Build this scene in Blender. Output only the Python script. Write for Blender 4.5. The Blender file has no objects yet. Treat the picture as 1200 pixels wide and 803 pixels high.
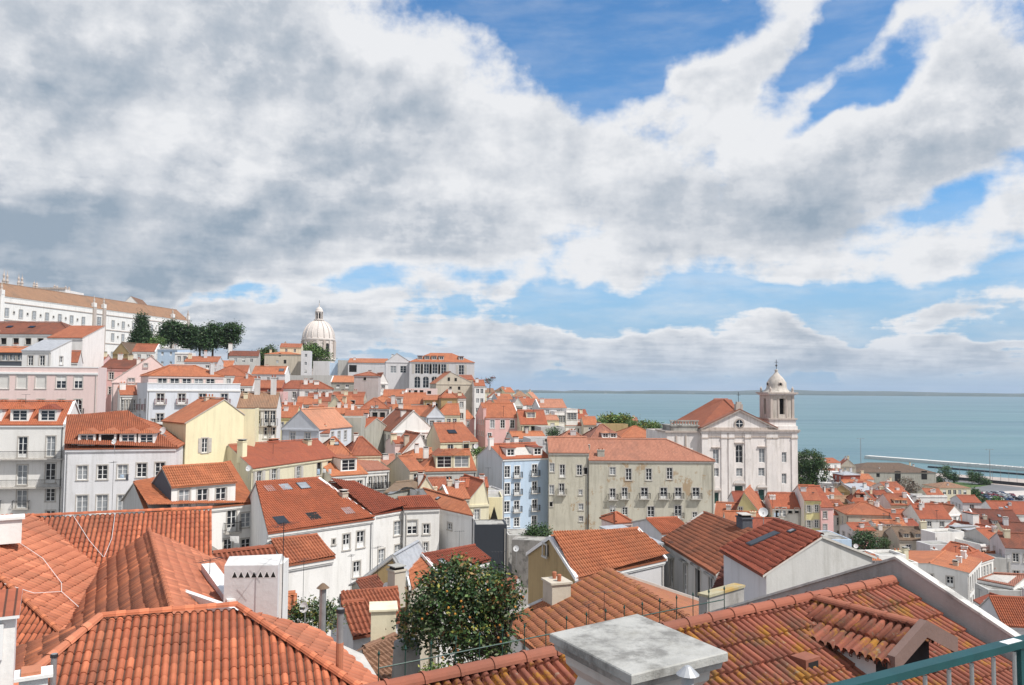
import bpy, bmesh, math, random
from mathutils import Vector, Matrix
from mathutils.geometry import interpolate_bezier
random.seed(7)
R = math.radians
SC = bpy.context.scene
COL = SC.collection
F = 950.0                      # focal length in pixels of a 1200 px wide picture
CAMZ = 62.0
CAM = Vector((0, 0, CAMZ))
PITCH, ROLL = R(3.163), R(0.45)
fw_ = Vector((0, math.cos(PITCH), math.sin(PITCH)))
up0 = Vector((0, -math.sin(PITCH), math.cos(PITCH)))
r0 = Vector((1, 0, 0))
RT = r0 * math.cos(ROLL) + up0 * math.sin(ROLL)
UP = -r0 * math.sin(ROLL) + up0 * math.cos(ROLL)

def ray(px, py):
    return RT * ((px - 600) / F) + UP * ((401.5 - py) / F) + fw_
def P(px, py, Y):                # point of the sight line at distance Y
    d = ray(px, py); return CAM + d * (Y / d.y)
def PZ(px, py, z):               # point of the sight line at height z
    d = ray(px, py); return CAM + d * ((z - CAMZ) / d.z)
def zat(x, y, py):               # height over a plan point that shows at picture row py
    lo, hi = -200.0, 400.0
    for _ in range(40):
        m = (lo + hi) / 2
        v = Vector((x, y, m)) - CAM
        q = 401.5 - F * v.dot(UP) / v.dot(fw_)
        if q > py: lo = m
        else: hi = m
    return (lo + hi) / 2
def proj(p):
    v = Vector(p) - CAM; k = v.dot(fw_)
    return 600 + F * v.dot(RT) / k, 401.5 - F * v.dot(UP) / k
def hit_vert(px, py, p0, d2):    # sight line with the vertical plane through p0 along d2
    n = Vector((d2[1], -d2[0], 0)); d = ray(px, py)
    t = (Vector(p0) - CAM).dot(n) / d.dot(n)
    return CAM + d * t
def plane3(a, b, c):
    n = (b - a).cross(c - a).normalized()
    return a, (n if n.z > 0 else -n)
def hit(pl, px, py):
    a, n = pl; d = ray(px, py)
    return CAM + d * ((a - CAM).dot(n) / d.dot(n))

# ------------------------------------------------------------------ meshes
class MB:
    def __init__(s):
        s.v, s.ix, s.f, s.m, s.uv, s.mats = [], {}, [], [], [], []
    def mi(s, mat):
        if mat not in s.mats: s.mats.append(mat)
        return s.mats.index(mat)
    def vi(s, p):
        k = (round(p[0], 3), round(p[1], 3), round(p[2], 3))
        i = s.ix.get(k)
        if i is None:
            i = len(s.v); s.ix[k] = i; s.v.append((p[0], p[1], p[2]))
        return i
    def face(s, pts, mat, uv=None):
        ids = [s.vi(p) for p in pts]
        if len(set(ids)) < 3: return
        if len(set(ids)) < len(ids):
            o, u2 = [], []
            for k, i in enumerate(ids):
                if i not in o:
                    o.append(i); u2.append(uv[k] if uv else (0, 0))
            ids = o; uv = u2 if uv else None
        s.f.append(ids); s.m.append(s.mi(mat)); s.uv.append(uv or [(0, 0)] * len(ids))
    def box(s, x0, x1, y0, y1, z0, z1, mat, M=None):
        c = [Vector(q) for q in ((x0,y0,z0),(x1,y0,z0),(x1,y1,z0),(x0,y1,z0),(x0,y0,z1),(x1,y0,z1),(x1,y1,z1),(x0,y1,z1))]
        if M: c = [M @ q for q in c]
        for f in ((0,3,2,1),(4,5,6,7),(0,1,5,4),(1,2,6,5),(2,3,7,6),(3,0,4,7)):
            s.face([c[i] for i in f], mat)
    def prism(s, poly, z0, z1, mat):
        n = len(poly)
        s.face([(p[0], p[1], z1) for p in poly], mat)
        s.face([(p[0], p[1], z0) for p in reversed(poly)], mat)
        for i in range(n):
            a, b = poly[i], poly[(i + 1) % n]
            s.face([(a[0],a[1],z0),(b[0],b[1],z0),(b[0],b[1],z1),(a[0],a[1],z1)], mat)
    def tube(s, p, q, r, mat, n=6, r2=None, half=False):
        p, q = Vector(p), Vector(q); d = (q - p).normalized()
        a = d.cross(Vector((0,0,1)))
        a = a.normalized() if a.length > 1e-4 else Vector((1,0,0))
        b = a.cross(d); r2 = r if r2 is None else r2
        m = n if not half else n + 1
        A = [math.pi * 2 * i / n if not half else math.pi * i / n for i in range(m)]
        c0 = [p + (a * math.cos(t) + b * math.sin(t)) * r for t in A]
        c1 = [q + (a * math.cos(t) + b * math.sin(t)) * r2 for t in A]
        L = (q - p).length
        for i in range(m if not half else m - 1):
            j = (i + 1) % m
            s.face([c0[i], c0[j], c1[j], c1[i]], mat, [(.05, 0), (.15, 0), (.15, L), (.05, L)])
        if not half:
            s.face(list(reversed(c0)), mat); s.face(c1, mat)
    def lathe(s, prof, mat, n=24, c=(0, 0, 0), arc=None):
        for k in range(len(prof) - 1):
            (ra, za), (rb, zb) = prof[k], prof[k + 1]
            for i in range(n):
                t, u = 2 * math.pi * i / n, 2 * math.pi * (i + 1) / n
                s.face([(c[0]+ra*math.cos(t), c[1]+ra*math.sin(t), c[2]+za), (c[0]+ra*math.cos(u), c[1]+ra*math.sin(u), c[2]+za),
                        (c[0]+rb*math.cos(u), c[1]+rb*math.sin(u), c[2]+zb), (c[0]+rb*math.cos(t), c[1]+rb*math.sin(t), c[2]+zb)], mat)
    def mesh(s, name, smooth=False):
        me = bpy.data.meshes.new(name)
        me.from_pydata(s.v, [], s.f)
        for m in s.mats: me.materials.append(m)
        me.polygons.foreach_set('material_index', s.m)
        ul = me.uv_layers.new(name='UVMap')
        flat = []
        for poly, uv in zip(me.polygons, s.uv):
            for q in uv: flat.extend((q[0], q[1]))
        ul.data.foreach_set('uv', flat)
        if smooth: me.polygons.foreach_set('use_smooth', [True] * len(me.polygons))
        me.update()
        return me
    def build(s, name, parent=None, smooth=False, loc=None, rz=0):
        return link(name, s.mesh(name, smooth), parent, loc, rz)

def link(name, me, parent=None, loc=None, rz=0):
    o = bpy.data.objects.new(name, me); COL.objects.link(o)
    if parent is not None: o.parent = parent
    if loc is not None: o.location = loc
    if rz: o.rotation_euler = (0, 0, rz)
    return o
def empty(name, loc=(0, 0, 0), rz=0):
    return link(name, None, None, loc, rz)
def tag(o, label=None, cat=None, group=None, kind=None):
    if label: o['label'] = label
    if cat: o['category'] = cat
    if group: o['group'] = group
    if kind: o['kind'] = kind
    return o

# ------------------------------------------------------------------ materials
class NT:
    def __init__(s, name):
        s.m = bpy.data.materials.new(name); s.m.use_nodes = True
        s.t = s.m.node_tree; s.t.nodes.clear()
        s.out = s.n('ShaderNodeOutputMaterial'); s.b = s.n('ShaderNodeBsdfPrincipled')
        s.t.links.new(s.b.outputs[0], s.out.inputs[0])
    def n(s, t, **k):
        x = s.t.nodes.new(t)
        for a, v in k.items(): setattr(x, a, v)
        return x
    def l(s, a, b): s.t.links.new(a, b)
    def math(s, op, a, b=None, c=None, clamp=False):
        x = s.n('ShaderNodeMath', operation=op, use_clamp=clamp)
        for i, q in enumerate((a, b, c)):
            if q is None: continue
            if isinstance(q, (int, float)): x.inputs[i].default_value = q
            else: s.l(q, x.inputs[i])
        return x.outputs[0]
    def mix(s, fac, a, b, mode='MIX'):
        x = s.n('ShaderNodeMix', data_type='RGBA', blend_type=mode)
        for i, q in ((0, fac), (6, a), (7, b)):
            if isinstance(q, (int, float)): x.inputs[i].default_value = q
            elif isinstance(q, tuple): x.inputs[i].default_value = (*q[:3], 1)
            else: s.l(q, x.inputs[i])
        return x.outputs[2]
    def ramp(s, f, a, b, smooth=True):
        x = s.n('ShaderNodeMapRange'); x.interpolation_type = 'SMOOTHSTEP' if smooth else 'LINEAR'
        s.l(f, x.inputs[0]); x.inputs[1].default_value = a; x.inputs[2].default_value = b
        return x.outputs[0]
    def noise(s, vec, scale, detail=4, rough=.55, dim='3D'):
        x = s.n('ShaderNodeTexNoise', noise_dimensions=dim)
        x.inputs['Scale'].default_value = scale; x.inputs['Detail'].default_value = detail; x.inputs['Roughness'].default_value = rough
        if vec is not None: s.l(vec, x.inputs['Vector'])
        return x.outputs['Fac']
    def mapping(s, vec, scale=(1, 1, 1), loc=(0, 0, 0), rot=(0, 0, 0)):
        x = s.n('ShaderNodeMapping'); s.l(vec, x.inputs[0])
        x.inputs['Scale'].default_value = scale; x.inputs['Location'].default_value = loc; x.inputs['Rotation'].default_value = rot
        return x.outputs[0]
def sh(c, k): return tuple(min(1, v * k) for v in c[:3])

def plaster(name, col, grime=.35, patch=None, rough=.92, pamt=.55, ps=1.0):
    t = NT(name); pos = t.n('ShaderNodeNewGeometry').outputs['Position']
    oi = t.n('ShaderNodeObjectInfo').outputs['Random']
    n1 = t.noise(pos, .35 * ps, 5, .6)
    n2 = t.noise(t.mapping(pos, (1.6, 1.6, .16)), 1.0, 5, .65)
    n3 = t.noise(pos, 6 if ps == 1 else 22, 4, .65)
    dirt = sh(col, .52); dirt = (dirt[0] * 1.0, dirt[1] * .97, dirt[2] * .9)
    f = t.math('MULTIPLY', t.ramp(n2, .44, .76), grime)
    c = t.mix(f, col, dirt)
    c = t.mix(t.math('MULTIPLY', t.ramp(n1, .42, .72), grime * .8), c, sh(col, .78))
    c = t.mix(t.math('MULTIPLY', t.ramp(n3, .3, .75), .14), c, sh(col, .72))
    n4 = t.noise(t.mapping(pos, (1, 1, .55), (17, 5, 9)), .55 * ps, 7, .72)   # old repairs and bare render
    c = t.mix(t.math('MULTIPLY', t.ramp(n4, .60, .66), grime * .55), c, (sh(col, .62)[0], sh(col, .60)[1], sh(col, .56)[2]))
    if patch:
        np_ = t.noise(t.mapping(pos, (1, 1, .8), (3.3, 1.2, 7)), .22 * ps, 7, .72)
        c = t.mix(t.math('MULTIPLY', t.ramp(np_, pamt - (.06 if ps > 1 else 0), pamt + (.12 if ps > 1 else .05)), .8), c, patch)
    hs = t.n('ShaderNodeHueSaturation'); t.l(c, hs.inputs['Color'])
    t.l(t.math('MULTIPLY_ADD', oi, .12, .94), hs.inputs['Value'])
    t.l(hs.outputs[0], t.b.inputs['Base Color'])
    bp = t.n('ShaderNodeBump'); bp.inputs['Strength'].default_value = .35; bp.inputs['Distance'].default_value = .03
    t.l(t.math('ADD', n3, t.noise(pos, 1.4, 3)), bp.inputs['Height']); t.l(bp.outputs[0], t.b.inputs['Normal'])
    t.b.inputs['Roughness'].default_value = rough
    return t.m

def tiles(name, c1, c2, dirt=(.12, .07, .045), damt=.35, lichen=0, p=.23, q=.40, bump=1.0, var=.8, groove=.3):
    t = NT(name)
    uv = t.n('ShaderNodeUVMap'); uv.uv_map = 'UVMap'
    sp = t.n('ShaderNodeSeparateXYZ'); t.l(uv.outputs[0], sp.inputs[0])
    U = t.math('DIVIDE', sp.outputs[0], p); V = t.math('DIVIDE', sp.outputs[1], q)
    fu, fv = t.math('FLOOR', U), t.math('FLOOR', V)
    oi = t.n('ShaderNodeObjectInfo').outputs['Random']
    cb = t.n('ShaderNodeCombineXYZ'); t.l(fu, cb.inputs[0]); t.l(fv, cb.inputs[1]); t.l(oi, cb.inputs[2])
    wn = t.n('ShaderNodeTexWhiteNoise', noise_dimensions='3D'); t.l(cb.outputs[0], wn.inputs[0])
    pos = t.n('ShaderNodeNewGeometry').outputs['Position']
    big = t.noise(pos, .55, 5, .62); fine = t.noise(pos, 9, 4, .65)
    str_ = t.noise(t.mapping(uv.outputs[0], (2.2, .25, 1)), 1.0, 4, .6)
    f1 = t.math('ADD', t.math('MULTIPLY', wn.outputs[0], .55 * var), t.math('MULTIPLY', t.ramp(big, .3, .7), .5))
    c = t.mix(f1, c1, c2)
    # the odd tile replaced or bleached
    c = t.mix(t.math('MULTIPLY', t.ramp(wn.outputs[0], .9, .96), .45 * var), c, sh(c1, 1.35))
    c = t.mix(t.math('MULTIPLY', t.ramp(str_, .45, .75), damt), c, dirt)
    c = t.mix(t.math('MULTIPLY', t.ramp(fine, .45, .8), .3), c, sh(c1, .55))
    old = t.noise(t.mapping(pos, loc=(31, 7, 3)), .22, 6, .68)
    c = t.mix(t.math('MULTIPLY', t.ramp(old, .5, .66), damt * 1.1), c, (c2[0] * .55, c2[1] * .7, c2[2] * .8))
    if lichen:
        l1 = t.noise(pos, 2.6, 6, .75); l2 = t.noise(t.mapping(pos, loc=(9, 4, 2)), 1.1, 6, .75)
        c = t.mix(t.math('MULTIPLY', t.ramp(l1, .50, .62), lichen), c, (.46, .22, .02))
        c = t.mix(t.math('MULTIPLY', t.ramp(l2, .52, .66), lichen * .75), c, (.13, .10, .06))
        l3 = t.noise(t.mapping(pos, loc=(1, 14, 5)), 7, 5, .7)
        c = t.mix(t.math('MULTIPLY', t.ramp(l3, .6, .68), lichen * .6), c, (.36, .33, .24))
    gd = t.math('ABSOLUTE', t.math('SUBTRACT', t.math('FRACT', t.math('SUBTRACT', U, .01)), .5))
    c = t.mix(t.math('MULTIPLY', t.ramp(gd, .34, .43), groove), c, (.05, .03, .022))   # dirt and painted groove shade along the channels
    hs = t.n('ShaderNodeHueSaturation'); t.l(c, hs.inputs['Color'])
    t.l(t.math('MULTIPLY_ADD', oi, .42, .62), hs.inputs['Value'])
    t.l(t.math('MULTIPLY_ADD', oi, .010, .493), hs.inputs['Hue'])
    t.l(hs.outputs[0], t.b.inputs['Base Color'])
    roll = t.math('ABSOLUTE', t.math('SINE', t.math('MULTIPLY', U, math.pi)))
    saw = t.math('SUBTRACT', 1.0, t.math('FRACT', V))
    hgt = t.math('ADD', t.math('MULTIPLY', roll, .06 * bump), t.math('MULTIPLY', saw, .035 * bump))
    hgt = t.math('ADD', hgt, t.math('MULTIPLY', fine, .012))
    bp = t.n('ShaderNodeBump'); bp.inputs['Strength'].default_value = .9; bp.inputs['Distance'].default_value = 1.0
    t.l(hgt, bp.inputs['Height']); t.l(bp.outputs[0], t.b.inputs['Normal'])
    t.b.inputs['Roughness'].default_value = .88
    return t.m

def simple(name, col, rough=.6, metal=0, spec=None, nz=0, nscale=3):
    t = NT(name)
    if nz:
        pos = t.n('ShaderNodeNewGeometry').outputs['Position']
        n = t.noise(pos, nscale, 5, .6)
        c = t.mix(t.math('MULTIPLY', t.ramp(n, .35, .7), nz), col, sh(col, .45))
        t.l(c, t.b.inputs['Base Color'])
    else: t.b.inputs['Base Color'].default_value = (*col, 1)
    t.b.inputs['Roughness'].default_value = rough; t.b.inputs['Metallic'].default_value = metal
    if spec is not None: t.b.inputs['Specular IOR Level'].default_value = spec
    return t.m

M = {}
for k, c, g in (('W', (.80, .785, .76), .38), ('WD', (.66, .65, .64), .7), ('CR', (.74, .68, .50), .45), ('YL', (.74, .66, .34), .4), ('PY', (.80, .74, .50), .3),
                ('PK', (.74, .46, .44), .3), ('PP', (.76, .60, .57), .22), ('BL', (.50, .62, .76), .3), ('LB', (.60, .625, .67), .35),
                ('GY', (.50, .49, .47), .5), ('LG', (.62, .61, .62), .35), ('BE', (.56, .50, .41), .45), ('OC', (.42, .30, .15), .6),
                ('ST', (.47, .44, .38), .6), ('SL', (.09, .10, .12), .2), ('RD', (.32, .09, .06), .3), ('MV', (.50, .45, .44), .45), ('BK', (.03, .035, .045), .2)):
    M[k] = plaster('plaster_' + k, c, g)
M['GP'] = plaster('old_plaster', (.57, .54, .45), .75, patch=(.38, .26, .15), pamt=.575)
M['GW'] = plaster('stained_plaster', (.43, .42, .37), .85)
M['SP'] = plaster('peeling_plaster', (.74, .74, .76), .4, patch=(.34, .36, .40), pamt=.64)
M['CH'] = plaster('church_stone', (.78, .735, .71), .7)
M['CHT'] = plaster('church_trim', (.50, .43, .385), .9)
M['CHD'] = plaster('belfry_stone', (.55, .50, .45), 1.0, ps=2)
M['PT'] = plaster('dome_stone', (.68, .62, .58), .5)
M['CONC'] = plaster('weathered_concrete', (.40, .39, .36), .9, patch=(.13, .12, .11), pamt=.52)
M['GWL'] = plaster('grimy_wall', (.36, .34, .32), .9, patch=(.14, .13, .12), pamt=.54, ps=4)
M['O'] = tiles('tile_orange', (.53, .185, .085), (.40, .125, .06), damt=.3)
M['O2'] = tiles('tile_bright', (.60, .24, .11), (.48, .17, .08), damt=.22)
M['R'] = tiles('tile_red', (.46, .13, .06), (.35, .095, .048), damt=.3)
M['B'] = tiles('tile_brown', (.34, .11, .055), (.22, .078, .045), damt=.5)
M['DK'] = tiles('tile_dark', (.22, .06, .035), (.13, .045, .03), damt=.5)
M['S'] = tiles('tile_salmon', (.58, .26, .16), (.48, .20, .12), damt=.3)
M['TN'] = tiles('tile_tan', (.40, .225, .13), (.33, .19, .115), damt=.4)
M['OB'] = tiles('tile_old_brown', (.25, .17, .11), (.19, .13, .09), damt=.5)
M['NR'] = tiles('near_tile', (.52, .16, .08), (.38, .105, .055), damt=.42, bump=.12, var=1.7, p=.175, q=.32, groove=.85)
M['NS'] = tiles('near_tile_smooth', (.54, .19, .105), (.42, .135, .075), damt=.38, bump=.12, q=.36, p=.2, var=1.5, groove=.5)
M['ND'] = tiles('near_tile_worn', (.48, .15, .07), (.28, .09, .05), damt=.4, bump=.12, q=.38, p=.2, var=1.8, groove=.5)
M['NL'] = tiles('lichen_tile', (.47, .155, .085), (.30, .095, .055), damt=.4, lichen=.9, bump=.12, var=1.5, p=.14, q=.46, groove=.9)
M['RC'] = tiles('ridge_cap', (.53, .21, .12), (.42, .145, .08), damt=.5, var=1.4, bump=0, p=3, q=.6, groove=0)
M['FR'] = simple('white_paint', (.78, .78, .77), .5)
M['STN'] = simple('stone_trim', (.52, .49, .45), .85, nz=.3)
M['GL'] = simple('window_glass', (.018, .022, .028), .08, spec=.6)
M['GLD'] = simple('dusty_glass', (.045, .05, .055), .4, spec=.4, nz=.4, nscale=2)
M['GLL'] = simple('curtained_glass', (.30, .32, .34), .25, spec=.5, nz=.5, nscale=1.2)
M['DH'] = simple('dark_interior', (.012, .011, .011), .9)
M['IR'] = simple('dark_iron', (.035, .035, .04), .5, .3)
M['RI'] = simple('red_iron', (.20, .05, .05), .6)
M['GD'] = simple('green_door', (.015, .06, .05), .5)
M['MG'] = simple('grey_metal', (.38, .38, .38), .45, .5, nz=.4)
M['SH'] = simple('closed_blind', (.70, .69, .66), .7)
M['ZN'] = simple('zinc_sheet', (.46, .47, .49), .5, .2, nz=.4, nscale=2)
M['TG'] = simple('teal_rail_paint', (.006, .062, .066), .5, nz=.35, nscale=14)
M['GF'] = simple('green_fence_paint', (.02, .07, .055), .5, nz=.5, nscale=20)
M['DISH'] = simple('dish_white', (.72, .72, .72), .5)
M['WOOD'] = simple('trunk_bark', (.10, .075, .055), .95, nz=.5, nscale=8)
M['AS'] = simple('asphalt', (.17, .17, .175), .9, nz=.3, nscale=.1)
M['QU'] = simple('promenade_paving', (.42, .36, .32), .9, nz=.3, nscale=.08)
M['JT'] = simple('jetty_concrete', (.62, .61, .58), .85, nz=.15, nscale=.2)
M['PV'] = simple('pale_paving', (.55, .50, .46), .9, nz=.25, nscale=.1)
M['GR'] = simple('grass_green', (.07, .13, .03), .95, nz=.5, nscale=.6)
M['GND'] = simple('ground_earth_paving', (.24, .22, .20), .95, nz=.5, nscale=.3)
M['ZN_'] = M['ZN']; M['flat'] = M['CONC']; M['LGR'] = M['WD']
M['NL2'] = tiles('mossy_tile', (.50, .19, .09), (.36, .13, .07), damt=.3, lichen=.35)
TILE_OK = {'O', 'O2', 'R', 'B', 'DK', 'S', 'TN', 'OB', 'NL2'}
# ------------------------------------------------------------------ windows and facades
_wc = {}
def win_mesh(kind, w, h, surround):
    k = (kind, round(w, 2), round(h, 2), surround)
    if k in _wc: return _wc[k]
    a, g = MB(), MB()
    st, fr = M['STN'] if surround != 'W' else M['FR'], M['FR']
    W, H = w / 2, h / 2
    if surround:
        s, pr = .13, .035
        a.box(-W - s, W + s, -pr, .02, H, H + s, st); a.box(-W - s - .04, W + s + .04, -pr - .05, .02, -H - s, -H, st)
        a.box(-W - s, -W, -pr, .02, -H, H, st); a.box(W, W + s, -pr, .02, -H, H, st)
    glass = {'c': M['GLL'], 'b': M['SH'], 'x': M['DH'], 'gd': M['GD'], 'rd': M['RD']}.get(kind, M['GL'])
    if kind == 'x':
        g.face([(-W, .17, -H), (W, .17, -H), (W, .17, H), (-W, .17, H)], M['DH'])
    else:
        y0, y1, t = .10, .15, .075
        a.box(-W, -W + t, y0, y1, -H, H, fr); a.box(W - t, W, y0, y1, -H, H, fr)
        a.box(-W + t, W - t, y0, y1, H - t, H, fr); a.box(-W + t, W - t, y0, y1, -H, -H + t, fr)
        if kind in ('w', 'c', 'd', 's', 'h', 'a'):
            a.box(-.05, .05, y0 - .01, y1, -H + t, H - t, fr)
            n = 3 if h > 1.2 else 2
            for i in range(1, n):
                z = -H + h * i / n
                a.box(-W + t, -.05, y0 + .01, y1, z - .022, z + .022, fr); a.box(.05, W - t, y0 + .01, y1, z - .022, z + .022, fr)
        if kind == 'd': a.box(-W + t, W - t, y0 + .012, y1 - .01, -H + t, -H + .45, fr)
        if kind == 's':
            for sx in (-1, 1):
                x = sx * (W + .13 + w * .24)
                a.box(x - w * .23, x + w * .23, -.07, -.03, -H, H, M['STN'])
        if kind == 'h': a.box(-W + t, W - t, y0 + .005, y1, H - h * .45, H - t, M['SH'])
        if kind == 'b':
            for i in range(1, int(h / .2)):
                z = -H + i * .2
                a.box(-W + t, W - t, y0 + .02, y0 + .05, z - .012, z + .012, M['STN'])
        g.face([(-W + t, y1 - .01, -H + t), (W - t, y1 - .01, -H + t), (W - t, y1 - .01, H - t), (-W + t, y1 - .01, H - t)], glass)
    if kind == 'a':
        n = 8
        for i in range(n):
            t0, t1 = math.pi * i / n, math.pi * (i + 1) / n
            p0 = (W * math.cos(t0), H - W + W * math.sin(t0)); p1 = (W * math.cos(t1), H - W + W * math.sin(t1))
            a.face([(p0[0], -.01, p0[1]), (p0[0], -.01, H), (p1[0], -.01, H), (p1[0], -.01, p1[1])], st)
            a.face([(p0[0], -.01, p0[1]), (p1[0], -.01, p1[1]), (p1[0], .16, p1[1]), (p0[0], .16, p0[1])], st)
    r = (a.mesh('window') if a.f else None, g.mesh('pane'))
    _wc[k] = r
    return r
_bc = {}
def balc_mesh(w, col, fine, deep=.55):
    k = (round(w, 1), col, fine, deep)
    if k not in _bc:
        b = MB(); W = w / 2; ir = M[col]
        b.box(-W, W, -deep, -.003, -.14, 0, M['STN'])
        b.box(-W, W, -deep, -deep + .04, .95, 1.0, ir)
        for sx in (-1, 1): b.box(sx * W - .02, sx * W + .02, -deep, -.01, .95, 1.0, ir)
        n = max(3, int(w / (.14 if fine else .24))); r = .011 if fine else .018
        for i in range(n + 1):
            x = -W + w * i / n
            b.box(x - r, x + r, -deep + .01, -deep + .03, 0, .95, ir)
        for sx in (-1, 1):
            for i in range(1, 4):
                y = -deep * i / 4
                b.box(sx * W - r, sx * W + r, y - r, y + r, 0, .95, ir)
        _bc[k] = b.mesh('balcony')
    return _bc[k]

def facade(b, p0, p1, z0, z1, ops, mat, rev=.18):
    d = Vector((p1[0] - p0[0], p1[1] - p0[1])); W = d.length; d /= W
    n = Vector((-d.y, d.x))      # inward
    def pt(s, z, y=0): return (p0[0] + d.x * s + n.x * y, p0[1] + d.y * s + n.y * y, z)
    ops = [(max(.02, s - w / 2), min(W - .02, s + w / 2), max(z0 + .01, z - h / 2), min(z1 - .01, z + h / 2)) for s, z, w, h in ops]
    ops = [o for o in ops if o[1] - o[0] > .05 and o[3] - o[2] > .05]
    if not ops:
        b.face([pt(0, z0), pt(W, z0), pt(W, z1), pt(0, z1)], mat); return
    zs = sorted({z0, z1, *[round(o[2], 4) for o in ops], *[round(o[3], 4) for o in ops]})
    for i in range(len(zs) - 1):
        za, zb = zs[i], zs[i + 1]; zc = (za + zb) / 2
        if zb - za < 1e-4: continue
        cut = sorted([(o[0], o[1]) for o in ops if o[2] < zc < o[3]])
        s = 0
        for a, c in cut:
            if a > s: b.face([pt(s, za), pt(a, za), pt(a, zb), pt(s, zb)], mat)
            s = max(s, c)
        if s < W: b.face([pt(s, za), pt(W, za), pt(W, zb), pt(s, zb)], mat)
    for a, c, za, zb in ops:
        b.face([pt(a, za), pt(a, za, rev), pt(a, zb, rev), pt(a, zb)], mat)
        b.face([pt(c, za, rev), pt(c, za), pt(c, zb), pt(c, zb, rev)], mat)
        b.face([pt(a, za), pt(c, za), pt(c, za, rev), pt(a, za, rev)], mat)
        b.face([pt(a, zb, rev), pt(c, zb, rev), pt(c, zb), pt(a, zb)], mat)

# ------------------------------------------------------------------ tiled slopes
def slope_frame(pts):
    pts = [Vector(p) for p in pts]
    n = Vector((0, 0, 0))
    for i in range(len(pts)):
        a, b = pts[i], pts[(i + 1) % len(pts)]
        n += a.cross(b)
    n.normalize()
    if n.z < 0: n = -n
    upv = (Vector((0, 0, 1)) - n * n.z)
    upv = upv.normalized() if upv.length > 1e-3 else Vector((0, 1, 0))
    along = upv.cross(n)
    o = min(pts, key=lambda p: p.dot(upv))
    return o, along, upv, n
def uvs(pts):
    o, a, u, n = slope_frame(pts)
    return [((Vector(p) - o).dot(a) + 200.0, (Vector(p) - o).dot(u) + 100.0) for p in pts]

PROF = [(0, 0), (.12, -.01), (.22, .036), (.38, .062), (.64, .062), (.80, .036), (.90, -.01)]
def tile_sheet(poly, mat, p=.23, q=.40, amp=1.0, seed=1, step=.02, prof=PROF, jit=.008):
    """real corrugated courses of tiles over a convex planar polygon -> mesh data"""
    rnd = random.Random(seed)
    poly = [Vector(v) for v in poly]
    o, a, u, n = slope_frame(poly)
    U = [(v - o).dot(a) for v in poly]; V = [(v - o).dot(u) for v in poly]
    i0, i1 = math.floor(min(U) / p) - 1, math.ceil(max(U) / p) + 1
    j0, j1 = math.floor(min(V) / q) - 1, math.ceil(max(V) / q) + 1
    bm = bmesh.new(); uvl = bm.loops.layers.uv.new('UVMap')
    for j in range(j0, j1):
        row0, row1 = [], []
        for i in range(i0, i1):
            xx_ = (i + .5) * p; sag = .018 * math.sin(xx_ * .9 + seed) * math.sin(j * q * .7) + .010 * math.sin(xx_ * 2.3 + j * .9)
            dz = rnd.uniform(-jit, jit) + sag; dv = rnd.uniform(-.018, .018) - (rnd.uniform(.03, .12) if rnd.random() < .012 else 0)
            for (t, h) in prof:
                x = (i + t) * p
                z0, z1 = h * amp + step + dz, h * amp + dz * .4
                row0.append((bm.verts.new(o + a * x + u * (j * q - .02 + dv) + n * z0), x, j * q + .001))
                row1.append((bm.verts.new(o + a * x + u * ((j + 1) * q + .02) + n * z1), x, (j + 1) * q - .001))
        low = [bm.verts.new(v.co - n * (step + .03)) for v, _, _ in row0]
        for k in range(len(row0) - 1):
            f = bm.faces.new((row0[k][0], row0[k + 1][0], row1[k + 1][0], row1[k][0]))
            f.smooth = True
            xs = (row0[k][1] + row0[k + 1][1]) / 2
            for lp, xx, yy in zip(f.loops, (row0[k][1], row0[k + 1][1], row1[k + 1][1], row1[k][1]), (row0[k][2], row0[k][2], row1[k][2], row1[k][2])):
                ci = math.floor(xs / p)
                lp[uvl].uv = (min(max(xx, ci * p + .002), (ci + 1) * p - .002) + 200 * p, yy + 100 * q)
            f2 = bm.faces.new((low[k], low[k + 1], row0[k + 1][0], row0[k][0]))
            for lp in f2.loops: lp[uvl].uv = (xs + 200 * p, row0[k][2] + 100 * q)
    c = sum(poly, Vector()) / len(poly)
    for i in range(len(poly)):
        e0, e1 = poly[i], poly[(i + 1) % len(poly)]
        d = (e1 - e0).normalized(); no = d.cross(n).normalized()
        if (c - e0).dot(no) > 0: no = -no
        bmesh.ops.bisect_plane(bm, geom=bm.verts[:] + bm.edges[:] + bm.faces[:], plane_co=e0, plane_no=no, clear_outer=True)
    me = bpy.data.meshes.new('tiles'); bm.to_mesh(me); bm.free()
    me.materials.append(mat)
    return me
def join_meshes(name, meshes, parent=None, loc=None, rz=0):
    bm = bmesh.new(); mats = []
    bm.loops.layers.uv.new('UVMap')
    for me in meshes:
        idx = []
        for m in me.materials:
            if m not in mats: mats.append(m)
            idx.append(mats.index(m))
        k = len(bm.faces)
        bm.from_mesh(me)
        bm.faces.ensure_lookup_table()
        for f in bm.faces[k:]: f.material_index = idx[f.material_index]
    out = bpy.data.meshes.new(name); bm.to_mesh(out); bm.free()
    for m in mats: out.materials.append(m)
    return link(name, out, parent, loc, rz)

def caps(b, p, q, mat, r=.13, seg=.5, lift=.03):
    """a row of overlapping half round ridge tiles from p to q"""
    p, q = Vector(p), Vector(q); L = (q - p).length; n = max(1, int(L / seg)); d = (q - p) / n
    z = Vector((0, 0, lift))
    for i in range(n):
        b.tube(p + d * i + z, p + d * (i + 1.06) + z, r * .92, mat, 6, r * 1.1, half=True)

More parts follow.
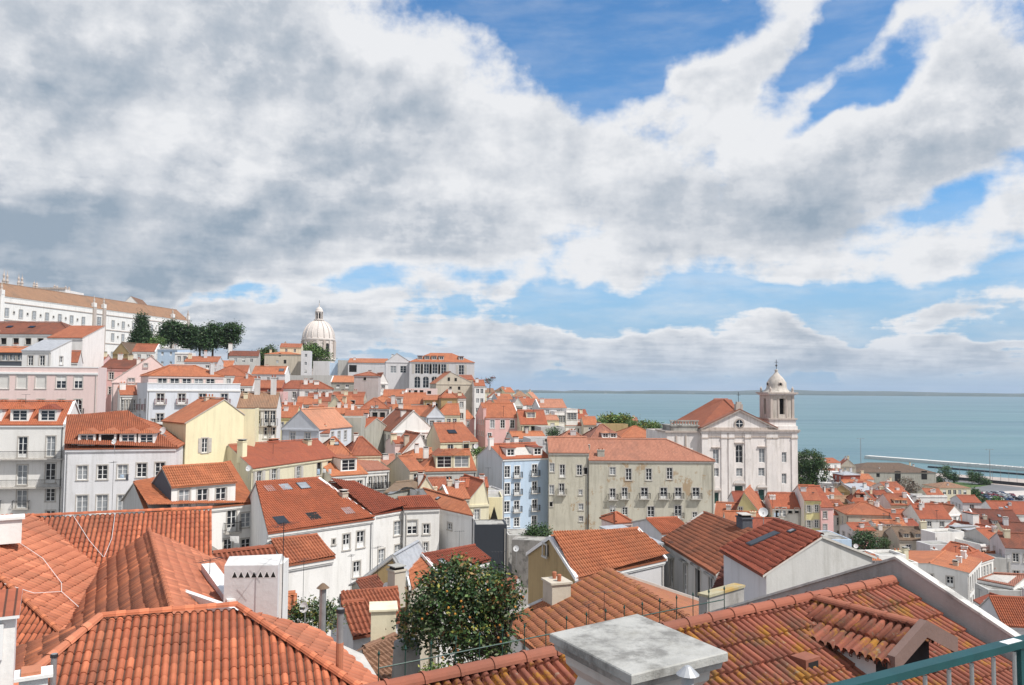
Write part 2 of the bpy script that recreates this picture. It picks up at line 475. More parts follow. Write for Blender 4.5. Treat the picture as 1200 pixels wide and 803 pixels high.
# ------------------------------------------------------------------ houses
BASES = []       # ground control points
ROOTS = []
def build(A, B, C, D, RL, RR, h, wall, roof, label, typ='gable', Y=100, cat='house', name='house', fw=None, lw=None, rw=None, bw=None, ch=(), dm=(), sk=(),
          vg='', corn=True, sur='S', group='houses of the old town', geo=None, side=None, par=.9, base=None, ws=1.0, hood=False, auto=False, swall=None, oh=.25, basemin=True, ns=None):
    """A front left, B front right, C back right, D back left at eave height (world); RL, RR ridge ends"""
    z0 = A.z - h
    th = math.atan2(B.y - A.y, B.x - A.x)
    c = (A + B + C + D) / 4
    root = empty(name, (c.x, c.y, z0), th); tag(root, label, cat, group)
    ROOTS.append(root)
    BASES.append((c.x, c.y, z0)); BASES.append((A.x, A.y, z0)); BASES.append((B.x, B.y, z0))
    inv = Matrix.Rotation(-th, 3, 'Z'); org = Vector((c.x, c.y, z0))
    L = lambda p: inv @ (Vector(p) - org)
    a, b_, c_, d_ = L(A), L(B), L(C), L(D)
    mat = M[wall]; rm = M[roof]; near = Y <= 165
    geo = (Y < 100) if geo is None else geo
    wm = MB(); low = -7
    sides = {'f': (a, b_, A, B, fw), 'r': (b_, c_, B, C, rw), 'b': (c_, d_, C, D, bw), 'l': (d_, a, D, A, lw)}
    top = h
    rnw = random.Random(int(abs(A.x * 31 + A.y * 17)))
    for sd, (p0, p1, w0, w1, spec) in sides.items():
        d2 = Vector((w1.x - w0.x, w1.y - w0.y)); W = d2.length
        if W < .05: continue
        if spec is None and auto and sd in 'flr' and W > 2.6 and h > 5.5 and not (sd in 'lr' and rnw.random() < .45):
            spec = ('g', max(1, int(W / rnw.uniform(2.6, 3.6))), 2, dict(k=rnw.choice(['w', 'w', 'c', 'd']), w=rnw.choice([.8, .95, 1.1]), h=rnw.choice([1.2, 1.5, 1.8]), tp=rnw.uniform(.5, 1.0)))
        d2 /= W
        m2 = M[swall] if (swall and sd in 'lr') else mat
        ops, place = [], []
        if spec:
            if spec[0] == 'g':
                _, nc, nr = spec[:3]; kw = spec[3] if len(spec) > 3 else {}
                kind, ww, hh, st, tp, mg = kw.get('k', 'w'), kw.get('w', 1.0), kw.get('h', 1.55), kw.get('st', 3.1), kw.get('tp', .9), kw.get('m', .1)
                for r in range(nr):
                    kd = kind[r] if isinstance(kind, (list, tuple)) else kind
                    hr = hh[r] if isinstance(hh, (list, tuple)) else hh
                    for i in range(nc):
                        s = W * (mg + (1 - 2 * mg) * ((i + .5) / nc))
                        place.append((s, h - tp - st * r - hr / 2, ww, hr, kd))
            else:
                for it in spec:
                    px, py, kd = it[:3]; ww = it[3] if len(it) > 3 else 1.0; hh = it[4] if len(it) > 4 else 1.6
                    q = hit_vert(px, py, w0, d2)
                    s = (q.x - w0.x) * d2.x + (q.y - w0.y) * d2.y
                    place.append((s, q.z - z0, ww, hh, kd))
        face_ang = math.atan2(p1.y - p0.y, p1.x - p0.x)
        dd = Vector((p1.x - p0.x, p1.y - p0.y, 0)).normalized(); nin = Vector((-dd.y, dd.x, 0))
        for s, z, ww, hh, kd in place:
            if sd == 'f': ww, hh = ww * ws, hh * ws
            if kd == 'w' and rnw.random() < .3: kd = 'c' if rnw.random() < .6 else 'h'
            bal = kd.isupper() or kd.startswith('B'); 
            kk = kd.lower()
            col = 'IR'
            if kd == 'RB': kk = 'd'; col = 'RI'; bal = True
            if s < ww / 2 + .02 or s > W - ww / 2 - .02: continue
            inset = z + hh / 2 < h - .03
            if inset: ops.append((s, z, ww, hh))
            fm, gm = win_mesh(kk, ww, hh, sur if Y < 260 else '')
            pos = Vector((p0.x, p0.y, 0)) + dd * s + nin * (0 if inset else -.19) + Vector((0, 0, z))
            if fm is None: link('opening', gm, root, pos, face_ang); o = None
            else:
                o = link('door' if kk == 'gd' else 'window', fm, root, pos, face_ang)
                link('pane', gm, o)
            if hood and sd == 'f' and fm:
                hb = MB(); hb.box(-ww/2 - .3, ww/2 + .3, -.32, -.002, hh/2 + .18, hh/2 + .32, M['CONC']); hb.box(-ww/2 - .2, ww/2 + .2, -.2, -.002, hh/2 + .132, hh/2 + .18, M['STN']); hb.build('hood', root, False, pos, face_ang)
            if bal:
                link('balcony', balc_mesh(ww + .7, col, Y < 110), root, pos + Vector((0, 0, -hh / 2)), face_ang)
        facade(wm, p0, p1, low, h, ops, m2)
        if typ == 'flat':
            t = .25
            wm.face([(p0.x, p0.y, h), (p1.x, p1.y, h), (p1.x, p1.y, h + par), (p0.x, p0.y, h + par)], m2)
    rl, rr = (L(RL), L(RR)) if RL is not None else (None, None)
    slopes = []
    if typ in ('gable', 'hip', 'hipR', 'hipL', 'front'):
        if typ == 'front':
            # ridge from front (rl) to back (rr)
            wm.face([a, b_, rl], mat); wm.face([c_, d_, rr], mat)
            slopes = [[d_, a, rl, rr], [b_, c_, rr, rl]]
        else:
            slopes = [[a, b_, rr, rl], [c_, d_, rl, rr]]
            ms = M[swall] if swall else mat
            if typ in ('hip', 'hipL'): slopes.append([d_, a, rl])
            else: wm.face([d_, a, rl], ms)
            if typ in ('hip', 'hipR'): slopes.append([b_, c_, rr])
            else: wm.face([b_, c_, rr], ms)
    elif typ == 'shed':       # high at the back
        rl, rr = d_ + Vector((0, 0, L(RL).z - h)), c_ + Vector((0, 0, L(RL).z - h))
        slopes = [[a, b_, rr, rl]]
        wm.face([d_, a, rl], mat); wm.face([b_, c_, rr], mat); wm.face([c_, d_, rl, rr], mat)
    wo = wm.build('wall', root)
    if 50 < Y < 230 and h > 6 and (b_ - a).length > 3:
        pb = MB(); x = rnw.choice([a.x + .25, b_.x - .25]); r = .045 if Y < 120 else .06
        pb.tube((x, a.y - .09, -6), (x, a.y - .09, h - .3), r, M[rnw.choice(['MG', 'STN', 'IR'])], 6); pb.build('downpipe', root)
    if typ == 'flat':
        rb = MB()
        t = .3
        cc = (a + b_ + c_ + d_) / 4
        ins = [p + (cc - p).normalized() * .35 for p in (a, b_, c_, d_)]
        rb.face([(p.x, p.y, h + .15) for p in ins], M['CONC'] if roof == 'flat' else rm)
        z = h + par
        ps = [a, b_, c_, d_]
        for i in range(4):
            j = (i + 1) % 4
            rb.face([(ps[i].x, ps[i].y, z), (ps[j].x, ps[j].y, z), (ins[j].x, ins[j].y, z), (ins[i].x, ins[i].y, z)], mat)
            rb.face([(ins[j].x, ins[j].y, z), (ins[j].x, ins[j].y, h + .15), (ins[i].x, ins[i].y, h + .15), (ins[i].x, ins[i].y, z)], mat)
        ro = rb.build('roof_terrace', root)
    else:
        rb = MB(); sheets = []; tk = .13
        hipset = typ in ('hip', 'hipR', 'hipL')
        def ext(s):
            s = [Vector(p) for p in s]
            o, al, u, n = slope_frame(s)
            out = []
            for i, p in enumerate(s):
                q = p.copy()
                if i < 2:    # eave corner
                    q = q - u * oh
                    # sideways: hips go outward with the corner, gables a little
                    other = s[1 - i]; sd_ = (p - other).normalized()
                    end_l = (i == 0)
                    is_hip = False
                    if hipset and len(s) == 3: is_hip = True
                    elif hipset:
                        if s is not None:
                            fl = abs((p - a).length) < .01 or abs((p - d_).length) < .01
                            is_hip = (typ == 'hip') or (typ == 'hipL' and fl) or (typ == 'hipR' and not fl)
                    q = q + sd_ * (oh * .9 if is_hip else .1)
                else:
                    pass
                out.append(q)
            if len(s) == 4 and not hipset:
                e = (s[1] - s[0]).normalized() * .1
                out[2] = out[2] + e; out[3] = out[3] - e
            return out
        for k, s in enumerate(slopes):
            e = ext(s); up = [p + Vector((0, 0, tk + .02)) for p in e]; dn = [p + Vector((0, 0, .02)) for p in e]
            rb.face(up, rm, uvs(up))
            rb.face(list(reversed(dn)), M['STN'])
            for i in range(len(e)):
                j = (i + 1) % len(e)
                if i == 0 or (len(e) == 4 and i in (1, 3) and not hipset):
                    rb.face([dn[i], dn[j], up[j], up[i]], rm if i == 0 else M['STN'])
            visible = k != 1 or typ == 'front'
            if geo and visible and roof in TILE_OK:
                try: sheets.append(tile_sheet([p + Vector((0, 0, .005)) for p in up], rm, seed=len(ROOTS) * 7 + k, amp=1.0))
                except Exception as ex: print('sheet', ex)
        zz = Vector((0, 0, tk + .03))
        if Y < 300 and typ != 'shed':
            caps(rb, rl + zz, rr + zz, rm, r=.13 if Y < 130 else .16, seg=.5 if Y < 120 else 1.5)
            if typ in ('hip', 'hipL'):
                for q in (a, d_): caps(rb, rl + zz, q + zz, rm, seg=.5 if Y < 120 else 1.5)
            if typ in ('hip', 'hipR'):
                for q in (b_, c_): caps(rb, rr + zz, q + zz, rm, seg=.5 if Y < 120 else 1.5)
        if sheets: ro = join_meshes('roof', [rb.mesh('roof')] + sheets, root)
        else: ro = rb.build('roof', root)
        if vg:
            vb = MB(); vm = M['FR'] if vg.isupper() else M['STN']
            ends = []
            if 'l' in vg.lower(): ends += [(a, rl), (d_, rl)] if typ != 'front' else [(a, rl), (d_, rr)]
            if 'r' in vg.lower(): ends += [(b_, rr), (c_, rr)] if typ != 'front' else [(b_, rl), (c_, rr)]
            for p, q in ends:
                p = p + (p - q).normalized() * oh
                side_ = Vector((1, 0, 0)) * .16
                for o_ in (1,):
                    lo, hi = Vector((0, 0, .0)), Vector((0, 0, tk + .14))
                    P0, P1 = [p - side_, p + side_], [q - side_, q + side_]
                    vb.face([P0[0] + hi, P0[1] + hi, P1[1] + hi, P1[0] + hi], vm)
                    vb.face([P0[0] + lo, P0[1] + lo, P0[1] + hi, P0[0] + hi], vm)
                    for e in (0, 1): vb.face([P0[e] + lo, P1[e] + lo, P1[e] + hi, P0[e] + hi], vm)
                if len(vb.f) == 8: vb.build('verge', root); vb = MB()

    if corn:
        cb = MB(); cm = M['FR'] if corn == 'W' else (mat if wall not in ('GP',) else M['STN'])
        W = (b_ - a).length
        cz = h - .02 if typ != 'flat' else h + .1
        cb.box(a.x + .003, b_.x - .003, a.y - .16, a.y + .02, cz - .3, cz, cm)
        cb.box(a.x + .003, b_.x - .003, a.y - .10, a.y + .02, cz - .42, cz - .3, cm)
        if typ == 'flat' and par > .3:
            cb.box(a.x - .06, b_.x + .06, a.y - .07, a.y + .02, h + par - .12, h + par + .04, cm)
        cb.build('cornice', root)
    # chimneys: (fx, fy, height[, w, d]) fractions of the plan
    for it in ch:
        fx, fy, hh = it[:3]; w = it[3] if len(it) > 3 else .8; dd_ = it[4] if len(it) > 4 else .6
        p = (a * (1 - fx) + b_ * fx) * (1 - fy) + (d_ * (1 - fx) + c_ * fx) * fy
        if typ == 'flat' or rl is None: zr = h
        elif typ == 'front': zr = h + (rl.z - h) * (1 - abs(fx - .5) * 2)
        elif typ == 'shed': zr = h + (rl.z - h) * fy
        else: zr = h + (rl.z - h) * (1 - abs(fy - .5) * 2)
        cbm = MB(); cmx = M[it[5]] if len(it) > 5 else M[rnw.choice(['W', 'W', 'WD', 'CR', 'LG', 'BE'])]
        if len(it) < 4: w, dd_ = rnw.uniform(.5, 1.1), rnw.uniform(.4, .8)
        cbm.box(p.x - w/2, p.x + w/2, p.y - dd_/2, p.y + dd_/2, zr - .8, zr + hh, cmx)
        cbm.box(p.x - w/2 - .07, p.x + w/2 + .07, p.y - dd_/2 - .07, p.y + dd_/2 + .07, zr + hh, zr + hh + .1, cmx)
        n = max(1, int(w / .4)) if rnw.random() < .5 else 0
        if n == 0:
            cbm.box(p.x - w/2 + .08, p.x + w/2 - .08, p.y - dd_/2 + .08, p.y + dd_/2 - .08, zr + hh + .1, zr + hh + .28, M['DH'])
            cbm.box(p.x - w/2 - .02, p.x + w/2 + .02, p.y - dd_/2 - .02, p.y + dd_/2 + .02, zr + hh + .28, zr + hh + .34, M[rnw.choice(['RC', 'STN', 'CONC'])])
        for i in range(n):
            x = p.x - w/2 + w * (i + .5) / n
            cbm.lathe([(.10, 0), (.12, .3), (.09, .33), (0, .34)], M['RC'], 8, (x, p.y, zr + hh + .1))
        cbm.build('chimney', ro)
    # dormers: (fx, w, hgt, up, kind, wall, rooftype)
    if dm:
        sl = [Vector(p) for p in slopes[0]] if slopes else None
        o, al, u, n = slope_frame(sl)
        g = u.z / max(1e-3, math.hypot(u.x, u.y))
        for it in dm:
            fx, w, hh = it[:3]; up_ = it[3] if len(it) > 3 else .5; kd = it[4] if len(it) > 4 else 'w'; dw = M[it[5]] if len(it) > 5 else mat; rt = it[6] if len(it) > 6 else 'g'
            x = a.x + (b_.x - a.x) * fx; y = a.y + up_; zb = h + up_ * g
            back = hh / g + .2
            db = MB(); W = w / 2; y1 = y + back; z1 = zb + hh
            # front with an opening
            ww, wh = w - .45, hh - .4
            facade(db, (x - W, y), (x + W, y), zb - .1, z1, [(W, zb + .02 + hh / 2, ww, wh)], dw, rev=.12)
            for sx in (-1, 1):
                db.face([(x + sx * W, y, zb - .1), (x + sx * W, y, z1), (x + sx * W, y1, z1)], dw)
            e = .22
            if rt == 'g':
                rz = z1 + w * .28
                for sx in (-1, 1):
                    pts = [(x + sx * (W + e), y - e, z1 - .06), (x + sx * (W + e), y1, z1 - .06), (x, y1 + w * .28 / g, rz), (x, y - e + .35, rz)]
                    if sx > 0: pts = [pts[0], pts[1], pts[2], pts[3]]
                    db.face(pts, rm, uvs([Vector(p) for p in pts]))
                db.face([(x - W - e, y - e, z1 - .06), (x + W + e, y - e, z1 - .06), (x, y - e + .35, rz)], rm, uvs([Vector((x - W - e, y - e, z1 - .06)), Vector((x + W + e, y - e, z1 - .06)), Vector((x, y - e + .35, rz))]))
                db.face([(x - W - e, y - e, z1 - .07), (x - W, y1, z1 - .07), (x + W, y1, z1 - .07), (x + W + e, y - e, z1 - .07)], dw)
            else:
                rm2 = M['ZN'] if rt == 'z' else rm
                pts = [Vector((x - W - .1, y - .15, z1)), Vector((x + W + .1, y - .15, z1)), Vector((x + W + .1, y1 + .3, z1 + .12)), Vector((x - W - .1, y1 + .3, z1 + .12))]
                db.face([p + Vector((0, 0, .1)) for p in pts], rm2, uvs(pts)); db.face(list(reversed(pts)), dw)
                for i in range(4):
                    j = (i + 1) % 4; k2 = Vector((0, 0, .1))
                    db.face([pts[i], pts[j], pts[j] + k2, pts[i] + k2], rm2)
            do = db.build('dormer', root)
            fm, gm = win_mesh(kd, ww, wh, '')
            wo_ = link('window', fm or gm, do, (x, y, zb + .02 + hh / 2))
            if fm: 
                j = gm  # the pane shares the frame's place
                pn = link('glazing', gm, do, (x, y, zb + .02 + hh / 2))
    # skylights: (fx, fs[, w, l, kind])
    if sk:
        sl = [Vector(p) for p in slopes[0]]
        o, al, u, n = slope_frame(sl)
        for it in sk:
            fx, fs = it[:2]; w = it[2] if len(it) > 2 else .8; l = it[3] if len(it) > 3 else 1.1; kd = it[4] if len(it) > 4 else 'GLL'
            lowp = sl[0] * (1 - fx) + sl[1] * fx; hip_ = sl[3] * (1 - fx) + sl[2] * fx
            q = lowp * (1 - fs) + hip_ * fs
            mt = Matrix((al, u, n)).transposed().to_4x4(); mt.translation = q + Vector((0, 0, tk + .02))
            sb = MB()
            sb.box(-w/2, w/2, -l/2, l/2, -.05, .15, M['IR'], mt)
            sb.box(-w/2 + .08, w/2 - .08, -l/2 + .08, l/2 - .08, .15, .165, M[kd], mt)
            sb.build('skylight', ro)
    return root

def Q(Y, A, B, RLp, RRp, h, wall, roof, label, m=.42, typ='gable', dmax=30, **k):
    a = P(A[0], A[1], Y); b = PZ(B[0], B[1], a.z)
    ab = Vector((b.x - a.x, b.y - a.y)); W = ab.length; ab /= W
    nn = Vector((-ab.y, ab.x))
    def perp(rise):
        r = PZ(RLp[0], RLp[1], a.z + rise); return (r.x - a.x) * nn.x + (r.y - a.y) * nn.y
    lo, hi = .05, 12.0
    for _ in range(50):
        md = (lo + hi) / 2
        d = perp(md) if a.z + md < CAMZ - .3 else -1
        if d > 0 and md / d < m: lo = md
        else: hi = md
    rise = lo
    rl = PZ(RLp[0], RLp[1], a.z + rise); rr = PZ(RRp[0], RRp[1], a.z + rise)
    if typ.startswith('hip'):
        n3 = Vector((nn.x, nn.y, 0))
        dl = (rl - a).dot(n3); dr = (rr - a).dot(n3)
        d = a + n3 * 2 * dl; c = b + n3 * 2 * dr
    else:
        d = 2 * rl - a; c = 2 * rr - b
    d.z = c.z = a.z
    return build(a, b, c, d, rl, rr, h, wall, roof, label, typ=typ, Y=Y, **k)

def group_ok(k): return k.get('name', 'house') == 'house'
def T(Y, A, bx, th, dep, rise, h, wall, roof, label, typ='gable', inset=None, rx=None, **k):
    a = P(A[0], A[1], Y); t = R(th)
    if typ in ('gable', 'hip', 'hipL', 'hipR') and Y > 90: rise *= .78
    if Y > 105 and typ != 'flat' and group_ok(k):
        k['auto'] = True
        if 'ch' not in k and random.Random(label).random() < .6: r_ = random.Random(label); k['ch'] = [(r_.uniform(.1, .9), r_.choice([.3, .6]), r_.uniform(.6, 1.3), r_.uniform(.6, 1.3), .7)]
    d2 = Vector((math.cos(t), math.sin(t), 0)); nn = Vector((-d2.y, d2.x, 0))
    r = ray(bx, A[1])
    # a + s*d2 on the vertical plane of the sight line
    nr = Vector((r.y, -r.x, 0))
    s = -(a - CAM).dot(nr) / d2.dot(nr)
    if s < 0 or s > 400: print('BAD WIDTH', label, s); s = 8
    b = a + d2 * s; c = b + nn * dep; d = a + nn * dep
    zz = Vector((0, 0, rise))
    if typ == 'front':
        f = .5
        if rx is not None:
            r = ray(rx, A[1]); nr = Vector((r.y, -r.x, 0)); f = (-(a - CAM).dot(nr) / d2.dot(nr)) / s
        rl = a.lerp(b, f) + zz; rr = d.lerp(c, f) + zz
    else:
        i = inset if inset is not None else min(dep / 2, s * .45)
        rl = a.lerp(d, .5) + zz; rr = b.lerp(c, .5) + zz
        if typ in ('hip', 'hipL'): rl = rl + d2 * i
        if typ in ('hip', 'hipR'): rr = rr - d2 * i
    return build(a, b, c, d, rl, rr, h, wall, roof, label, typ=typ, Y=Y, **k)
def g(n, r, **k): return ('g', n, r, k)
# ================================================================== left block
# pink flat fronted building
pink = T(127, (-45, 436), 115, 12, 5, 0, 16, 'PP', 'flat', 'pale pink building with white cornice and drawn blinds at the left edge', typ='flat', par=1.0, corn='W', ws=1.12, name='apartment_building', cat='building',
  fw=[(-22, 447.5, 'b', 1.35, 1.9), (4, 447.5, 'b', 1.35, 1.9), (25.5, 447.5, 'b', 1.35, 1.9), (47.7, 447.5, 'b', 1.35, 1.9), (71.7, 447.5, 'h', 1.3, 1.9), (91.8, 447.5, 'h', 1.1, 1.9),
      (4, 477, 'A', 1.0, 2.2), (25, 477, 'A', 1.0, 2.2), (47.5, 477, 'A', 1.0, 2.2), (71.5, 477, 'A', 1.0, 2.2), (91.3, 477, 'A', 1.0, 2.2)])
# white apartment house at the left edge
wapt = T(104, (-70, 497.5), 76, 10, 6.5, 3.6, 15, 'W', 'R', 'white apartment house with long iron balconies at the left edge', corn='W', ws=1.1, name='apartment_building', cat='building', vg='R',
  fw=[(26.5, 524, 'd', 1.0, 2.4), (59.5, 523, 'c', 1.0, 2.4), (-8, 524, 'd', 1.0, 2.4), (26, 556.5, 'c', 1.1, 2.3), (59, 554.5, 'd', 1.1, 2.3), (-8, 556, 'd', 1.0, 2.3),
      (25.5, 585, 'C', 1.1, 2.1), (59, 580, 'w', 1.0, 1.5), (-8, 585, 'D', 1.1, 2.1), (59, 605, 'w', 1.0, 1.3)],
  dm=[(.62, 2.2, 1.75, .3, 'w', 'W', 'g'), (.85, 2.2, 1.75, .3, 'w', 'W', 'g'), (.4, 2.2, 1.75, .3, 'w', 'W', 'g')], group='buildings beside the white apartment house')
for (y_, x0_, x1_) in ((537.5, -60, 75), (571, -60, 72)):      # the two long balconies
    p_ = hit_vert(x0_, y_, P(-70, 497.5, 104), (math.cos(R(10)), math.sin(R(10)))); q_ = hit_vert(x1_, y_, P(-70, 497.5, 104), (math.cos(R(10)), math.sin(R(10))))
    w_ = math.hypot(q_.x - p_.x, q_.y - p_.y); c_ = (p_ + q_) / 2 - wapt.location; c_ = Matrix.Rotation(-wapt.rotation_euler.z, 3, 'Z') @ c_
    link('balcony', balc_mesh(w_, 'IR', True, .9), wapt, (c_.x, c_.y, c_.z))
# stained white house with four dormers
Q(97, (76.5, 526.5), (206.5, 525), (78, 488.5), (150, 487.5), 15, 'SP', 'O', 'stained white house with four dormers in a row under a broad tiled roof', typ='hipR', corn=True, cat='house', ws=1.12, m=.5,
  fw=[(96.5, 554, 'w', 1.0, 1.5), (120, 553.5, 'w', 1.0, 1.5), (143.5, 553, 'w', 1.0, 1.5), (166, 551, 'w', 1.0, 1.5), (187.5, 550, 'w', 1.0, 1.5),
      (96, 591, 'c', 1.1, 1.9), (119.5, 591, 'c', 1.1, 2.0), (143, 590, 'c', .9, 1.8)],
  dm=[(.175, 1.9, 1.6, .6, 'w', 'W', 'g'), (.36, 1.9, 1.6, .6, 'x', 'W', 'g'), (.545, 1.9, 1.6, .6, 'w', 'W', 'g'), (.715, 1.9, 1.6, .6, 'w', 'W', 'g')], group='buildings beside the white apartment house')
# brown roofed block behind the pink building
T(172, (-60, 391), 84, -2, 12, 3.6, 15, 'W', 'B', 'white block with a weathered brown tiled roof above the pink building', typ='hipR', ch=[(.36, .1, .1, 1.4, .7), (.47, .06, -.4, 1.9, .7), (.6, .06, -.4, 2.3, .7), (.76, .06, -.4, 1.2, .7)], fw=g(8, 1, w=1.2, h=1.3, k='x'),
  sk=[(.47, .55, 1.2, 1.0, 'GL'), (.68, .55, 1.2, 1.0, 'GL')])
T(166, (56, 396), 97, -3, 8, 3, 13, 'W', 'O', 'white windowed wall of a low house right of the brown roofed block', typ='shed', fw=[(62, 401, 'c', 1.6, 1.0), (75, 401, 'x', .9, 1.4)], rw=[])
T(150, (-12, 413), 33, 0, 5, 1.2, 7, 'SL', 'O', 'dark attic strip with an orange roof behind the pink parapet', fw=g(4, 1, k='c', w=1.6, h=1.2, tp=.3))
T(147, (26, 411), 60, -4, 6, 2.2, 8, 'W', 'ZN_', 'white roof room under a sloping grey metal sheet roof', typ='shed')
T(153, (55, 424), 91, 18, 5, 2.6, 9, 'W', 'O', 'low orange roof with one skylight behind the pink parapet', typ='gable', sk=[(.4, .35)])
# pink gabled house
T(163, (131, 447), 214, 22, 16, 5.2, 17, 'PP', 'O', 'pink gable ended house between the pink front and the grey mansion', typ='front', rx=176, lw=g(2, 3, w=1.0, h=1.6), fw=[(154, 447, 'c', 1.2, 1.3), (171, 428, 'w', .7, .7)], ch=[(.35, .25, 1.0)])
T(172, (118, 432), 160, 10, 12, 2.6, 10, 'PK', 'B', 'dusty red house with a worn roof above the pink gable', ch=[(.3, .5, 1.2), (.6, .5, 1.0)])
# grey mansion
T(150, (172.5, 457), 281.5, 33, 12, 0, 16, 'LB', 'flat', 'pale grey mansion with white roof balustrade and red balconies', typ='flat', par=1.3, corn='W', name='mansion', cat='building',
  fw=[(188, 467.5, 'RB', 1.3, 2.0), (213, 467.5, 'RB', 1.3, 2.0), (237.3, 467.5, 'RB', 1.3, 2.0), (263, 467.5, 'RB', 1.3, 2.0), (187.5, 491, 'D', 1.3, 2.0), (180, 496, 'w', .9, 1.6), (213, 491, 'D', 1.3, 2.0), (237, 491, 'D', 1.3, 2.0)],
  lw=[(164, 474, 'RB', 1.1, 2.0), (170, 474, 'RB', 1.1, 2.0), (164, 492, 'D', 1.1, 2.0)])
T(155, (174, 440.5), 262, 33, 9, 2.6, 5, 'PP', 'O', 'setback attic floor with hipped orange roof on the grey mansion', typ='hip', fw=g(5, 1, k='w', w=1.6, h=1.8, tp=.4), ch=[(.85, .1, 2.2, .7, .7)])
T(158, (141, 463), 161, 30, 10, 2, 12, 'W', 'O', 'narrow white house in the lane left of the grey mansion', fw=g(4, 2, w=.6, h=2.2, st=3.2))
# yellow house
T(107, (218, 496), 296, 44, 8, 3.0, 16, 'PY', 'O', 'pale yellow house with a blank gable wall and one shuttered window', typ='front', rx=262, vg='', corn=False, fw=[(240, 522, 's', .8, 1.9)], lw=[(196, 515, 'w', .8, 1.2), (204, 515, 'w', .6, 1.0)], group='yellow houses in the middle')
T(112, (262, 482), 299, 12, 9, .1, 10, 'PY', 'flat', 'yellow end wall topped by a low parapet beside the yellow gable', typ='flat', par=.3, corn=False, group='yellow houses in the middle')
T(118, (278, 478), 324, 12, 10, 2.6, 10, 'W', 'TN', 'white house with tall narrow windows and tan tiled roof right of the mansion', fw=[(294, 490, 'd', .8, 2.4), (302, 490, 'd', .8, 2.4), (313, 489, 'D', .8, 2.4), (319.5, 489, 'D', .8, 2.4), (313, 507, 'd', .9, 1.6), (319, 507, 'd', .9, 1.6)], ch=[(.42, .45, 2.4, .8, .6), (.85, .45, 2.6, .8, .6), (.15, .3, .8)])
# ochre house
Q(105, (295, 549), (394, 535.5), (268, 523), (372, 516), 12, 'CR', 'R', 'cream house with rust red roof, dark shutters and two tall chimneys', m=.36, swall='CR',
  fw=[(304, 561, 's', 1.0, 2.0), (321.5, 558, 's', 1.0, 2.0), (350, 555, 's', .9, 2.0), (374, 549, 'x', 1.1, 2.0), (386, 546, 'x', .9, 1.9)], ch=[(.02, .25, 2.0, .9, .9, 'PY'), (.0, .7, 1.6, 1.2, .8, 'PY'), (.80, .35, .8, .9, .9, 'CR'), (.5, .55, .5, 1.6, .8, 'RD')], group='yellow houses in the middle')
# white house with slate dormer
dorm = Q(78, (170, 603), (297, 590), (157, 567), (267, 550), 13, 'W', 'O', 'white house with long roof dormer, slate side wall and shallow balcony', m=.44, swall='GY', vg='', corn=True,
  fw=[(271.5, 610.5, 'D', 1.0, 2.2), (288, 609.5, 'c', 1.1, 1.5), (267, 642, 'd', .9, 1.8), (288, 640.5, 'w', 1.0, 1.6)], sk=[(.12, .72, 1.3, 1.0, 'GL'), (.93, .86, .8, .8, 'GL')], group='white houses below the yellow house')
_q = hit_vert(201, 571, P(170, 603, 78), (math.cos(dorm.rotation_euler.z), math.sin(dorm.rotation_euler.z)))
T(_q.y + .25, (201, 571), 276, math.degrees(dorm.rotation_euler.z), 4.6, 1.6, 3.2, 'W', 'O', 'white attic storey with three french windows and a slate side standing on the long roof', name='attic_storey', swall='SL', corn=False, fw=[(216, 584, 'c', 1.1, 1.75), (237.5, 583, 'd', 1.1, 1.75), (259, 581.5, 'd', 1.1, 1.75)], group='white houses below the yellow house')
# big skylight roof
Q(74, (313.5, 625), (437, 608), (300, 567.5), (373, 562), 14, 'W', 'R', 'long white house with a wide red roof set with six skylights', m=.42, vg='R',
  fw=[(406, 635, 'd', .8, 1.5), (422.5, 632, 'd', .9, 1.6), (418, 667, 'd', .8, 1.5), (391, 635, 'x', .3, .5)], sk=[(.16, .83, 1.2, 1.3), (.38, .83, 1.2, 1.3), (.64, .83, 1.2, 1.3), (.14, .16, 1.2, 1.3, 'GL'), (.46, .16, 1.2, 1.3, 'DH'), (.83, .18, 1.2, 1.3)], ch=[(.98, .25, .6, .7, .7)], corn=True, lw=[(306, 650, 'x', .5, .8)], group='white houses below the yellow house')
Q(86, (437.5, 603), (473.5, 597), (385, 567), (415, 566.5), 13, 'W', 'R', 'white house with plain red roof right of the skylight roof', m=.42, typ='hipR', fw=[(466, 619, 'c', 1.1, 1.5), (447, 652, 'c', .9, 1.5), (466, 645, 'w', .9, 1.2)], group='white houses below the yellow house')
Q(89, (473.5, 597), (515, 595.5), (466, 585), (502, 583), 13, 'W', 'R', 'white house with three small windows under a short red roof', m=.3, fw=[(483, 618, 'w', 1.1, 1.5), (499.6, 620, 'w', .7, 1.1), (499, 641, 'w', .5, 1.0), (482, 645, 'c', .6, .9)], group='white houses below the yellow house')
Q(92, (515, 595), (556, 604), (496, 574), (545, 588), 13, 'W', 'O', 'blank white end house with one square window beside the dark cube', m=.32, geo=False, fw=[(527, 617, 'w', .8, .7)], sk=[(.2, .5, .6, .5)], group='white houses below the yellow house')
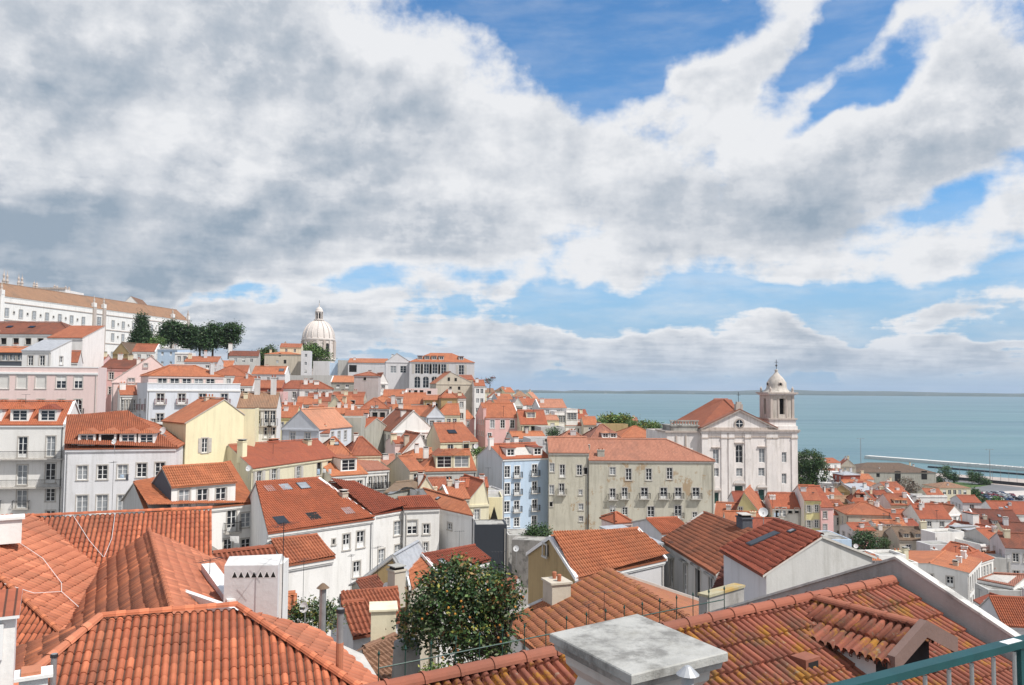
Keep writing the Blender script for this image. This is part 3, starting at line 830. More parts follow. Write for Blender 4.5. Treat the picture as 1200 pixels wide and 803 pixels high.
# long white terrace with french windows
T(118, (388, 558), 430, 38, 10, 2.6, 12, 'W', 'O', 'white terrace house with orange roof and gabled attic window', fw=g(4, 3, w=.8, h=1.6), dm=[(.55, 2.6, 2.0, .8, 'w', 'W', 'f')], lw=g(2, 1), group='white terrace in the middle')
T(128, (430, 552), 456, 38, 10, 1.6, 12, 'W', 'S', 'white terrace house with narrow windows and a long balcony', fw=g(5, 3, w=.7, h=2.0, k=['D', 'd', 'd']), group='white terrace in the middle')
T(140, (453, 546), 476, 38, 9, 1.6, 12, 'W', 'S', 'white terrace end house with two pairs of french windows', fw=g(3, 3, w=.8, h=2.2), group='white terrace in the middle')
T(132, (411, 534), 446, 20, 10, 3.2, 12, 'CR', 'O', 'cream house with hipped orange roof and corner balcony above the white terrace', typ='hip', fw=g(4, 1, w=.8, h=2, k='D'), lw=[(420, 540, 'x', .7, 1.1)], group='white terrace in the middle')
T(130, (378, 534), 412, 18, 12, 3.0, 12, 'PP', 'O', 'pinkish house with a broad orange roof left of the hipped roof', typ='hip', fw=g(3, 1, w=.9, h=1.3), sk=[(.6, .6)], group='white terrace in the middle')
# small house with tiled coping
Q(55, (333, 662.5), (390, 653), (318, 636), (371, 630), 9, 'W', 'O', 'small white house with ribbed orange roof behind the vented chimney', m=.42, geo=True, group='small houses in the courtyard')
Q(38, (250, 663), (321, 654.5), (249, 653), (318, 645.5), 4, 'W', 'O', 'low white wall capped by a narrow strip of orange tiles', m=.5, geo=True, corn=False, group='small houses in the courtyard')
Q(30, (262, 720), (345, 716), (262, 706), (345, 702), 3, 'W', 'O', 'low white yard wall with tiled top under the vented chimney', m=.4, corn=False, group='small houses in the courtyard')
# courtyard cluster
Q(62, (480, 690), (507, 672), (473, 657), (495, 652), 8, 'BE', 'O', 'small tiled roof with white verge partly hidden by the orange tree', m=.42, vg='L', geo=True, group='small houses in the courtyard')
Q(66, (512, 672), (572, 657), (496, 652.5), (556, 641.5), 8, 'W', 'R', 'dark red roof dotted with vent tiles behind the orange tree', m=.36, geo=True, sk=[(.2, .35, .7, .9)], vg='L', group='small houses in the courtyard')
T(64, (427, 680), 477, -12, 6, 1.8, 7, 'OC', 'ZN_', 'ochre gable with a grey sheet roof and white verge', typ='front', rx=460, vg='LR', corn=False, group='small houses in the courtyard')
Q(58, (424, 696), (449, 691), (418, 683), (441, 678), 6, 'BE', 'B', 'tiny lean-to roof of worn tiles beside a satellite dish', m=.4, geo=True, corn=False, group='small houses in the courtyard')
Q(46, (402, 742), (466, 728), (400, 699), (465, 692.5), 8, 'LG', 'O', 'low ribbed orange roof with a white chimney in the courtyard', m=.42, geo=True, corn=False, ch=[(1.0, .62, 1.4, .8, .8)], group='small houses in the courtyard')
Q(38, (414, 746), (441, 741), (401, 711), (425, 709), 6, 'LG', 'O', 'short steep orange lean-to roof over a pale grey wall', m=.5, geo=True, corn=False, vg='', group='small houses in the courtyard')
Q(32, (434, 806), (485, 790), (426, 765), (462, 750), 5, 'W', 'TN', 'low tan tiled roof at the foot of the rounded grey wall', m=.4, geo=True, corn=False, group='small houses in the courtyard')
Q(62, (440, 722), (492, 712), (470, 700), (490, 694), 7, 'BE', 'O', 'orange roof corner running in behind the orange tree', m=.4, geo=True, corn=False, group='small houses in the courtyard')
Q(40, (560, 712), (596, 704), (575, 690), (604, 682), 6, 'MV', 'B', 'small brown roof beside the ochre gable wall', m=.4, geo=True, corn=False, group='small houses in the courtyard')
# M2 ochre gable, M1 mossy roof
Q(56, (674, 678), (778, 655), (645, 632), (747, 622), 9, 'LG', 'O', 'ochre gabled house with bright ribbed roof between white verges', m=.5, swall='OC', vg='LR', geo=True,
  lw=[(641, 645, 'x', .6, .8), (616, 676, 'x', .6, 1.2)], corn='W', group='houses below the terrace')
m1 = None
Q(41, (590, 729), (641, 771), (716, 673), (812, 733), 6, 'W', 'NL2', 'cream house under a mossy faded roof just behind the concrete capped chimney', m=.36, geo=True, corn=False, fw=[(614, 762, 'x', .22, .7)], vg='l',
  ch=[(.1, .22, 1.1, 1.2, 1.0, 'BE')], group='houses below the terrace')
# R9 grey house with hooded windows
Q(68, (778, 635), (842, 674), (825, 603), (894, 629), 12, 'GY', 'B', 'grey house with hooded windows under a faded brown roof', m=.42, geo=True, corn=True,
  fw=[(787, 672, 'd', .8, 2.2), (803, 680, 'd', .8, 2.4), (818, 688, 'x', 1.0, 2.6), (834, 700, 'd', 1.0, 2.6)], vg='l', hood=True, ch=[(.72, .5, .9, 1.2, .8, 'SL')], group='houses below the terrace')
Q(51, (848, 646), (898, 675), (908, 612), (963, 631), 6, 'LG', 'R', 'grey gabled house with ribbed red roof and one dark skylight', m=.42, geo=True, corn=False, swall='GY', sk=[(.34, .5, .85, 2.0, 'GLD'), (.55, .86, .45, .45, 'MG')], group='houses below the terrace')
Q(52, (838, 696), (863, 707), (847, 668), (876, 680), 6, 'LG', 'DK', 'dark red lean-to roof tucked against the grey gable', m=.4, corn=False, geo=True, group='houses below the terrace')
T(66, (749, 640), 775, 25, 6, .5, 8, 'GY', 'ZN_', 'low shed with grey sheet roof right of the ochre gable', typ='shed', corn=False, group='houses below the terrace')
T(100, (722, 613), 740, 20, 4, 1.0, 9, 'PP', 'R', 'tiny pink rooftop hut in front of the long grey building', typ='hip', group='houses below the terrace')
T(92, (775, 626), 812, 15, 8, 1.2, 9, 'LG', 'R', 'low red roof between the ochre gable and the grey house', group='houses below the terrace')
# blue house and grey building
blue = Q(141, (589, 538), (643.5, 536), (574, 522), (627, 520), 18, 'BL', 'R', 'sky blue house with white balconies and a grey gable side', m=.62, swall='LB', corn='W', name='house', cat='house', sur='W',
  fw=[(594.5, 553, 'w', 1.0, 2.0), (606, 553, 'D', 1.0, 2.0), (626.5, 551, 'D', 1.0, 2.0), (594.5, 573, 'w', 1.0, 2.0), (606, 573, 'D', 1.0, 2.0), (626.5, 571, 'D', 1.0, 2.0),
      (594, 594, 'w', 1.0, 1.9), (605.5, 593.5, 'D', 1.0, 1.9), (626.5, 592, 'D', 1.0, 1.9), (594, 612, 'w', 1.0, 1.5), (605.5, 612, 'w', 1.0, 1.5), (626, 612, 'd', 1.0, 2.2)],
  dm=[(.2, 1.8, 1.5, .5, 'w', 'W', 'f'), (.78, 1.8, 1.5, .5, 'w', 'W', 'f')], ch=[(.02, .5, 1.2, .8, .8), (.45, .62, 1.2), (.62, .6, 1.5)], group='large houses in the middle')
T(142, (690.5, 539.5), 837, 1, 14, 4.0, 20, 'GP', 'S', 'long grey building with stained plaster and rows of small iron balconies', typ='hipR', name='apartment_building', cat='building', corn=True, vg='', sur='S',
  fw=[(718, 552, 'w', 1.0, 1.3), (736.7, 556, 'w', 1.0, 2.0), (760.3, 556, 'w', 1.0, 2.0), (784.7, 555, 'w', 1.0, 2.0),
      (718, 579, 'D', .95, 1.9), (732, 578, 'D', .95, 1.9), (755.2, 578, 'D', 1.2, 1.9), (777.8, 578, 'D', 1.2, 1.9), (794.8, 578, 'D', 1.1, 1.9), (815.6, 578, 'D', 1.2, 1.9),
      (717.8, 598, 'w', .9, 1.4), (732.3, 599, 'w', .9, 1.3), (762.8, 601, 'd', 1.2, 2.2), (794.6, 600, 'D', 1.2, 2.2), (814.4, 603.5, 'w', .8, 1.0), (717.6, 615, 'w', .9, 1.1)],
  ch=[(.1, .1, 1.0, 1.2, 1.0, 'GW'), (.0, .25, .6, 1.0, .8, 'GW')], group='large houses in the middle')
T(142.3, (643.5, 530.5), 690.3, 1, 9, 2.9, 21, 'GP', 'S', 'left wing of the long grey building with rust coloured stains', name='apartment_building', cat='building', corn=True, typ='gable',
  fw=[(647, 548, 'c', .8, 1.5), (659, 552, 'd', .9, 2.2), (679, 551, 'w', .9, 1.8), (686.5, 552, 'x', .6, 1.1), (646.6, 574, 'c', .8, 1.6), (658.3, 573, 'D', .9, 1.9), (680.6, 577, 'w', .6, .9),
      (645.8, 591, 'x', .5, .8), (681, 594, 'w', .8, 1.1), (681, 608, 'w', .7, .9), (645.5, 611, 'x', 1.0, 1.8)], group='large houses in the middle')
# dark cube, pink gable with the triangle
T(104, (556, 617), 594, 6, 4, 0, 7, 'BK', 'flat', 'black flat roofed cube beside the blank white end house', typ='flat', par=.2, corn=False, group='large houses in the middle')
T(125, (571, 587), 589, 4, 8, 0, 12, 'PY', 'flat', 'peach roof tower left of the blue house', typ='flat', par=.5, corn=False, group='large houses in the middle')
T(118, (545, 592), 573, 22, 9, 3.2, 11, 'CR', 'R', 'cream gable wall in front of the peach tower', typ='front', rx=567, group='large houses in the middle')
T(132, (572, 578), 590, 20, 6, 0, 8, 'LG', 'flat', 'grey roof box with railing beside the blue gable', typ='flat', par=.4, corn=False, group='large houses in the middle')
T(112, (596, 629), 622, 8, 5, 0, 6, 'GY', 'flat', 'stepped grey retaining wall at the foot of the blue house', typ='flat', par=.2, corn=False, group='large houses in the middle')
T(108, (600, 634), 640, -12, 3, 0, 6, 'GWL', 'flat', 'low dark garden wall below the blue house', typ='flat', par=.2, corn=False, group='large houses in the middle')
# grey house with two big dormers
T(138, (494, 552.5), 558, 14, 12, 3.8, 12, 'GY', 'O', 'grey house with two large gabled dormers left of the blue house', typ='hipL', dm=[(.42, 2.9, 2.3, .6, 'w', 'CR', 'g'), (.74, 2.9, 2.3, .6, 'c', 'CR', 'g')], fw=g(3, 2, h=1.6), lw=[], group='small houses left of the blue house')
T(130, (480, 552), 497, 35, 8, 2.4, 10, 'BE', 'O', 'tan gable end with orange roof attached to the double dormer house', group='small houses left of the blue house')
T(146, (478, 538), 510, 20, 6, 1.8, 8, 'CR', 'O', 'orange roof with a white chimney behind the double dormers', ch=[(.4, .3, 1.4)], typ='hipL', group='small houses left of the blue house')
T(118, (506, 574), 527, 20, 5, 1.6, 9, 'CR', 'O', 'small orange roof below the double dormer house', group='small houses left of the blue house')
T(114, (526, 585), 550, 20, 6, 1.8, 9, 'BE', 'O', 'orange roofed cottage touching the cream gable wall', vg='L', ch=[(.6, .4, 1.0), (.3, .5, .8)], group='small houses left of the blue house')
T(122, (540, 571), 572, 8, 4.5, 1.2, 9, 'OC', 'R', 'low rusty roof below the double dormers near the blue gable', ch=[(.8, .3, .9)], group='small houses left of the blue house')
Q(104, (448, 578), (487, 572), (463, 567), (489, 564), 8, 'GW', 'OB', 'flat pitched brown roof covered with a grey cloth', m=.25, corn=False, group='small houses left of the blue house')
T(110, (487, 580), 512, 15, 6, 2.2, 9, 'CR', 'O', 'cream gable with an orange roof right of the brown roof', typ='front', group='small houses left of the blue house')
T(108, (497, 590), 526, 20, 5, 1.2, 8, 'W', 'O', 'narrow orange roof above the blank white end house', group='small houses left of the blue house')
# middle hill
T(170, (460, 506), 510, 24, 14, 4.2, 13, 'W', 'B', 'large white gable with a brown roof slope in the middle of the hill', typ='front', rx=484.5, lw=g(4, 3, w=.9, h=1.6), vg='L', group='white gables on the hill')
T(155, (473, 532), 502, 24, 10, 3.6, 10, 'W', 'O', 'smaller white gable in front of the large white gable', typ='front', rx=493, vg='L', group='white gables on the hill')
T(158, (463, 520), 474, 24, 7, 1.2, 8, 'PP', 'R', 'pink walled annex left of the smaller white gable', group='white gables on the hill')
Q(160, (516, 518.5), (560, 517.5), (508, 497), (542, 496.5), 9, 'CR', 'O', 'cream house with vivid orange roof and an open skylight', m=.5, fw=[(528, 524.5, 'd', 1.1, 1.8), (546, 523, 'x', 1.2, 1.8), (556, 523, 'x', .9, 1.5)], sk=[(.45, .5, 1.8, 1.4, 'GL')], group='houses on the middle of the hill')
T(218, (569, 489.5), 608.5, 14, 13, 4.6, 14, 'PK', 'O', 'tall pink house with white window surrounds in the centre of the hill', typ='gable', corn=True, sur='W',
  fw=[(577, 497, 'w', 1.2, 2.2), (589, 497, 'w', 1.2, 2.2), (600.3, 497, 'w', 1.2, 2.2), (573.8, 511, 'w', 1.0, 1.6), (596, 510, 'w', 1.0, 1.4)], vg='R', ch=[(-.02, .05, 2.0, .8, .8, 'PK')], group='houses on the middle of the hill')
T(226, (541, 491), 556, 25, 10, 2.5, 12, 'PK', 'O', 'windowless pink wall attached left of the tall pink house', group='houses on the middle of the hill')
T(214, (610, 497.5), 641.5, 8, 12, 4.4, 9, 'CR', 'R', 'cream house with dark red roof and dormer right of the tall pink house', fw=[(617, 503, 'x', 1.2, 1.6), (625, 503, 'x', 1.2, 1.6), (637.5, 504, 'x', 1.2, 2.0)], dm=[(.45, 2.6, 1.7, 2.6, 'c', 'CR', 'f')], vg='', group='houses on the middle of the hill')
T(205, (634, 503), 662, 10, 8, 0, 9, 'GY', 'flat', 'grey roof terrace with plants right of the cream dark roofed house', typ='flat', par=.5, corn=False, group='houses on the middle of the hill')
T(196, (601, 514), 640, 12, 8, 1.6, 9, 'LG', 'O', 'pale wall with small orange roof behind the blue house', ch=[(.5, .4, 1.2)], group='houses on the middle of the hill')
T(180, (622, 517), 658, 10, 9, 0, 9, 'LG', 'flat', 'long pale grey parapet wall between the blue and grey buildings', typ='flat', par=.5, corn=False, fw=[(640, 516, 'x', .6, .6)], group='houses on the middle of the hill')
T(172, (655, 517.5), 690, 4, 8, 2.6, 12, 'LG', 'S', 'salmon roofed block rising behind the left wing', typ='hip', group='houses on the middle of the hill')
T(165, (692, 515.5), 730, 4, 11, 3.4, 12, 'W', 'S', 'hipped salmon roof with two small dormers behind the long grey building', typ='hip', dm=[(.48, 1.5, 1.2, .5, 'w', 'W', 'g'), (.72, 1.5, 1.2, .5, 'w', 'W', 'g')], inset=3, group='houses on the middle of the hill')
T(235, (727, 513), 775, 6, 14, 3.6, 10, 'W', 'O', 'white house with hipped orange roof beside the church', typ='hip', fw=g(6, 1, w=1.2, h=1.8, tp=.9), corn='W', group='houses on the middle of the hill')
T(300, (700, 499), 736, 6, 6, 0, 12, 'OC', 'flat', 'ochre fort wall with merlons below the palms', typ='flat', par=.6, corn=False, name='fort_wall', cat='wall', group='houses on the middle of the hill')
T(330, (738, 494), 748, 6, 6, 2, 9, 'PP', 'S', 'tiny pink and white kiosk house behind the green hedge', group='houses on the middle of the hill')
# white ornamental gables
for x0, x1, y0, lab in ((650, 664, 486, 'yellowish white front with stepped gables near the river'), (663.5, 677, 483, 'tall white front with three pinnacled gables near the river')):
    T(255, (x0, y0), x1, 6, 12, .1, 13, 'W', 'flat', lab, typ='flat', par=1.0, name='gabled_house', cat='house', fw=g(3, 1, w=.9, h=2.2, tp=.2), group='pinnacled fronts near the river')
T(262, (632, 478), 664, 8, 14, 3.2, 8, 'LG', 'S', 'pale roof behind the pinnacled fronts', typ='gable', vg='L', group='roofs by the river')
T(250, (640, 492.5), 655, 8, 8, 1.5, 8, 'PY', 'S', 'small yellow wall left of the pinnacled fronts', group='roofs by the river')
T(262, (676, 491), 690, 6, 12, 3.4, 8, 'W', 'R', 'red roofed house right of the pinnacled fronts', group='roofs by the river')
T(250, (684, 498), 700, 2, 10, 2.8, 8, 'BE', 'O', 'orange roof at the right end of the hillside rooftops', group='roofs by the river')
T(255, (663, 499), 690, 6, 6, 1, 8, 'W', 'O', 'white wall with blue shadowed door below the pinnacled fronts', fw=g(3, 1, k='x'), group='roofs by the river')
# far ridge cluster
for i, (x0, x1, y, Y, wl, rf, lb) in enumerate((
  (568, 580, 460, 380, 'CR', 'TN', 'tan roofed far house left of the ridge cluster'), (580, 594, 458, 390, 'BE', 'TN', 'tan far house at the top of the ridge cluster'),
  (592, 603, 460, 385, 'CR', 'O', 'far cream house at the right end of the ridge top'), (573, 590, 466, 350, 'W', 'O', 'far white house under the ridge top'),
  (583, 601, 468, 330, 'LG', 'O', 'far grey house with a wide orange gable roof under the ridge top'), (600, 613, 465, 345, 'GY', 'TN', 'far grey house stepping down to the river'),
  (607, 624, 471, 320, 'PP', 'R', 'far pinkish house with red roof stepping down to the river'), (601, 613, 475, 290, 'W', 'O', 'far white house above the dark red roof'),
  (618, 632, 475, 300, 'GY', 'R', 'far grey house just left of the pale river roof'), (566, 584, 476, 290, 'W', 'S', 'far white house behind the tall pink house'),
  (583, 602, 477, 275, 'CR', 'O', 'far cream house directly behind the pink roof ridge'), (611, 625, 467, 390, 'CR', 'S', 'furthest cream house at the sea end of the ridge'),
  (556, 569, 471, 300, 'W', 'O', 'far white house below the beige gable'), (628, 642, 480, 270, 'BE', 'B', 'far beige house beside the pale river roof'))):
    T(Y, (x0, y), x1, (12, -8, 20, 6, 15, -12)[i % 6], 10 + i % 4, 2.4 + .3 * (i % 3), 9, wl, rf, lb, typ=('gable', 'hip', 'gable', 'front')[i % 4], fw=g(2 + i % 2, 1, w=1.1, h=1.5), group='far houses on the ridge by the river')
# upper hill
T(300, (480, 424), 556, 8, 16, 4.6, 22, 'LG', 'O', 'large pale building with arched lower windows crowning the hill', typ='hip', name='mansion', cat='building', corn=True,
  fw=[(489.3, 432.3, 's', 1.9, 3.6), (499.6, 432.3, 's', 1.9, 3.6), (509.6, 432.3, 's', 1.9, 3.6), (519.8, 432.6, 's', 1.9, 3.6), (540.6, 433.6, 's', 1.9, 3.6), (489, 448, 'a', 2.2, 4.2), (499, 448, 'a', 2.2, 4.2), (509, 448, 'a', 2.2, 4.2)],
  dm=[(.16, 1.9, 1.5, 1.8, 'w', 'GY', 'f'), (.27, 1.9, 1.5, 1.8, 'w', 'GY', 'f'), (.38, 1.9, 1.5, 1.8, 'w', 'GY', 'f'), (.49, 1.9, 1.5, 1.8, 'w', 'GY', 'f'), (.8, 1.9, 1.5, 1.8, 'w', 'GY', 'f')], group='upper hill houses')
T(306, (452, 424), 481, 10, 14, 3.2, 20, 'LG', 'ZN_', 'pale gabled wing left of the large hilltop building', typ='front', rx=465, fw=[(461, 433, 'w', 2.2, 2.6), (472.5, 433, 'w', 2.2, 2.6)], group='upper hill houses')
T(325, (408, 425), 453.5, 6, 14, 2.4, 16, 'LG', 'O2', 'long low grey building with bright orange roof left of the gabled wing', fw=[(413.5, 432, 'x', 3.0, 2.8)], group='upper hill houses')
T(330, (367, 424), 385, 4, 8, 0, 12, 'LG', 'flat', 'blank pale box left of the painted wall', typ='flat', par=.3, corn=False, group='upper hill houses')
T(334, (385, 426), 396, 4, 6, 0, 10, 'BL', 'flat', 'blue painted wall between two blank grey boxes', typ='flat', par=.3, corn=False, group='upper hill houses')
T(332, (396, 423), 410, 4, 8, 0, 12, 'GY', 'flat', 'blank grey box right of the blue painted wall', typ='flat', par=.3, corn=False, group='upper hill houses')
T(320, (310, 415), 353, 10, 12, 1.6, 16, 'BE', 'O', 'bare beige building with small windows left of the dome', typ='hip', fw=[(328, 416, 'x', .9, 1.2), (334, 424, 'x', 1.0, 1.5), (325, 424, 'w', .9, 1.1)], group='upper hill houses')
T(326, (328, 407), 353, 10, 10, 2.2, 14, 'CR', 'O', 'cream upper house with orange roof just left of the dome', group='upper hill houses')
T(312, (353, 412), 364, 10, 9, .1, 14, 'LG', 'flat', 'tall narrow white wall with pipes between the beige building and the trees', typ='flat', par=.3, corn=False, fw=g(1, 3, w=.9, h=1.2), group='upper hill houses')
T(300, (268, 417), 303, 14, 12, 2.6, 12, 'GY', 'B', 'grey house with brown roof and tall chimney right of the pines', fw=g(3, 1, w=1, h=1.4), ch=[(.0, .5, 2.6, 1.4, 1.4)], group='upper hill houses')
T(330, (300, 414), 313, 10, 10, 2.0, 10, 'BE', 'OB', 'small brown roofed house among the bushes left of the beige building', group='upper hill houses')
T(262, (295, 438.5), 334, 6, 10, 3.2, 9, 'LG', 'O', 'pale house with bright orange roof and a white stepped gable', vg='R', swall='W', sk=[(.85, .5, 1.6, 2.0, 'SL')], group='rooftops under the dome')
T(285, (288, 440), 368, 4, 6, 0, 8, 'GY', 'flat', 'long grey retaining wall under the beige building', typ='flat', par=.2, corn=False, name='retaining_wall', cat='wall', group='rooftops under the dome')
T(285, (367, 440.5), 400, 2, 6, 0, 8, 'GY', 'flat', 'grey retaining wall under the blue painted wall', typ='flat', par=.2, corn=False, name='retaining_wall', cat='wall', group='rooftops under the dome')
T(235, (288, 454.5), 330, 8, 11, 2.6, 10, 'RD', 'O', 'dark red walled house under a long orange roof', fw=g(2, 1, k='w', w=1.6, h=1.2, tp=.3), ch=[(.2, .6, .8)], group='rooftops under the dome')
T(228, (308, 460), 332, 6, 8, 0, 9, 'PK', 'flat', 'small pink cube in front of the dark red house', typ='flat', par=.2, corn=False, fw=[(325, 467, 'x', .7, .9)], group='rooftops under the dome')
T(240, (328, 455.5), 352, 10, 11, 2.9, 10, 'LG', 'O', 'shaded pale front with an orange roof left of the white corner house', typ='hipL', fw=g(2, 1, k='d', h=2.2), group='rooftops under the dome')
T(240, (351, 456), 389, 10, 11, 2.9, 10, 'W', 'O', 'bright white corner house with three windows and two white chimneys', typ='hipR', fw=g(3, 1, w=1.1, h=1.8, tp=.7), ch=[(.16, .3, 1.4, 1.1, .8), (.5, .3, .8, 1.4, .8), (.32, .4, 1.0)], group='rooftops under the dome')
T(258, (388, 448), 415, 6, 12, 2.4, 12, 'GW', 'O2', 'stained grey wall with orange roof left of the lilac tower', vg='L', group='rooftops under the dome')
T(242, (415, 440.5), 443.5, 4, 14, 1.4, 20, 'MV', 'O', 'tall windowless lilac grey tower block under an orange roof', typ='hip', fw=[(427.5, 443.5, 'x', .8, 1.1)], group='rooftops under the dome')
T(250, (443, 449), 455, 20, 10, 3, 14, 'W', 'O', 'narrow white gable leaning on the lilac tower', typ='front', group='rooftops under the dome')
T(235, (449, 464.5), 475.5, 6, 9, 2.2, 9, 'W', 'O', 'white cottage with orange roof right of the lilac tower', ch=[(-.05, .5, .6), (.9, .2, .8)], vg='R', group='hillside rooftops')
T(260, (476, 456), 512, 4, 8, 0, 9, 'PP', 'flat', 'pink roof terrace with dark openings below the hilltop building', typ='flat', par=.2, corn=False, fw=[(481, 459.5, 'x', 1.2, 1.2), (487, 459.5, 'x', 1.2, 1.2), (494, 459.5, 'x', 1.2, 1.2), (503, 460, 'x', 1.2, 1.0)], group='hillside rooftops')
T(222, (472, 473.5), 498, 4, 12, 3.6, 9, 'W', 'O', 'plain broad orange roof over a white wall below the pink terrace', fw=g(3, 1, w=.9, h=1.2), group='hillside rooftops')
T(220, (496, 469), 517, 4, 8, 1.4, 9, 'OC', 'O', 'ochre walled house under a thin strip of orange roof', fw=g(2, 1, k='x', h=1.2), group='hillside rooftops')
T(214, (517, 466.5), 537, 10, 9, 2.6, 11, 'OC', 'O', 'square ochre house with hipped roof and white flank', typ='hip', rw=None, group='hillside rooftops')
T(222, (536, 467), 546, 15, 9, 1.4, 12, 'W', 'O', 'narrow white house touching the square ochre house', fw=g(1, 2), group='hillside rooftops')
T(270, (511, 449.5), 556, 14, 14, 3.8, 16, 'BE', 'O', 'big beige gable with small scattered windows on the upper hill', typ='front', rx=528, fw=[(526, 444.5, 'x', .8, 1.2), (534, 445, 'x', .8, 1.1), (528, 455, 'x', .8, 1.1), (538, 455, 'x', .8, 1.1)], lw=g(2, 3), group='hillside rooftops')
T(278, (540, 445), 555.5, 12, 10, 1.8, 12, 'CR', 'O', 'orange roof and cream wall behind the big beige gable', group='hillside rooftops')
T(265, (556, 452.5), 568.5, 8, 10, 2.4, 14, 'W', 'O', 'tall white house with orange roof right of the big beige gable', fw=g(2, 3, w=1.0, h=1.5), group='hillside rooftops')
T(200, (423, 479), 456, 10, 12, 3.0, 10, 'MV', 'O', 'lilac grey house with hipped orange roof and rooftop chimneys', typ='hip', fw=g(3, 1, w=1.2, h=2, k='x'), ch=[(.55, .02, .4, .9, .6), (.4, .02, .5, .6, .6)], group='hillside rooftops')
T(206, (455, 477), 466, 15, 10, 2, 12, 'W', 'O', 'slender white house right of the lilac grey house', fw=g(1, 2, w=.9, h=1.8), ch=[(.6, .2, 2.0)], group='hillside rooftops')
T(224, (433, 471.5), 464, 8, 9, 1.9, 9, 'LG', 'O', 'orange hipped roof behind the lilac grey house', typ='hip', fw=g(2, 1), group='hillside rooftops')
T(196, (461, 486.5), 483, 12, 9, 2.8, 9, 'CR', 'O', 'orange roof with cream verge above the large white gable', vg='', group='hillside rooftops')
T(200, (482, 487.5), 503, 10, 9, 2.8, 9, 'OC', 'O', 'orange roof edged by cream mortar between white cottages', vg='l', group='hillside rooftops')
T(192, (500, 488.5), 521, 16, 8, 2.4, 9, 'LB', 'O', 'bluish white cottage with a steep orange gable', typ='front', fw=g(2, 1), group='hillside rooftops')
T(200, (513, 486.5), 539, 8, 9, 3.2, 9, 'CR', 'O', 'cream cottage with orange roof left of the pink wall', fw=g(3, 1, w=.9, h=1.3), typ='hipL', group='hillside rooftops')
T(186, (430, 498), 447.5, 4, 8, 1.6, 13, 'W', 'R', 'white house with saw toothed eaves and three small windows', fw=[(433.5, 512, 'c', .9, 1.6), (438.6, 512, 'c', .9, 1.6), (443.8, 512, 'c', .9, 1.6), (436, 500, 'w', .8, .8)], group='hillside rooftops')
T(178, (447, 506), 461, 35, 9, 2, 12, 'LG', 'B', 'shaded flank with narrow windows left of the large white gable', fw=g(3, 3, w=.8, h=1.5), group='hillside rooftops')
T(162, (386, 491), 423, 4, 9, 0, 14, 'GW', 'flat', 'tall stained grey green wall without windows in the middle of the hill', typ='flat', par=.3, corn=False, group='hillside rooftops')
T(172, (404, 501), 428, -25, 8, 2.4, 9, 'GW', 'R', 'tumbledown red roof beside the stained grey green wall', ch=[(.5, .5, .8)], group='hillside rooftops')
T(180, (404, 492), 432, 10, 10, 2.6, 9, 'MV', 'O', 'orange roof with mauve dormer wall above the tumbledown roof', ch=[(.3, .5, 1.2)], group='hillside rooftops')
T(176, (358, 490.5), 390, 6, 10, 3.0, 9, 'LG', 'O', 'orange roof over pale grey wall left of the stained wall', typ='hipR', fw=g(2, 1, k='x', w=.9, h=1), group='hillside rooftops')
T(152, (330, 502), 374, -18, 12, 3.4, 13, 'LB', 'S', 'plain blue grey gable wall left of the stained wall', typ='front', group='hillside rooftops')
T(150, (374, 508), 386, 10, 8, 1.2, 12, 'W', 'O', 'small white front with a tall dark doorway', fw=[(376.5, 518, 'x', 1.0, 2.4), (383, 517, 'd', .9, 2.6)], group='hillside rooftops')
T(160, (323, 489.5), 346, 6, 9, 2.6, 14, 'YL', 'O', 'bright yellow house with a small orange roof', fw=g(2, 1, w=.9, h=1.2), group='hillside rooftops')
T(205, (324, 482), 352, 8, 9, 2.4, 9, 'W', 'R', 'red roof and white chimneys above the yellow house', ch=[(.3, .4, 1.2), (.7, .3, 1.4)], group='hillside rooftops')
T(215, (348, 474), 372, 12, 9, 2.2, 9, 'GY', 'O', 'small grey house with green awning on the hillside', ch=[(.9, .4, 1.2)], group='hillside rooftops')
T(220, (360, 470.5), 388, 10, 9, 2.6, 9, 'CR', 'O', 'orange roof below the bright white corner house', ch=[(.5, .3, 1.2), (.8, .3, 1.4)], group='hillside rooftops')
T(232, (388, 467.5), 426, 5, 10, 2.2, 9, 'BE', 'O', 'long orange roof below the stained grey wall', ch=[(.3, .4, 1.0), (.7, .4, 1.0)], group='hillside rooftops')
T(205, (382, 478), 404, -14, 9, 2.8, 9, 'CR', 'O', 'cream chimneyed cottage in the thick of the hillside roofs', typ='front', ch=[(.2, .2, 1.8), (.8, .2, 1.4)], group='hillside rooftops')
T(210, (403, 474), 426, 12, 9, 2.4, 9, 'W', 'O', 'white cottage with dark window just left of the lilac grey house', fw=[(413, 473, 'x', 1.2, 1.6)], ch=[(.1, .5, 1.4)], group='hillside rooftops')
T(190, (366, 482), 384, 14, 8, 2.2, 9, 'W', 'S', 'white rooftop room with pale orange tiles', ch=[(.5, .5, 1.0)], group='hillside rooftops')
T(186, (392, 485), 412, 8, 8, 2.0, 9, 'BE', 'O', 'beige house with cluster of roof pots above the stained wall', ch=[(.2, .4, 1.2), (.6, .4, .8)], group='hillside rooftops')
T(250, (300, 470), 326, 8, 9, 2.0, 9, 'W', 'R', 'small white house right of the grey mansion roof', group='hillside rooftops')
T(230, (282, 468), 300, 8, 9, 3.2, 9, 'CR', 'B', 'brown roof between the grey mansion and the dark red house', group='hillside rooftops')
T(262, (230, 430), 272, 12, 10, 2.6, 10, 'W', 'O', 'white house with orange roof below the pines', ch=[(.2, .3, 1.6)], fw=g(3, 1), group='houses under the pines')
T(230, (246, 440), 290, 12, 11, 3.4, 10, 'W', 'O', 'white house with wide orange roof behind the mansion attic', ch=[(.1, .3, 1.2)], fw=g(3, 1), typ='hip', group='houses under the pines')
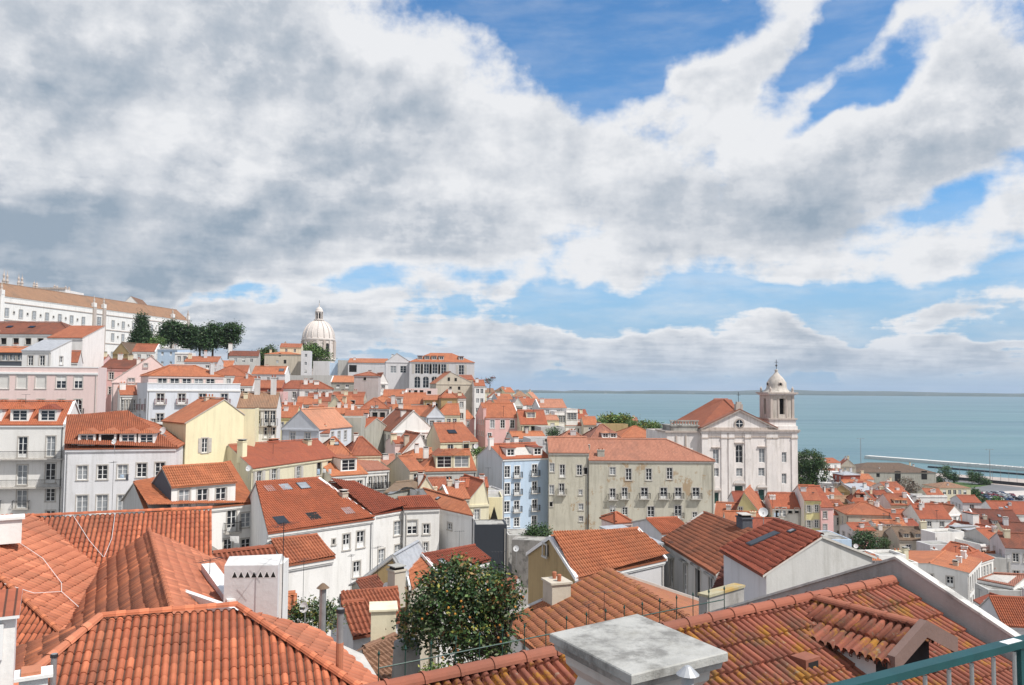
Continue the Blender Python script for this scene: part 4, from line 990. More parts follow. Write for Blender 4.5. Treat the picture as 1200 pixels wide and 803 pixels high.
T(240, (216, 424), 255, 10, 10, 2.0, 9, 'LG', 'O', 'long orange roof in front of the pines', ch=[(.55, .4, 2.0), (.1, .3, 1.4)], group='houses under the pines')
T(255, (268, 436), 290, 12, 10, 2.6, 12, 'W', 'O', 'white house with orange roof under the grey chimney house', fw=g(2, 2), group='houses under the pines')
T(210, (272, 452), 296, 10, 10, 3.0, 11, 'W', 'O', 'orange roof right above the grey mansion balustrade', ch=[(.6, .4, 1.2)], group='houses under the pines')
T(262, (183, 410), 208, -6, 8, .6, 8, 'BL', 'ZN_', 'light blue rooftop house with metal roof below the conifer', typ='shed', ch=[(.8, .2, 1.4)], group='houses under the pines')
T(258, (155, 412), 182, 10, 9, 3.2, 9, 'W', 'O', 'white gable with red framed attic window below the conifer', fw=g(2, 1, k='c'), vg='R', group='houses under the pines')
T(265, (132, 414), 152, -14, 9, 3.4, 8, 'OC', 'OB', 'brown gabled shed left of the conifer', typ='front', group='houses under the pines')
T(250, (205, 414), 222, 8, 8, .5, 9, 'W', 'flat', 'small white cube house beside the light blue rooftop house', typ='flat', par=.3, fw=g(2, 1), group='houses under the pines')
T(225, (97, 424), 120, 4, 8, 2.4, 9, 'PK', 'O', 'small orange roof at the right end of the pink parapet', ch=[(.9, .4, 1.2)], group='houses under the pines')
T(190, (117, 434), 130, 4, 8, 1.4, 10, 'W', 'B', 'tiny white wall behind the pink gabled house', group='houses under the pines')
# in front of the church
T(168, (837, 611), 884, -18, 12, 3.8, 9, 'YL', 'O', 'orange roof with yellow gable below the church door', swall='YL', group='houses below the church')
T(165, (861, 603), 893, -22, 12, 4.4, 10, 'YL', 'O', 'yellow green gable wall with one small window below the church', typ='front', fw=[(868, 597, 'w', .8, 1.0)], rx=872, group='houses below the church')
T(172, (862, 592), 893, -6, 10, 2.6, 9, 'W', 'R', 'rust red roof in front of the church steps', group='houses below the church')
T(168, (905, 595.5), 937.5, -4, 8, 3.2, 10, 'W', 'R', 'white house with recessed terrace and red roof below the church', fw=[(912, 600.5, 'x', 1.2, 2.0), (917, 600, 'c', 1.4, 1.8), (926, 599, 'x', .8, 1.0), (933.5, 598.5, 'x', .8, 1.0), (911, 615, 'c', 1.2, 1.4), (921, 615, 'c', 1.2, 1.4)], group='houses below the church')
T(164, (942.5, 586.5), 962, -8, 12, 2.8, 13, 'YL', 'O', 'tall pale yellow house with two by two windows below the tree', fw=[(948, 596.5, 's', .7, 1.4), (957, 596, 's', .7, 1.4), (948, 614.5, 's', .7, 1.5), (957, 614, 's', .7, 1.5)], swall='W', group='houses below the church')
T(163, (962, 594.5), 976.5, 4, 12, 4.2, 13, 'PK', 'R', 'narrow pink house attached right of the tall yellow house', fw=[(967, 603.5, 'w', .8, 1.4), (967, 618.5, 'w', .8, 1.4)], group='houses below the church')
T(150, (852, 622), 894, -10, 10, 3.4, 8, 'W', 'O', 'orange roof peeping over the faded brown roof', ch=[(.8, .4, .8)], group='houses below the church')
T(140, (880, 624), 912, -8, 8, 2.2, 8, 'W', 'R', 'red roof behind the grey gabled house', group='houses below the church')
T(128, (964, 634), 998, 2, 8, 0, 6, 'BL', 'flat', 'blue grey flat roofed shed right of the grey gable', typ='flat', par=.2, corn=False, group='houses below the church')
# ================================================================== right, towards the river
def typ_(k): return k.get('typ', 'gable')
def S(Y, x0, x1, y, th, dep, rise, wl, rf, lab, **k):
    k.setdefault('group', 'houses stepping down to the river')
    k.setdefault('h', 9)
    h = k.pop('h')
    if typ_(k) != 'flat' and Y < 300: rise *= .82; dep *= .85
    rr_ = random.Random(lab)
    if typ_(k) != 'flat' and 'ch' not in k: k['ch'] = [(rr_.uniform(.1, .9), rr_.choice([.2, .35, .6]), rr_.uniform(.5, 1.5)) for _ in range(rr_.choice([1, 2, 2, 3]))]
    if typ_(k) != 'flat' and 'dm' not in k and rr_.random() < .3 and x1 - x0 > 20: k['dm'] = [(rr_.uniform(.25, .4), 1.4, 1.1, .6, 'w', wl if wl in M else 'W', rr_.choice('gf')), (rr_.uniform(.6, .8), 1.4, 1.1, .6, 'c', wl if wl in M else 'W', 'g')]
    if typ_(k) == 'flat' and dep > 5: dep = 4
    return T(Y, (x0, y), x1, th, dep, rise, h, wl, rf, lab, **k)
S(430, 1000, 1097, 553.5, 0, 26, 5.0, 'GW', 'OB', 'long old warehouse with brown roof by the quay', typ='hip', name='warehouse', cat='warehouse', h=14,
  fw=[(1029, 557, 'x', 1.8, 2.0), (1052, 558, 'x', 3.2, 5.0), (1052, 566, 'x', 2.4, 2.5), (1083, 557, 'x', 3.0, 4.5), (1012, 560, 'x', 1.6, 1.8), (1070, 566, 'x', 1.6, 2.0)])
S(395, 1100, 1137.5, 572, 2, 14, 2.6, 'CR', 'TN', 'cream two storey office with pale tan roof beside the car park', typ='hip', h=11, fw=g(5, 2, w=1.5, h=2.2, st=5.2, tp=.9), sur='S')
S(380, 975, 992, 548, 14, 10, 2.5, 'W', 'R', 'small red roof at the left end of the warehouse')
S(360, 965, 985, 543, 20, 10, 2.2, 'W', 'O', 'white house with two tone roof on the skyline left of the warehouse')
S(370, 985, 1003, 546, -15, 10, 3.0, 'BE', 'R', 'beige gable on the skyline left of the warehouse', typ='front')
S(300, 972, 992, 556, 12, 9, 2.0, 'W', 'O', 'orange roof right of the round tree')
S(285, 960, 985, 566, -18, 12, 4.0, 'W', 'LGR', 'white sloping wall right of the round tree', typ='shed')
S(280, 988, 1008, 557, 8, 8, 1.2, 'RD', 'ZN_', 'dark red lantern room with pale domed sheet roof', typ='hip')
S(270, 994, 1040, 572, 4, 12, 3.0, 'LG', 'O', 'broad orange roof in front of the warehouse', h=8, vg='', typ='hipR')
S(300, 1006, 1024, 562, 4, 8, 2.0, 'W', 'O', 'small orange roof behind the broad orange roof')
S(240, 976, 996, 575, -20, 8, 2.2, 'OC', 'OB', 'dark brown gable end among the river roofs', typ='front')
S(232, 966, 990, 584, 14, 9, 3.0, 'LG', 'O', 'orange roof right of the narrow pink house')
S(228, 976, 1003, 590, 8, 8, 2.2, 'YL', 'TN', 'curved mustard coloured wall among the river roofs')
S(222, 998, 1022, 588, -14, 10, 4.0, 'PP', 'R', 'pointed red roof with a tiny dormer', typ='hip', dm=[(.5, 2.0, 1.2, 1.5, 'x', 'RD', 'f')])
S(240, 1012, 1034, 580, 18, 10, 2.6, 'LG', 'ZN_', 'grey sheet roof strip between red roofs', typ='shed')
S(230, 1024, 1046, 586, 10, 9, 3.0, 'W', 'R', 'red roofed house left of the white gable')
S(212, 1024, 1040, 600, 4, 12, 4.0, 'BE', 'O', 'orange hip above the old beige wall', typ='hip')
S(190, 992, 1047, 603, -6, 12, 3.2, 'BE', 'O', 'long old beige wall house with tiny dark windows', typ='hip', h=11, fw=[(1001, 617, 'x', .8, 1.2), (1010, 616, 'x', .8, 1.2), (1025, 614, 'x', .9, 1.4), (1039, 612, 'w', .9, 1.3)])
S(196, 972, 994, 604, 8, 8, 1.6, 'W', 'R', 'white wall patch right of the narrow pink house', h=8, typ='shed')
S(200, 968, 994, 598, 6, 10, 2.6, 'YL', 'O', 'orange roof just above the old beige wall')
S(215, 1044, 1072, 592, -4, 12, 3.4, 'CR', 'O', 'cream house with white gable and two framed windows near the warehouse', vg='R', swall='W', fw=g(2, 1, w=1.6, h=1.8, k='c'), h=9)
S(235, 1048, 1066, 580, 12, 8, 2.2, 'W', 'R', 'red roof with white verge behind the cream house', vg='L')
S(260, 1074, 1110, 582, 4, 8, 0, 'W', 'flat', 'white roof terrace under a pale arched canopy', typ='flat', par=.4)
S(205, 1047, 1078, 612, 6, 10, 3.6, 'W', 'R', 'blue shaded white house under a red roof right of the beige wall', fw=g(3, 1), h=9)
S(198, 1078, 1115, 608, -4, 12, 4.2, 'W', 'R', 'wide red roof with two white chimneys in the middle of the river quarter', ch=[(.2, .3, 1.2), (.3, .4, 1.0)], vg='')
S(240, 1118, 1150, 600, -8, 12, 3.2, 'W', 'R', 'long red roof below the cream office', vg='R')
S(215, 1110, 1128, 604, 20, 9, 2.8, 'W', 'O', 'white gable between the long red roofs', typ='front')
S(215, 1148, 1200, 616, -10, 16, 5.0, 'GY', 'DK', 'large dark red roof with white verge and a row of skylights', vg='L', sk=[(.25, .6), (.6, .6), (.75, .3)], h=11)
S(250, 1166, 1230, 602, -10, 16, 4.4, 'W', 'R', 'broad red roof at the right edge below the car park', sk=[(.3, .5)])
S(172, 1146, 1160, 639, 12, 14, .1, 'LB', 'flat', 'tall narrow bluish white house with stacked windows', typ='flat', par=.3, h=14, fw=g(2, 4, w=.8, h=1.6), lw=g(4, 4, w=.8, h=1.5))
S(165, 1096, 1130, 628, 14, 9, 0, 'W', 'flat', 'white walled roof terrace left of the grey dormers', typ='flat', par=.6, corn=False)
S(182, 1032, 1068, 622, 4, 9, 2.4, 'W', 'O', 'vivid orange strip roof below the beige wall house', ch=[(.8, .4, .8)])
S(176, 1018, 1056, 629, 0, 9, 2.0, 'GW', 'OB', 'brown mossy roof with a white side wall', h=8, fw=g(3, 1, w=1, h=1.3))
S(170, 1054, 1090, 633, -4, 10, 3.0, 'BE', 'OB', 'old brown roofed house with a round topped gable', h=8, fw=g(2, 1, w=1, h=1.3), ch=[(1.0, .4, 1.8, 1.2, 1.0)])
S(158, 1090, 1118, 640, 10, 8, .2, 'LG', 'flat', 'pale weathered wall right of the old brown roof', typ='flat', par=.2, corn=False)
S(128, 1112, 1136, 677, -28, 10, 3.4, 'W', 'O', 'orange hip over white french windows in the river quarter', typ='hipR', rw=g(4, 2, w=.8, h=2), fw=g(4, 2, w=.8, h=1.6), group='houses by the white stair wall')
S(122, 1134, 1150, 672, 52, 12, 1.0, 'W', 'O', 'row of tall white openings along the lane', fw=g(5, 2, w=.8, h=2.2), group='houses by the white stair wall')
S(160, 1160, 1185, 634, 4, 10, 2.4, 'GY', 'R', 'dark red attic roof right of the tall narrow house', group='houses at the right edge')
S(150, 1160, 1184, 655, -10, 9, .2, 'GY', 'flat', 'grey shaded yard wall right of the tall narrow house', typ='flat', par=.2, corn=False, group='houses at the right edge')
S(190, 1180, 1225, 628, -12, 12, 3.6, 'CR', 'B', 'cream mansard house with chimney at the right edge', fw=g(3, 2), ch=[(.15, .4, 1.6)], group='houses at the right edge')
S(150, 1178, 1240, 642, -14, 10, 3.0, 'LG', 'B', 'brown roofed house with attic door at the right edge', fw=g(4, 2), group='houses at the right edge')
S(90, 1175, 1250, 733, -10, 8, 2.6, 'LG', 'R', 'lowest red roof at the right edge behind the white capped wall', group='houses at the right edge')
S(118, 1030, 1062, 655, 6, 8, 1.2, 'W', 'flat', 'bright white roof terrace with a bent flue', typ='flat', par=.5, corn=False, group='houses by the white stair wall')
S(112, 1000, 1036, 668, -4, 8, 2.0, 'W', 'O', 'orange and white lean-to left of the bent flue', ch=[(.5, .4, .8)], group='houses by the white stair wall')
S(122, 1056, 1076, 662, 6, 8, .2, 'W', 'flat', 'white wall with two terracotta chimney pots', typ='flat', par=.3, corn=False, ch=[(.2, .5, 1.6), (.7, .5, 1.9)], group='houses by the white stair wall')
S(178, 1000, 1026, 622, 2, 8, 1.5, 'LG', 'R', 'small red patch of roof beside the dark garden tree')
S(225, 1066, 1090, 597, -12, 9, 2.6, 'W', 'O', 'white gable with narrow orange roof right of the cream house', typ='front')
S(188, 1064, 1084, 622, 14, 9, 2.6, 'LG', 'R', 'rust red roof under the wide red roof', ch=[(.4, .4, .9)])
S(205, 1128, 1150, 616, -22, 9, 3.0, 'W', 'R', 'red roof with white stepped wall left of the large dark red roof')
S(250, 1040, 1060, 573, 10, 9, 2.2, 'PP', 'O', 'rosy house in front of the brown bushes')
S(262, 1086, 1106, 580, -6, 9, 2.2, 'CR', 'O', 'cream house directly in front of the cream office')

GW_ = 'houses by the white stair wall'; GE_ = 'houses at the right edge'
Q(178, (1102, 624), (1149, 637), (1117, 611), (1156, 617), 10, 'W', 'R', 'red roof with three grey dormers and a big white chimney block', dm=[(.2, 2.0, 1.4, 1.0, 'x', 'GY', 'z'), (.5, 2.0, 1.4, 1.0, 'x', 'GY', 'z'), (.8, 2.0, 1.4, 1.0, 'x', 'GY', 'z')], ch=[(.5, .55, 2.2, 3.6, 1.4, 'W')], vg='R', swall='W', auto=True, group='houses stepping down to the river')
Q(152, (1099, 651), (1147, 657), (1114, 636), (1133, 640), 8, 'BE', 'R', 'salmon red hipped roof with white ridge mortar', typ='hip', m=.4, auto=True, ch=[(.6, .3, .7)], group=GW_)
Q(140, (1090, 672), (1111, 682), (1072, 656), (1101, 663), 7, 'GY', 'R', 'red roof with a round chimney left of the white french windows', m=.4, ch=[(.8, .5, 2.6, .8, .8, 'W')], group=GW_)
T(132, (1112, 677), 1129, -8, 7, 2.4, 9, 'W', 'R', 'small orange hip over the white french windows', typ='hip', fw=g(3, 2, w=.8, h=1.8), group=GW_)
T(150, (1165, 666), 1225, 28, 7, 2.2, 9, 'W', 'O', 'orange roof falling towards the lane at the right edge', ch=[(.3, .2, 1.2), (.5, .2, 1.0)], group=GE_)
Q(116, (1146, 679), (1188, 687), (1164, 673), (1204, 675), 8, 'W', 'S', 'pale orange roof over a white house at the right edge', m=.36, auto=True, fw=g(3, 1, w=.9, h=1.2, k='c'), group=GE_)
Q(100, (1143, 704), (1178, 726), (1160, 697), (1196, 708), 7, 'W', 'R', 'red roof with antennas near the white capped wall', m=.36, group=GE_)
T(112, (1158, 693), 1215, -6, 4, 0, 8, 'GY', 'flat', 'grey parapet below the pale orange roof', typ='flat', par=.2, corn=False, group=GE_)
T(160, (1149, 640), 1165, 14, 7, 0, 12, 'W', 'flat', 'white tower like house front with stacked windows below the dormers', typ='flat', par=.3, fw=g(3, 4, w=.8, h=1.5), group=GE_)
T(145, (1146, 660), 1164, 40, 5, 1.0, 10, 'W', 'R', 'white lane house with narrow red roof', fw=g(4, 3, w=.8, h=1.8), group=GE_)
T(136, (1062, 660), 1082, -10, 6, 1.6, 7, 'BE', 'OB', 'small brown roof below the old brown roofed house', ch=[(.3, .4, .8)], group=GW_)
T(230, (1128, 589), 1150, -6, 8, 1.8, 8, 'LG', 'R', 'flat pitched red roof in front of the car park road', group='houses stepping down to the river')
T(196, (1150, 629), 1172, -12, 8, 2.0, 9, 'GY', 'R', 'grey house with small red roof below the dark red roof', group='houses stepping down to the river')
T(205, (1086, 600), 1104, 12, 7, 1.8, 9, 'W', 'R', 'white walled house squeezed above the wide red roof', group='houses stepping down to the river')
T(212, (1010, 597), 1024, 8, 7, 1.8, 9, 'W', 'R', 'small white house above the long old beige wall', group='houses stepping down to the river')
T(186, (1048, 612), 1060, -8, 6, 1.6, 9, 'LB', 'R', 'bluish white narrow house right of the long old beige wall', fw=g(2, 2, w=.8, h=1.3), group='houses stepping down to the river')
T(238, (1032, 578), 1048, -12, 7, 1.6, 9, 'W', 'B', 'little white house with faded roof before the brown bushes', group='houses stepping down to the river')
T(250, (1004, 572), 1020, 14, 7, 1.6, 9, 'CR', 'R', 'little cream house among the red roofs before the warehouse', group='houses stepping down to the river')
EXPO = 0.0
SKYTINT = (.68, 1.06, 1.28)
# ------------------------------------------------------------------ church
def arch_open(b, x, z, w, h, y, mat, trim, dpt=.5):
    """an arched recess drawn on the plane y (facing -y): trim ring and dark inside"""
    n = 10; W = w / 2; top = z + h / 2 - W
    pts = [(x - W, z - h / 2), (x + W, z - h / 2)] + [(x + W * math.cos(math.pi * i / n), top + W * math.sin(math.pi * i / n)) for i in range(n + 1)]
    b.face([(p[0], y - .03, p[1]) for p in pts], mat)
    for i in range(n):
        t0, t1 = math.pi * i / n, math.pi * (i + 1) / n; r2 = W + .25
        for ra, rb_, yy in ((W, r2, y - .12),):
            b.face([(x + ra * math.cos(t0), yy, top + ra * math.sin(t0)), (x + rb_ * math.cos(t0), yy, top + rb_ * math.sin(t0)), (x + rb_ * math.cos(t1), yy, top + rb_ * math.sin(t1)), (x + ra * math.cos(t1), yy, top + ra * math.sin(t1))], trim)
            b.face([(x + ra * math.cos(t0), yy, top + ra * math.sin(t0)), (x + ra * math.cos(t1), yy, top + ra * math.sin(t1)), (x + ra * math.cos(t1), y, top + ra * math.sin(t1)), (x + ra * math.cos(t0), y, top + ra * math.sin(t0))], trim)
    for s in (-1, 1): b.box(x + s * (W + .125) - .125, x + s * (W + .125) + .125, y - .12, y, z - h / 2, top, trim)

def church():
    Y = 200; a = P(823, 505, Y); thc = R(6); k = Y / F
    root = empty('church', (a.x, a.y, a.z - 19), thc)
    tag(root, 'pale stone church with triangular pediment, round window and one bell tower', 'church')
    BASES.append((a.x, a.y - 4, a.z - 19)); BASES.append((a.x + 20, a.y, a.z - 19))
    H = 19.0; c, ct = M['CH'], M['CHT']
    inv = Matrix.Rotation(-thc, 3, 'Z')
    def lx(px, py, y=0):     # local x, z of a pixel on the facade plane
        q = hit_vert(px, py, a, (math.cos(thc), math.sin(thc)))
        v = inv @ (q - root.location); return v.x, v.z
    W = lx(909, 505)[0]; WT = lx(934.5, 505)[0]
    ops = []
    wins = [(866.3, 532, 1.8, 4.4, 'a'), (839, 535, 1.5, 3.4, 'c'), (893, 534, 1.5, 3.4, 'c'), (839, 553.6, 1.5, 2.0, 'c'), (866.5, 553.6, 1.6, 2.0, 'c'), (892.5, 553.2, 1.6, 2.0, 'c'),
            (919, 536, 1.2, 2.5, 'c'), (919, 561, 1.2, 2.5, 'c'), (866, 579.5, 2.1, 4.2, 'gd'), (839, 584, 1.5, 2.8, 'gd'), (892.5, 580.5, 1.6, 2.8, 'gd')]
    places = []
    for px, py, w, h, kd in wins:
        x, z = lx(px, py); ops.append((x, z, w, h)); places.append((x, z, w, h, kd))
    b = MB(); facade(b, (0, 0), (WT, 0), -8, H, ops, c, rev=.4)
    D = 24
    b.face([(WT, 0, -8), (WT, 9, -8), (WT, 9, H), (WT, 0, H)], c); b.face([(WT, 9, -8), (0, 9, -8), (0, 9, H), (WT, 9, H)], c)
    b.face([(0, 9, -8), (0, 0, -8), (0, 0, H), (0, 9, H)], c)
    b.face([(0, 0, H), (WT, 0, H), (WT, 9, H), (0, 9, H)], ct)
    apx, apz = lx(866.5, 480)
    # nave body behind
    b.box(-1.0, W - .5, 9.01, D, -8, H - .2, c)
    # pediment
    z1 = H + .8
    b.face([(0, .003, z1), (W, .003, z1), (W / 2, .003, apz - .2)], c); b.face([(W, .6, z1), (0, .6, z1), (W / 2, .6, apz - .2)], c)
    b.build('wall', root)
    for x, z, w, h, kd in places:
        fm, gm = win_mesh(kd, w, h, 'S')
        o = link('door' if kd == 'gd' else 'window', fm, root, (x, .15, z)); link('pane', gm, o)
    # trims
    b = MB()
    b.box(-.4, WT + .5, -.55, 9.4, H - .1, H + .35, ct); b.box(-.1, W + .1, -.2, 9.0, H + .353, H + .85, ct); b.box(-.25, WT + .3, -.35, 9.2, H - .5, H - .1, c)
    b.box(-.1, WT + .1, -.15, .0, H - 1.6, H - 1.2, ct)
    for px in (826, 848.5, 857, 876.5, 884.5 + 17, 908, 931):
        x = lx(px, 540)[0]; b.box(x - .75, x + .75, -.22, -.002, -8, H - .5, c); b.box(x - .9, x + .9, -.32, -.002, H - 1.9, H - 1.6, ct)
    b.build('pilasters_and_cornice', root)
    b = MB()
    for s in (-1, 1):      # raking cornices with a tiled top
        p0 = Vector((W / 2 + s * (W / 2 + .4), 0, z1 - .1)); p1 = Vector((W / 2, 0, apz))
        for (y0, y1, dz0, dz1, m) in ((-.5, .7, -.35, 0, ct), (-.55, .9, 0, .22, M['S'])):
            q = [p0 + Vector((0, 0, dz0)), p1 + Vector((0, 0, dz0)), p1 + Vector((0, 0, dz1)), p0 + Vector((0, 0, dz1))]
            fr = [Vector((v.x, y0, v.z)) for v in q]; bk = [Vector((v.x, y1, v.z)) for v in q]
            b.face(fr, m); b.face(bk[::-1], m)
            for i in range(4): j = (i + 1) % 4; b.face([fr[i], fr[j], bk[j], bk[i]], m)
    b.box(W / 2 - .9, W / 2 + .9, -.3, .9, apz - .1, apz + 1.3, ct); b.box(W / 2 - .6, W / 2 + .6, -.1, .7, apz + 1.3, apz + 1.9, ct)
    b.tube((W / 2, .3, apz + 1.9), (W / 2, .3, apz + 4.3), .06, M['IR'], 5); b.box(W / 2 - .45, W / 2 + .45, .26, .34, apz + 3.5, apz + 3.6, M['IR'])
    b.build('pediment', root)
    # door pediments and window hoods
    for (x, z, w, h, kd) in places:
        b = MB()
        if kd == 'gd':
            t = z + h / 2 + .35
            b.box(x - w / 2 - .5, x + w / 2 + .5, -.45, -.003, t, t + .3, ct)
            n = 8; r = w / 2 + .45
            pts = [(x + r * math.cos(math.pi * i / n), t + .3 + r * .55 * math.sin(math.pi * i / n)) for i in range(n + 1)]
            b.face([(p[0], -.4, p[1]) for p in pts], c)
            for i in range(n): b.face([(pts[i][0], -.4, pts[i][1]), (pts[i + 1][0], -.4, pts[i + 1][1]), (pts[i + 1][0], 0, pts[i + 1][1]), (pts[i][0], 0, pts[i][1])], ct)
        elif h > 3: b.box(x - w / 2 - .4, x + w / 2 + .4, -.35, -.003, z + h / 2 + .35, z + h / 2 + .6, ct)
        if b.f: b.build('hood', root)
    b = MB(); x, z = lx(866.3, 496.5)
    n = 20
    for r0_, r1_, y, m in ((0, .95, -.02, M['GL']), (.95, 1.3, -.2, ct)):
        for i in range(n):
            t0, t1 = 2 * math.pi * i / n, 2 * math.pi * (i + 1) / n
            b.face([(x + r0_ * math.cos(t0), y, z + r0_ * math.sin(t0)), (x + r1_ * math.cos(t0), y, z + r1_ * math.sin(t0)), (x + r1_ * math.cos(t1), y, z + r1_ * math.sin(t1)), (x + r0_ * math.cos(t1), y, z + r0_ * math.sin(t1))], m)
    b.box(x - .06, x + .06, -.09, -.03, z - .9, z + .9, M['FR']); b.box(x - .9, x + .9, -.095, -.03, z - .06, z + .06, M['FR'])
    b.build('round_window', root)
    # big roof: front gable behind the pediment turning into a hipped nave roof
    b = MB(); rz = lx(848, 469)[1]
    rr_ = M['O']
    xm = W / 2
    def sl_(pts): b.face(pts, rr_, uvs([Vector(p) for p in pts]))
    e = H + .1; zr = apz - .7
    sl_([(-.6, .8, z1 - .2), (-.6, D + .5, z1 - .2), (xm - .6, D - 8, rz), (xm + .4, 11, rz), (xm, .8, zr)][::-1])
    sl_([(W + .2, .8, z1 - .2), (W + .2, D + .5, z1 - .2), (xm + 3.2, D - 8, rz), (xm + 2.4, 11, rz), (xm, .8, zr)])
    sl_([(xm - .6, D - 8, rz), (xm + 3.2, D - 8, rz), (xm + 2.4, 11, rz), (xm + .4, 11, rz)])
    sl_([(xm + .4, 11, rz), (xm + 2.4, 11, rz), (xm, .8, zr)])
    sl_([(-.6, D + .5, z1 - .2), (W + .2, D + .5, z1 - .2), (xm + 3.2, D - 8, rz), (xm - .6, D - 8, rz)])
    caps(b, (xm - .6, D - 8, rz), (xm + 3.2, D - 8, rz), rr_, .2, 1); caps(b, (xm, .8, zr), (xm + .4, 11, rz), rr_, .2, 1)
    b.build('roof', root)
    # bell tower shaft
    x0, x1 = lx(902.5, 490)[0], lx(932, 490)[0]; zb = H + .35; zc = lx(910, 461.5)[1]; zd = lx(910, 492)[1]
    tw = empty('bell_tower', (0, 0, 0)); tw.parent = root
    tw2 = MB(); wd = x1 - x0
    tw2.box(x0 - .6, x1 + .5, -.2, wd + .6, zb, zb + .9, c); tw2.box(x0 - .2, x1 + .2, .1, wd + .3, zb + .9, zd, c)
    tw2.box(x0 - .5, x1 + .5, -.2, wd + .6, zd, zd + .35, ct)
    # shaft with real belfry openings
    pz_ = zd + .35; hm = zc - pz_; y0 = .25
    ow = 1.35; oh_ = 3.9; oz = pz_ + hm * .48
    S_ = [(x0 + .1, y0), (x1 - .1, y0), (x1 - .1, y0 + wd - .2), (x0 + .1, y0 + wd - .2)]
    for i in range(4):
        p, q = S_[i], S_[(i + 1) % 4]; L = math.dist(p, q)
        facade(tw2, p, q, pz_, zc, [(L / 2, oz, ow, oh_)], M['CHD'], rev=.9)
    tw2.box(x0 + 1.2, x1 - 1.2, y0 + 1.1, y0 + wd - 1.3, pz_, zc - .5, M['DH'])
    for (sx, sy) in ((x0 + .2, y0), (x1 - .8, y0)):
        tw2.box(sx, sx + .6, y0 - .14, y0 - .002, pz_, zc - .2, ct)
    for cx_ in (x0 + wd * .33, x0 + wd * .67): tw2.box(cx_ - .13, cx_ + .13, y0 - .12, y0 - .002, pz_ + .3, zc - .9, ct)
    tw2.box(x0 - .25, x1 + .25, -.1, wd + .35, zc - .35, zc, c); tw2.box(x0 - .65, x1 + .65, -.45, wd + .75, zc, zc + .35, ct)
    tw2.build('shaft', tw)
    b = MB(); cx, cy = (x0 + x1) / 2, y0 + wd / 2 - .1; zt = lx(912, 436.5)[1]; hh = zt - zc - .35
    prof = [(4.0, 0), (3.4, hh * .09), (3.0, hh * .16), (2.8, hh * .26), (2.75, hh * .38), (2.55, hh * .52), (2.15, hh * .66), (1.55, hh * .79), (.9, hh * .9), (.5, hh), (.35, hh + .3), (.55, hh + .55), (.35, hh + .8), (0, hh + .85)]
    prof = [(r_ * wd / 7.3 * .98, z_) for r_, z_ in prof]
    b.lathe(prof, M['CHD'], 16, (cx, cy, zc + .35))
    for i in range(4):
        t = math.pi / 2 * i - math.pi / 2; dx, dy = math.cos(t), math.sin(t)
        b.tube((cx + dx * 1.8, cy + dy * 1.8, zc + .35 + hh * .42), (cx + dx * 2.4, cy + dy * 2.4, zc + .35 + hh * .42), .6, ct, 12)
        b.tube((cx + dx * 2.2, cy + dy * 2.2, zc + .35 + hh * .42), (cx + dx * 2.44, cy + dy * 2.44, zc + .35 + hh * .42), .35, M['DH'], 10)
        t += math.pi / 4; dx, dy = math.cos(t), math.sin(t)
        b.lathe([(.4, 0), (.25, .5), (.35, .8), (0, 1.5)], ct, 8, (cx + dx * wd * .62, cy + dy * wd * .62, zc + .35))
    b.build('dome', tw, True)
    b = MB(); b.tube((cx, cy, zt), (cx, cy, lx(912, 421)[1]), .07, M['IR'], 5); b.lathe([(0, -.35), (.32, 0), (0, .35)], M['IR'], 10, (cx, cy, zt + 1.8))
    b.box(cx - .45, cx + .45, cy - .04, cy + .04, zt + 2.6, zt + 2.7, M['IR'])
    b.build('weather_vane', tw)
    # unfinished left tower and left flank
    xl = lx(783, 505)[0]; zl = lx(800, 491)[1]
    b = MB()
    facade(b, (xl, 1.2), (-.002, 1.2), -8, H - .5, [(2.0, H - 6, .7, 1.4)], c, .4)
    b.face([(xl, 20, -8), (xl, 1.2, -8), (xl, 1.2, H - .5), (xl, 20, H - .5)], c); b.face([(xl, 1.2, H - .5), (0, 1.2, H - .5), (0, 20, H - .5), (xl, 20, H - .5)], ct)
    b.box(xl - .4, .2, .8, 10, H - .5, H - .1, ct)
    b.box(xl + 1.2, -.4, 1.6, 9, H - .1, H + 1.0, M['CONC'])
    b.box(xl + 1.0, -.2, 1.4, 9.2, H + 1.0, H + 1.3, M['CONC'])
    n = 9
    for i in range(n + 1):
        x = xl + 1.3 + (-.7 - xl - 1.3) * i / n
        b.box(x - .16, x + .16, 1.7, 2.1, H + 1.3, H + 2.2, M['CONC'])
    b.box(xl + 1.0, -.3, 1.6, 2.2, H + 2.2, H + 2.5, M['CONC'])
    for dx in (2.2, 4.6): b.box(xl + dx, xl + dx + .35, 1.0, 1.199, -8, H - 1.2, ct)
    b.build('side_wing', root)
church()

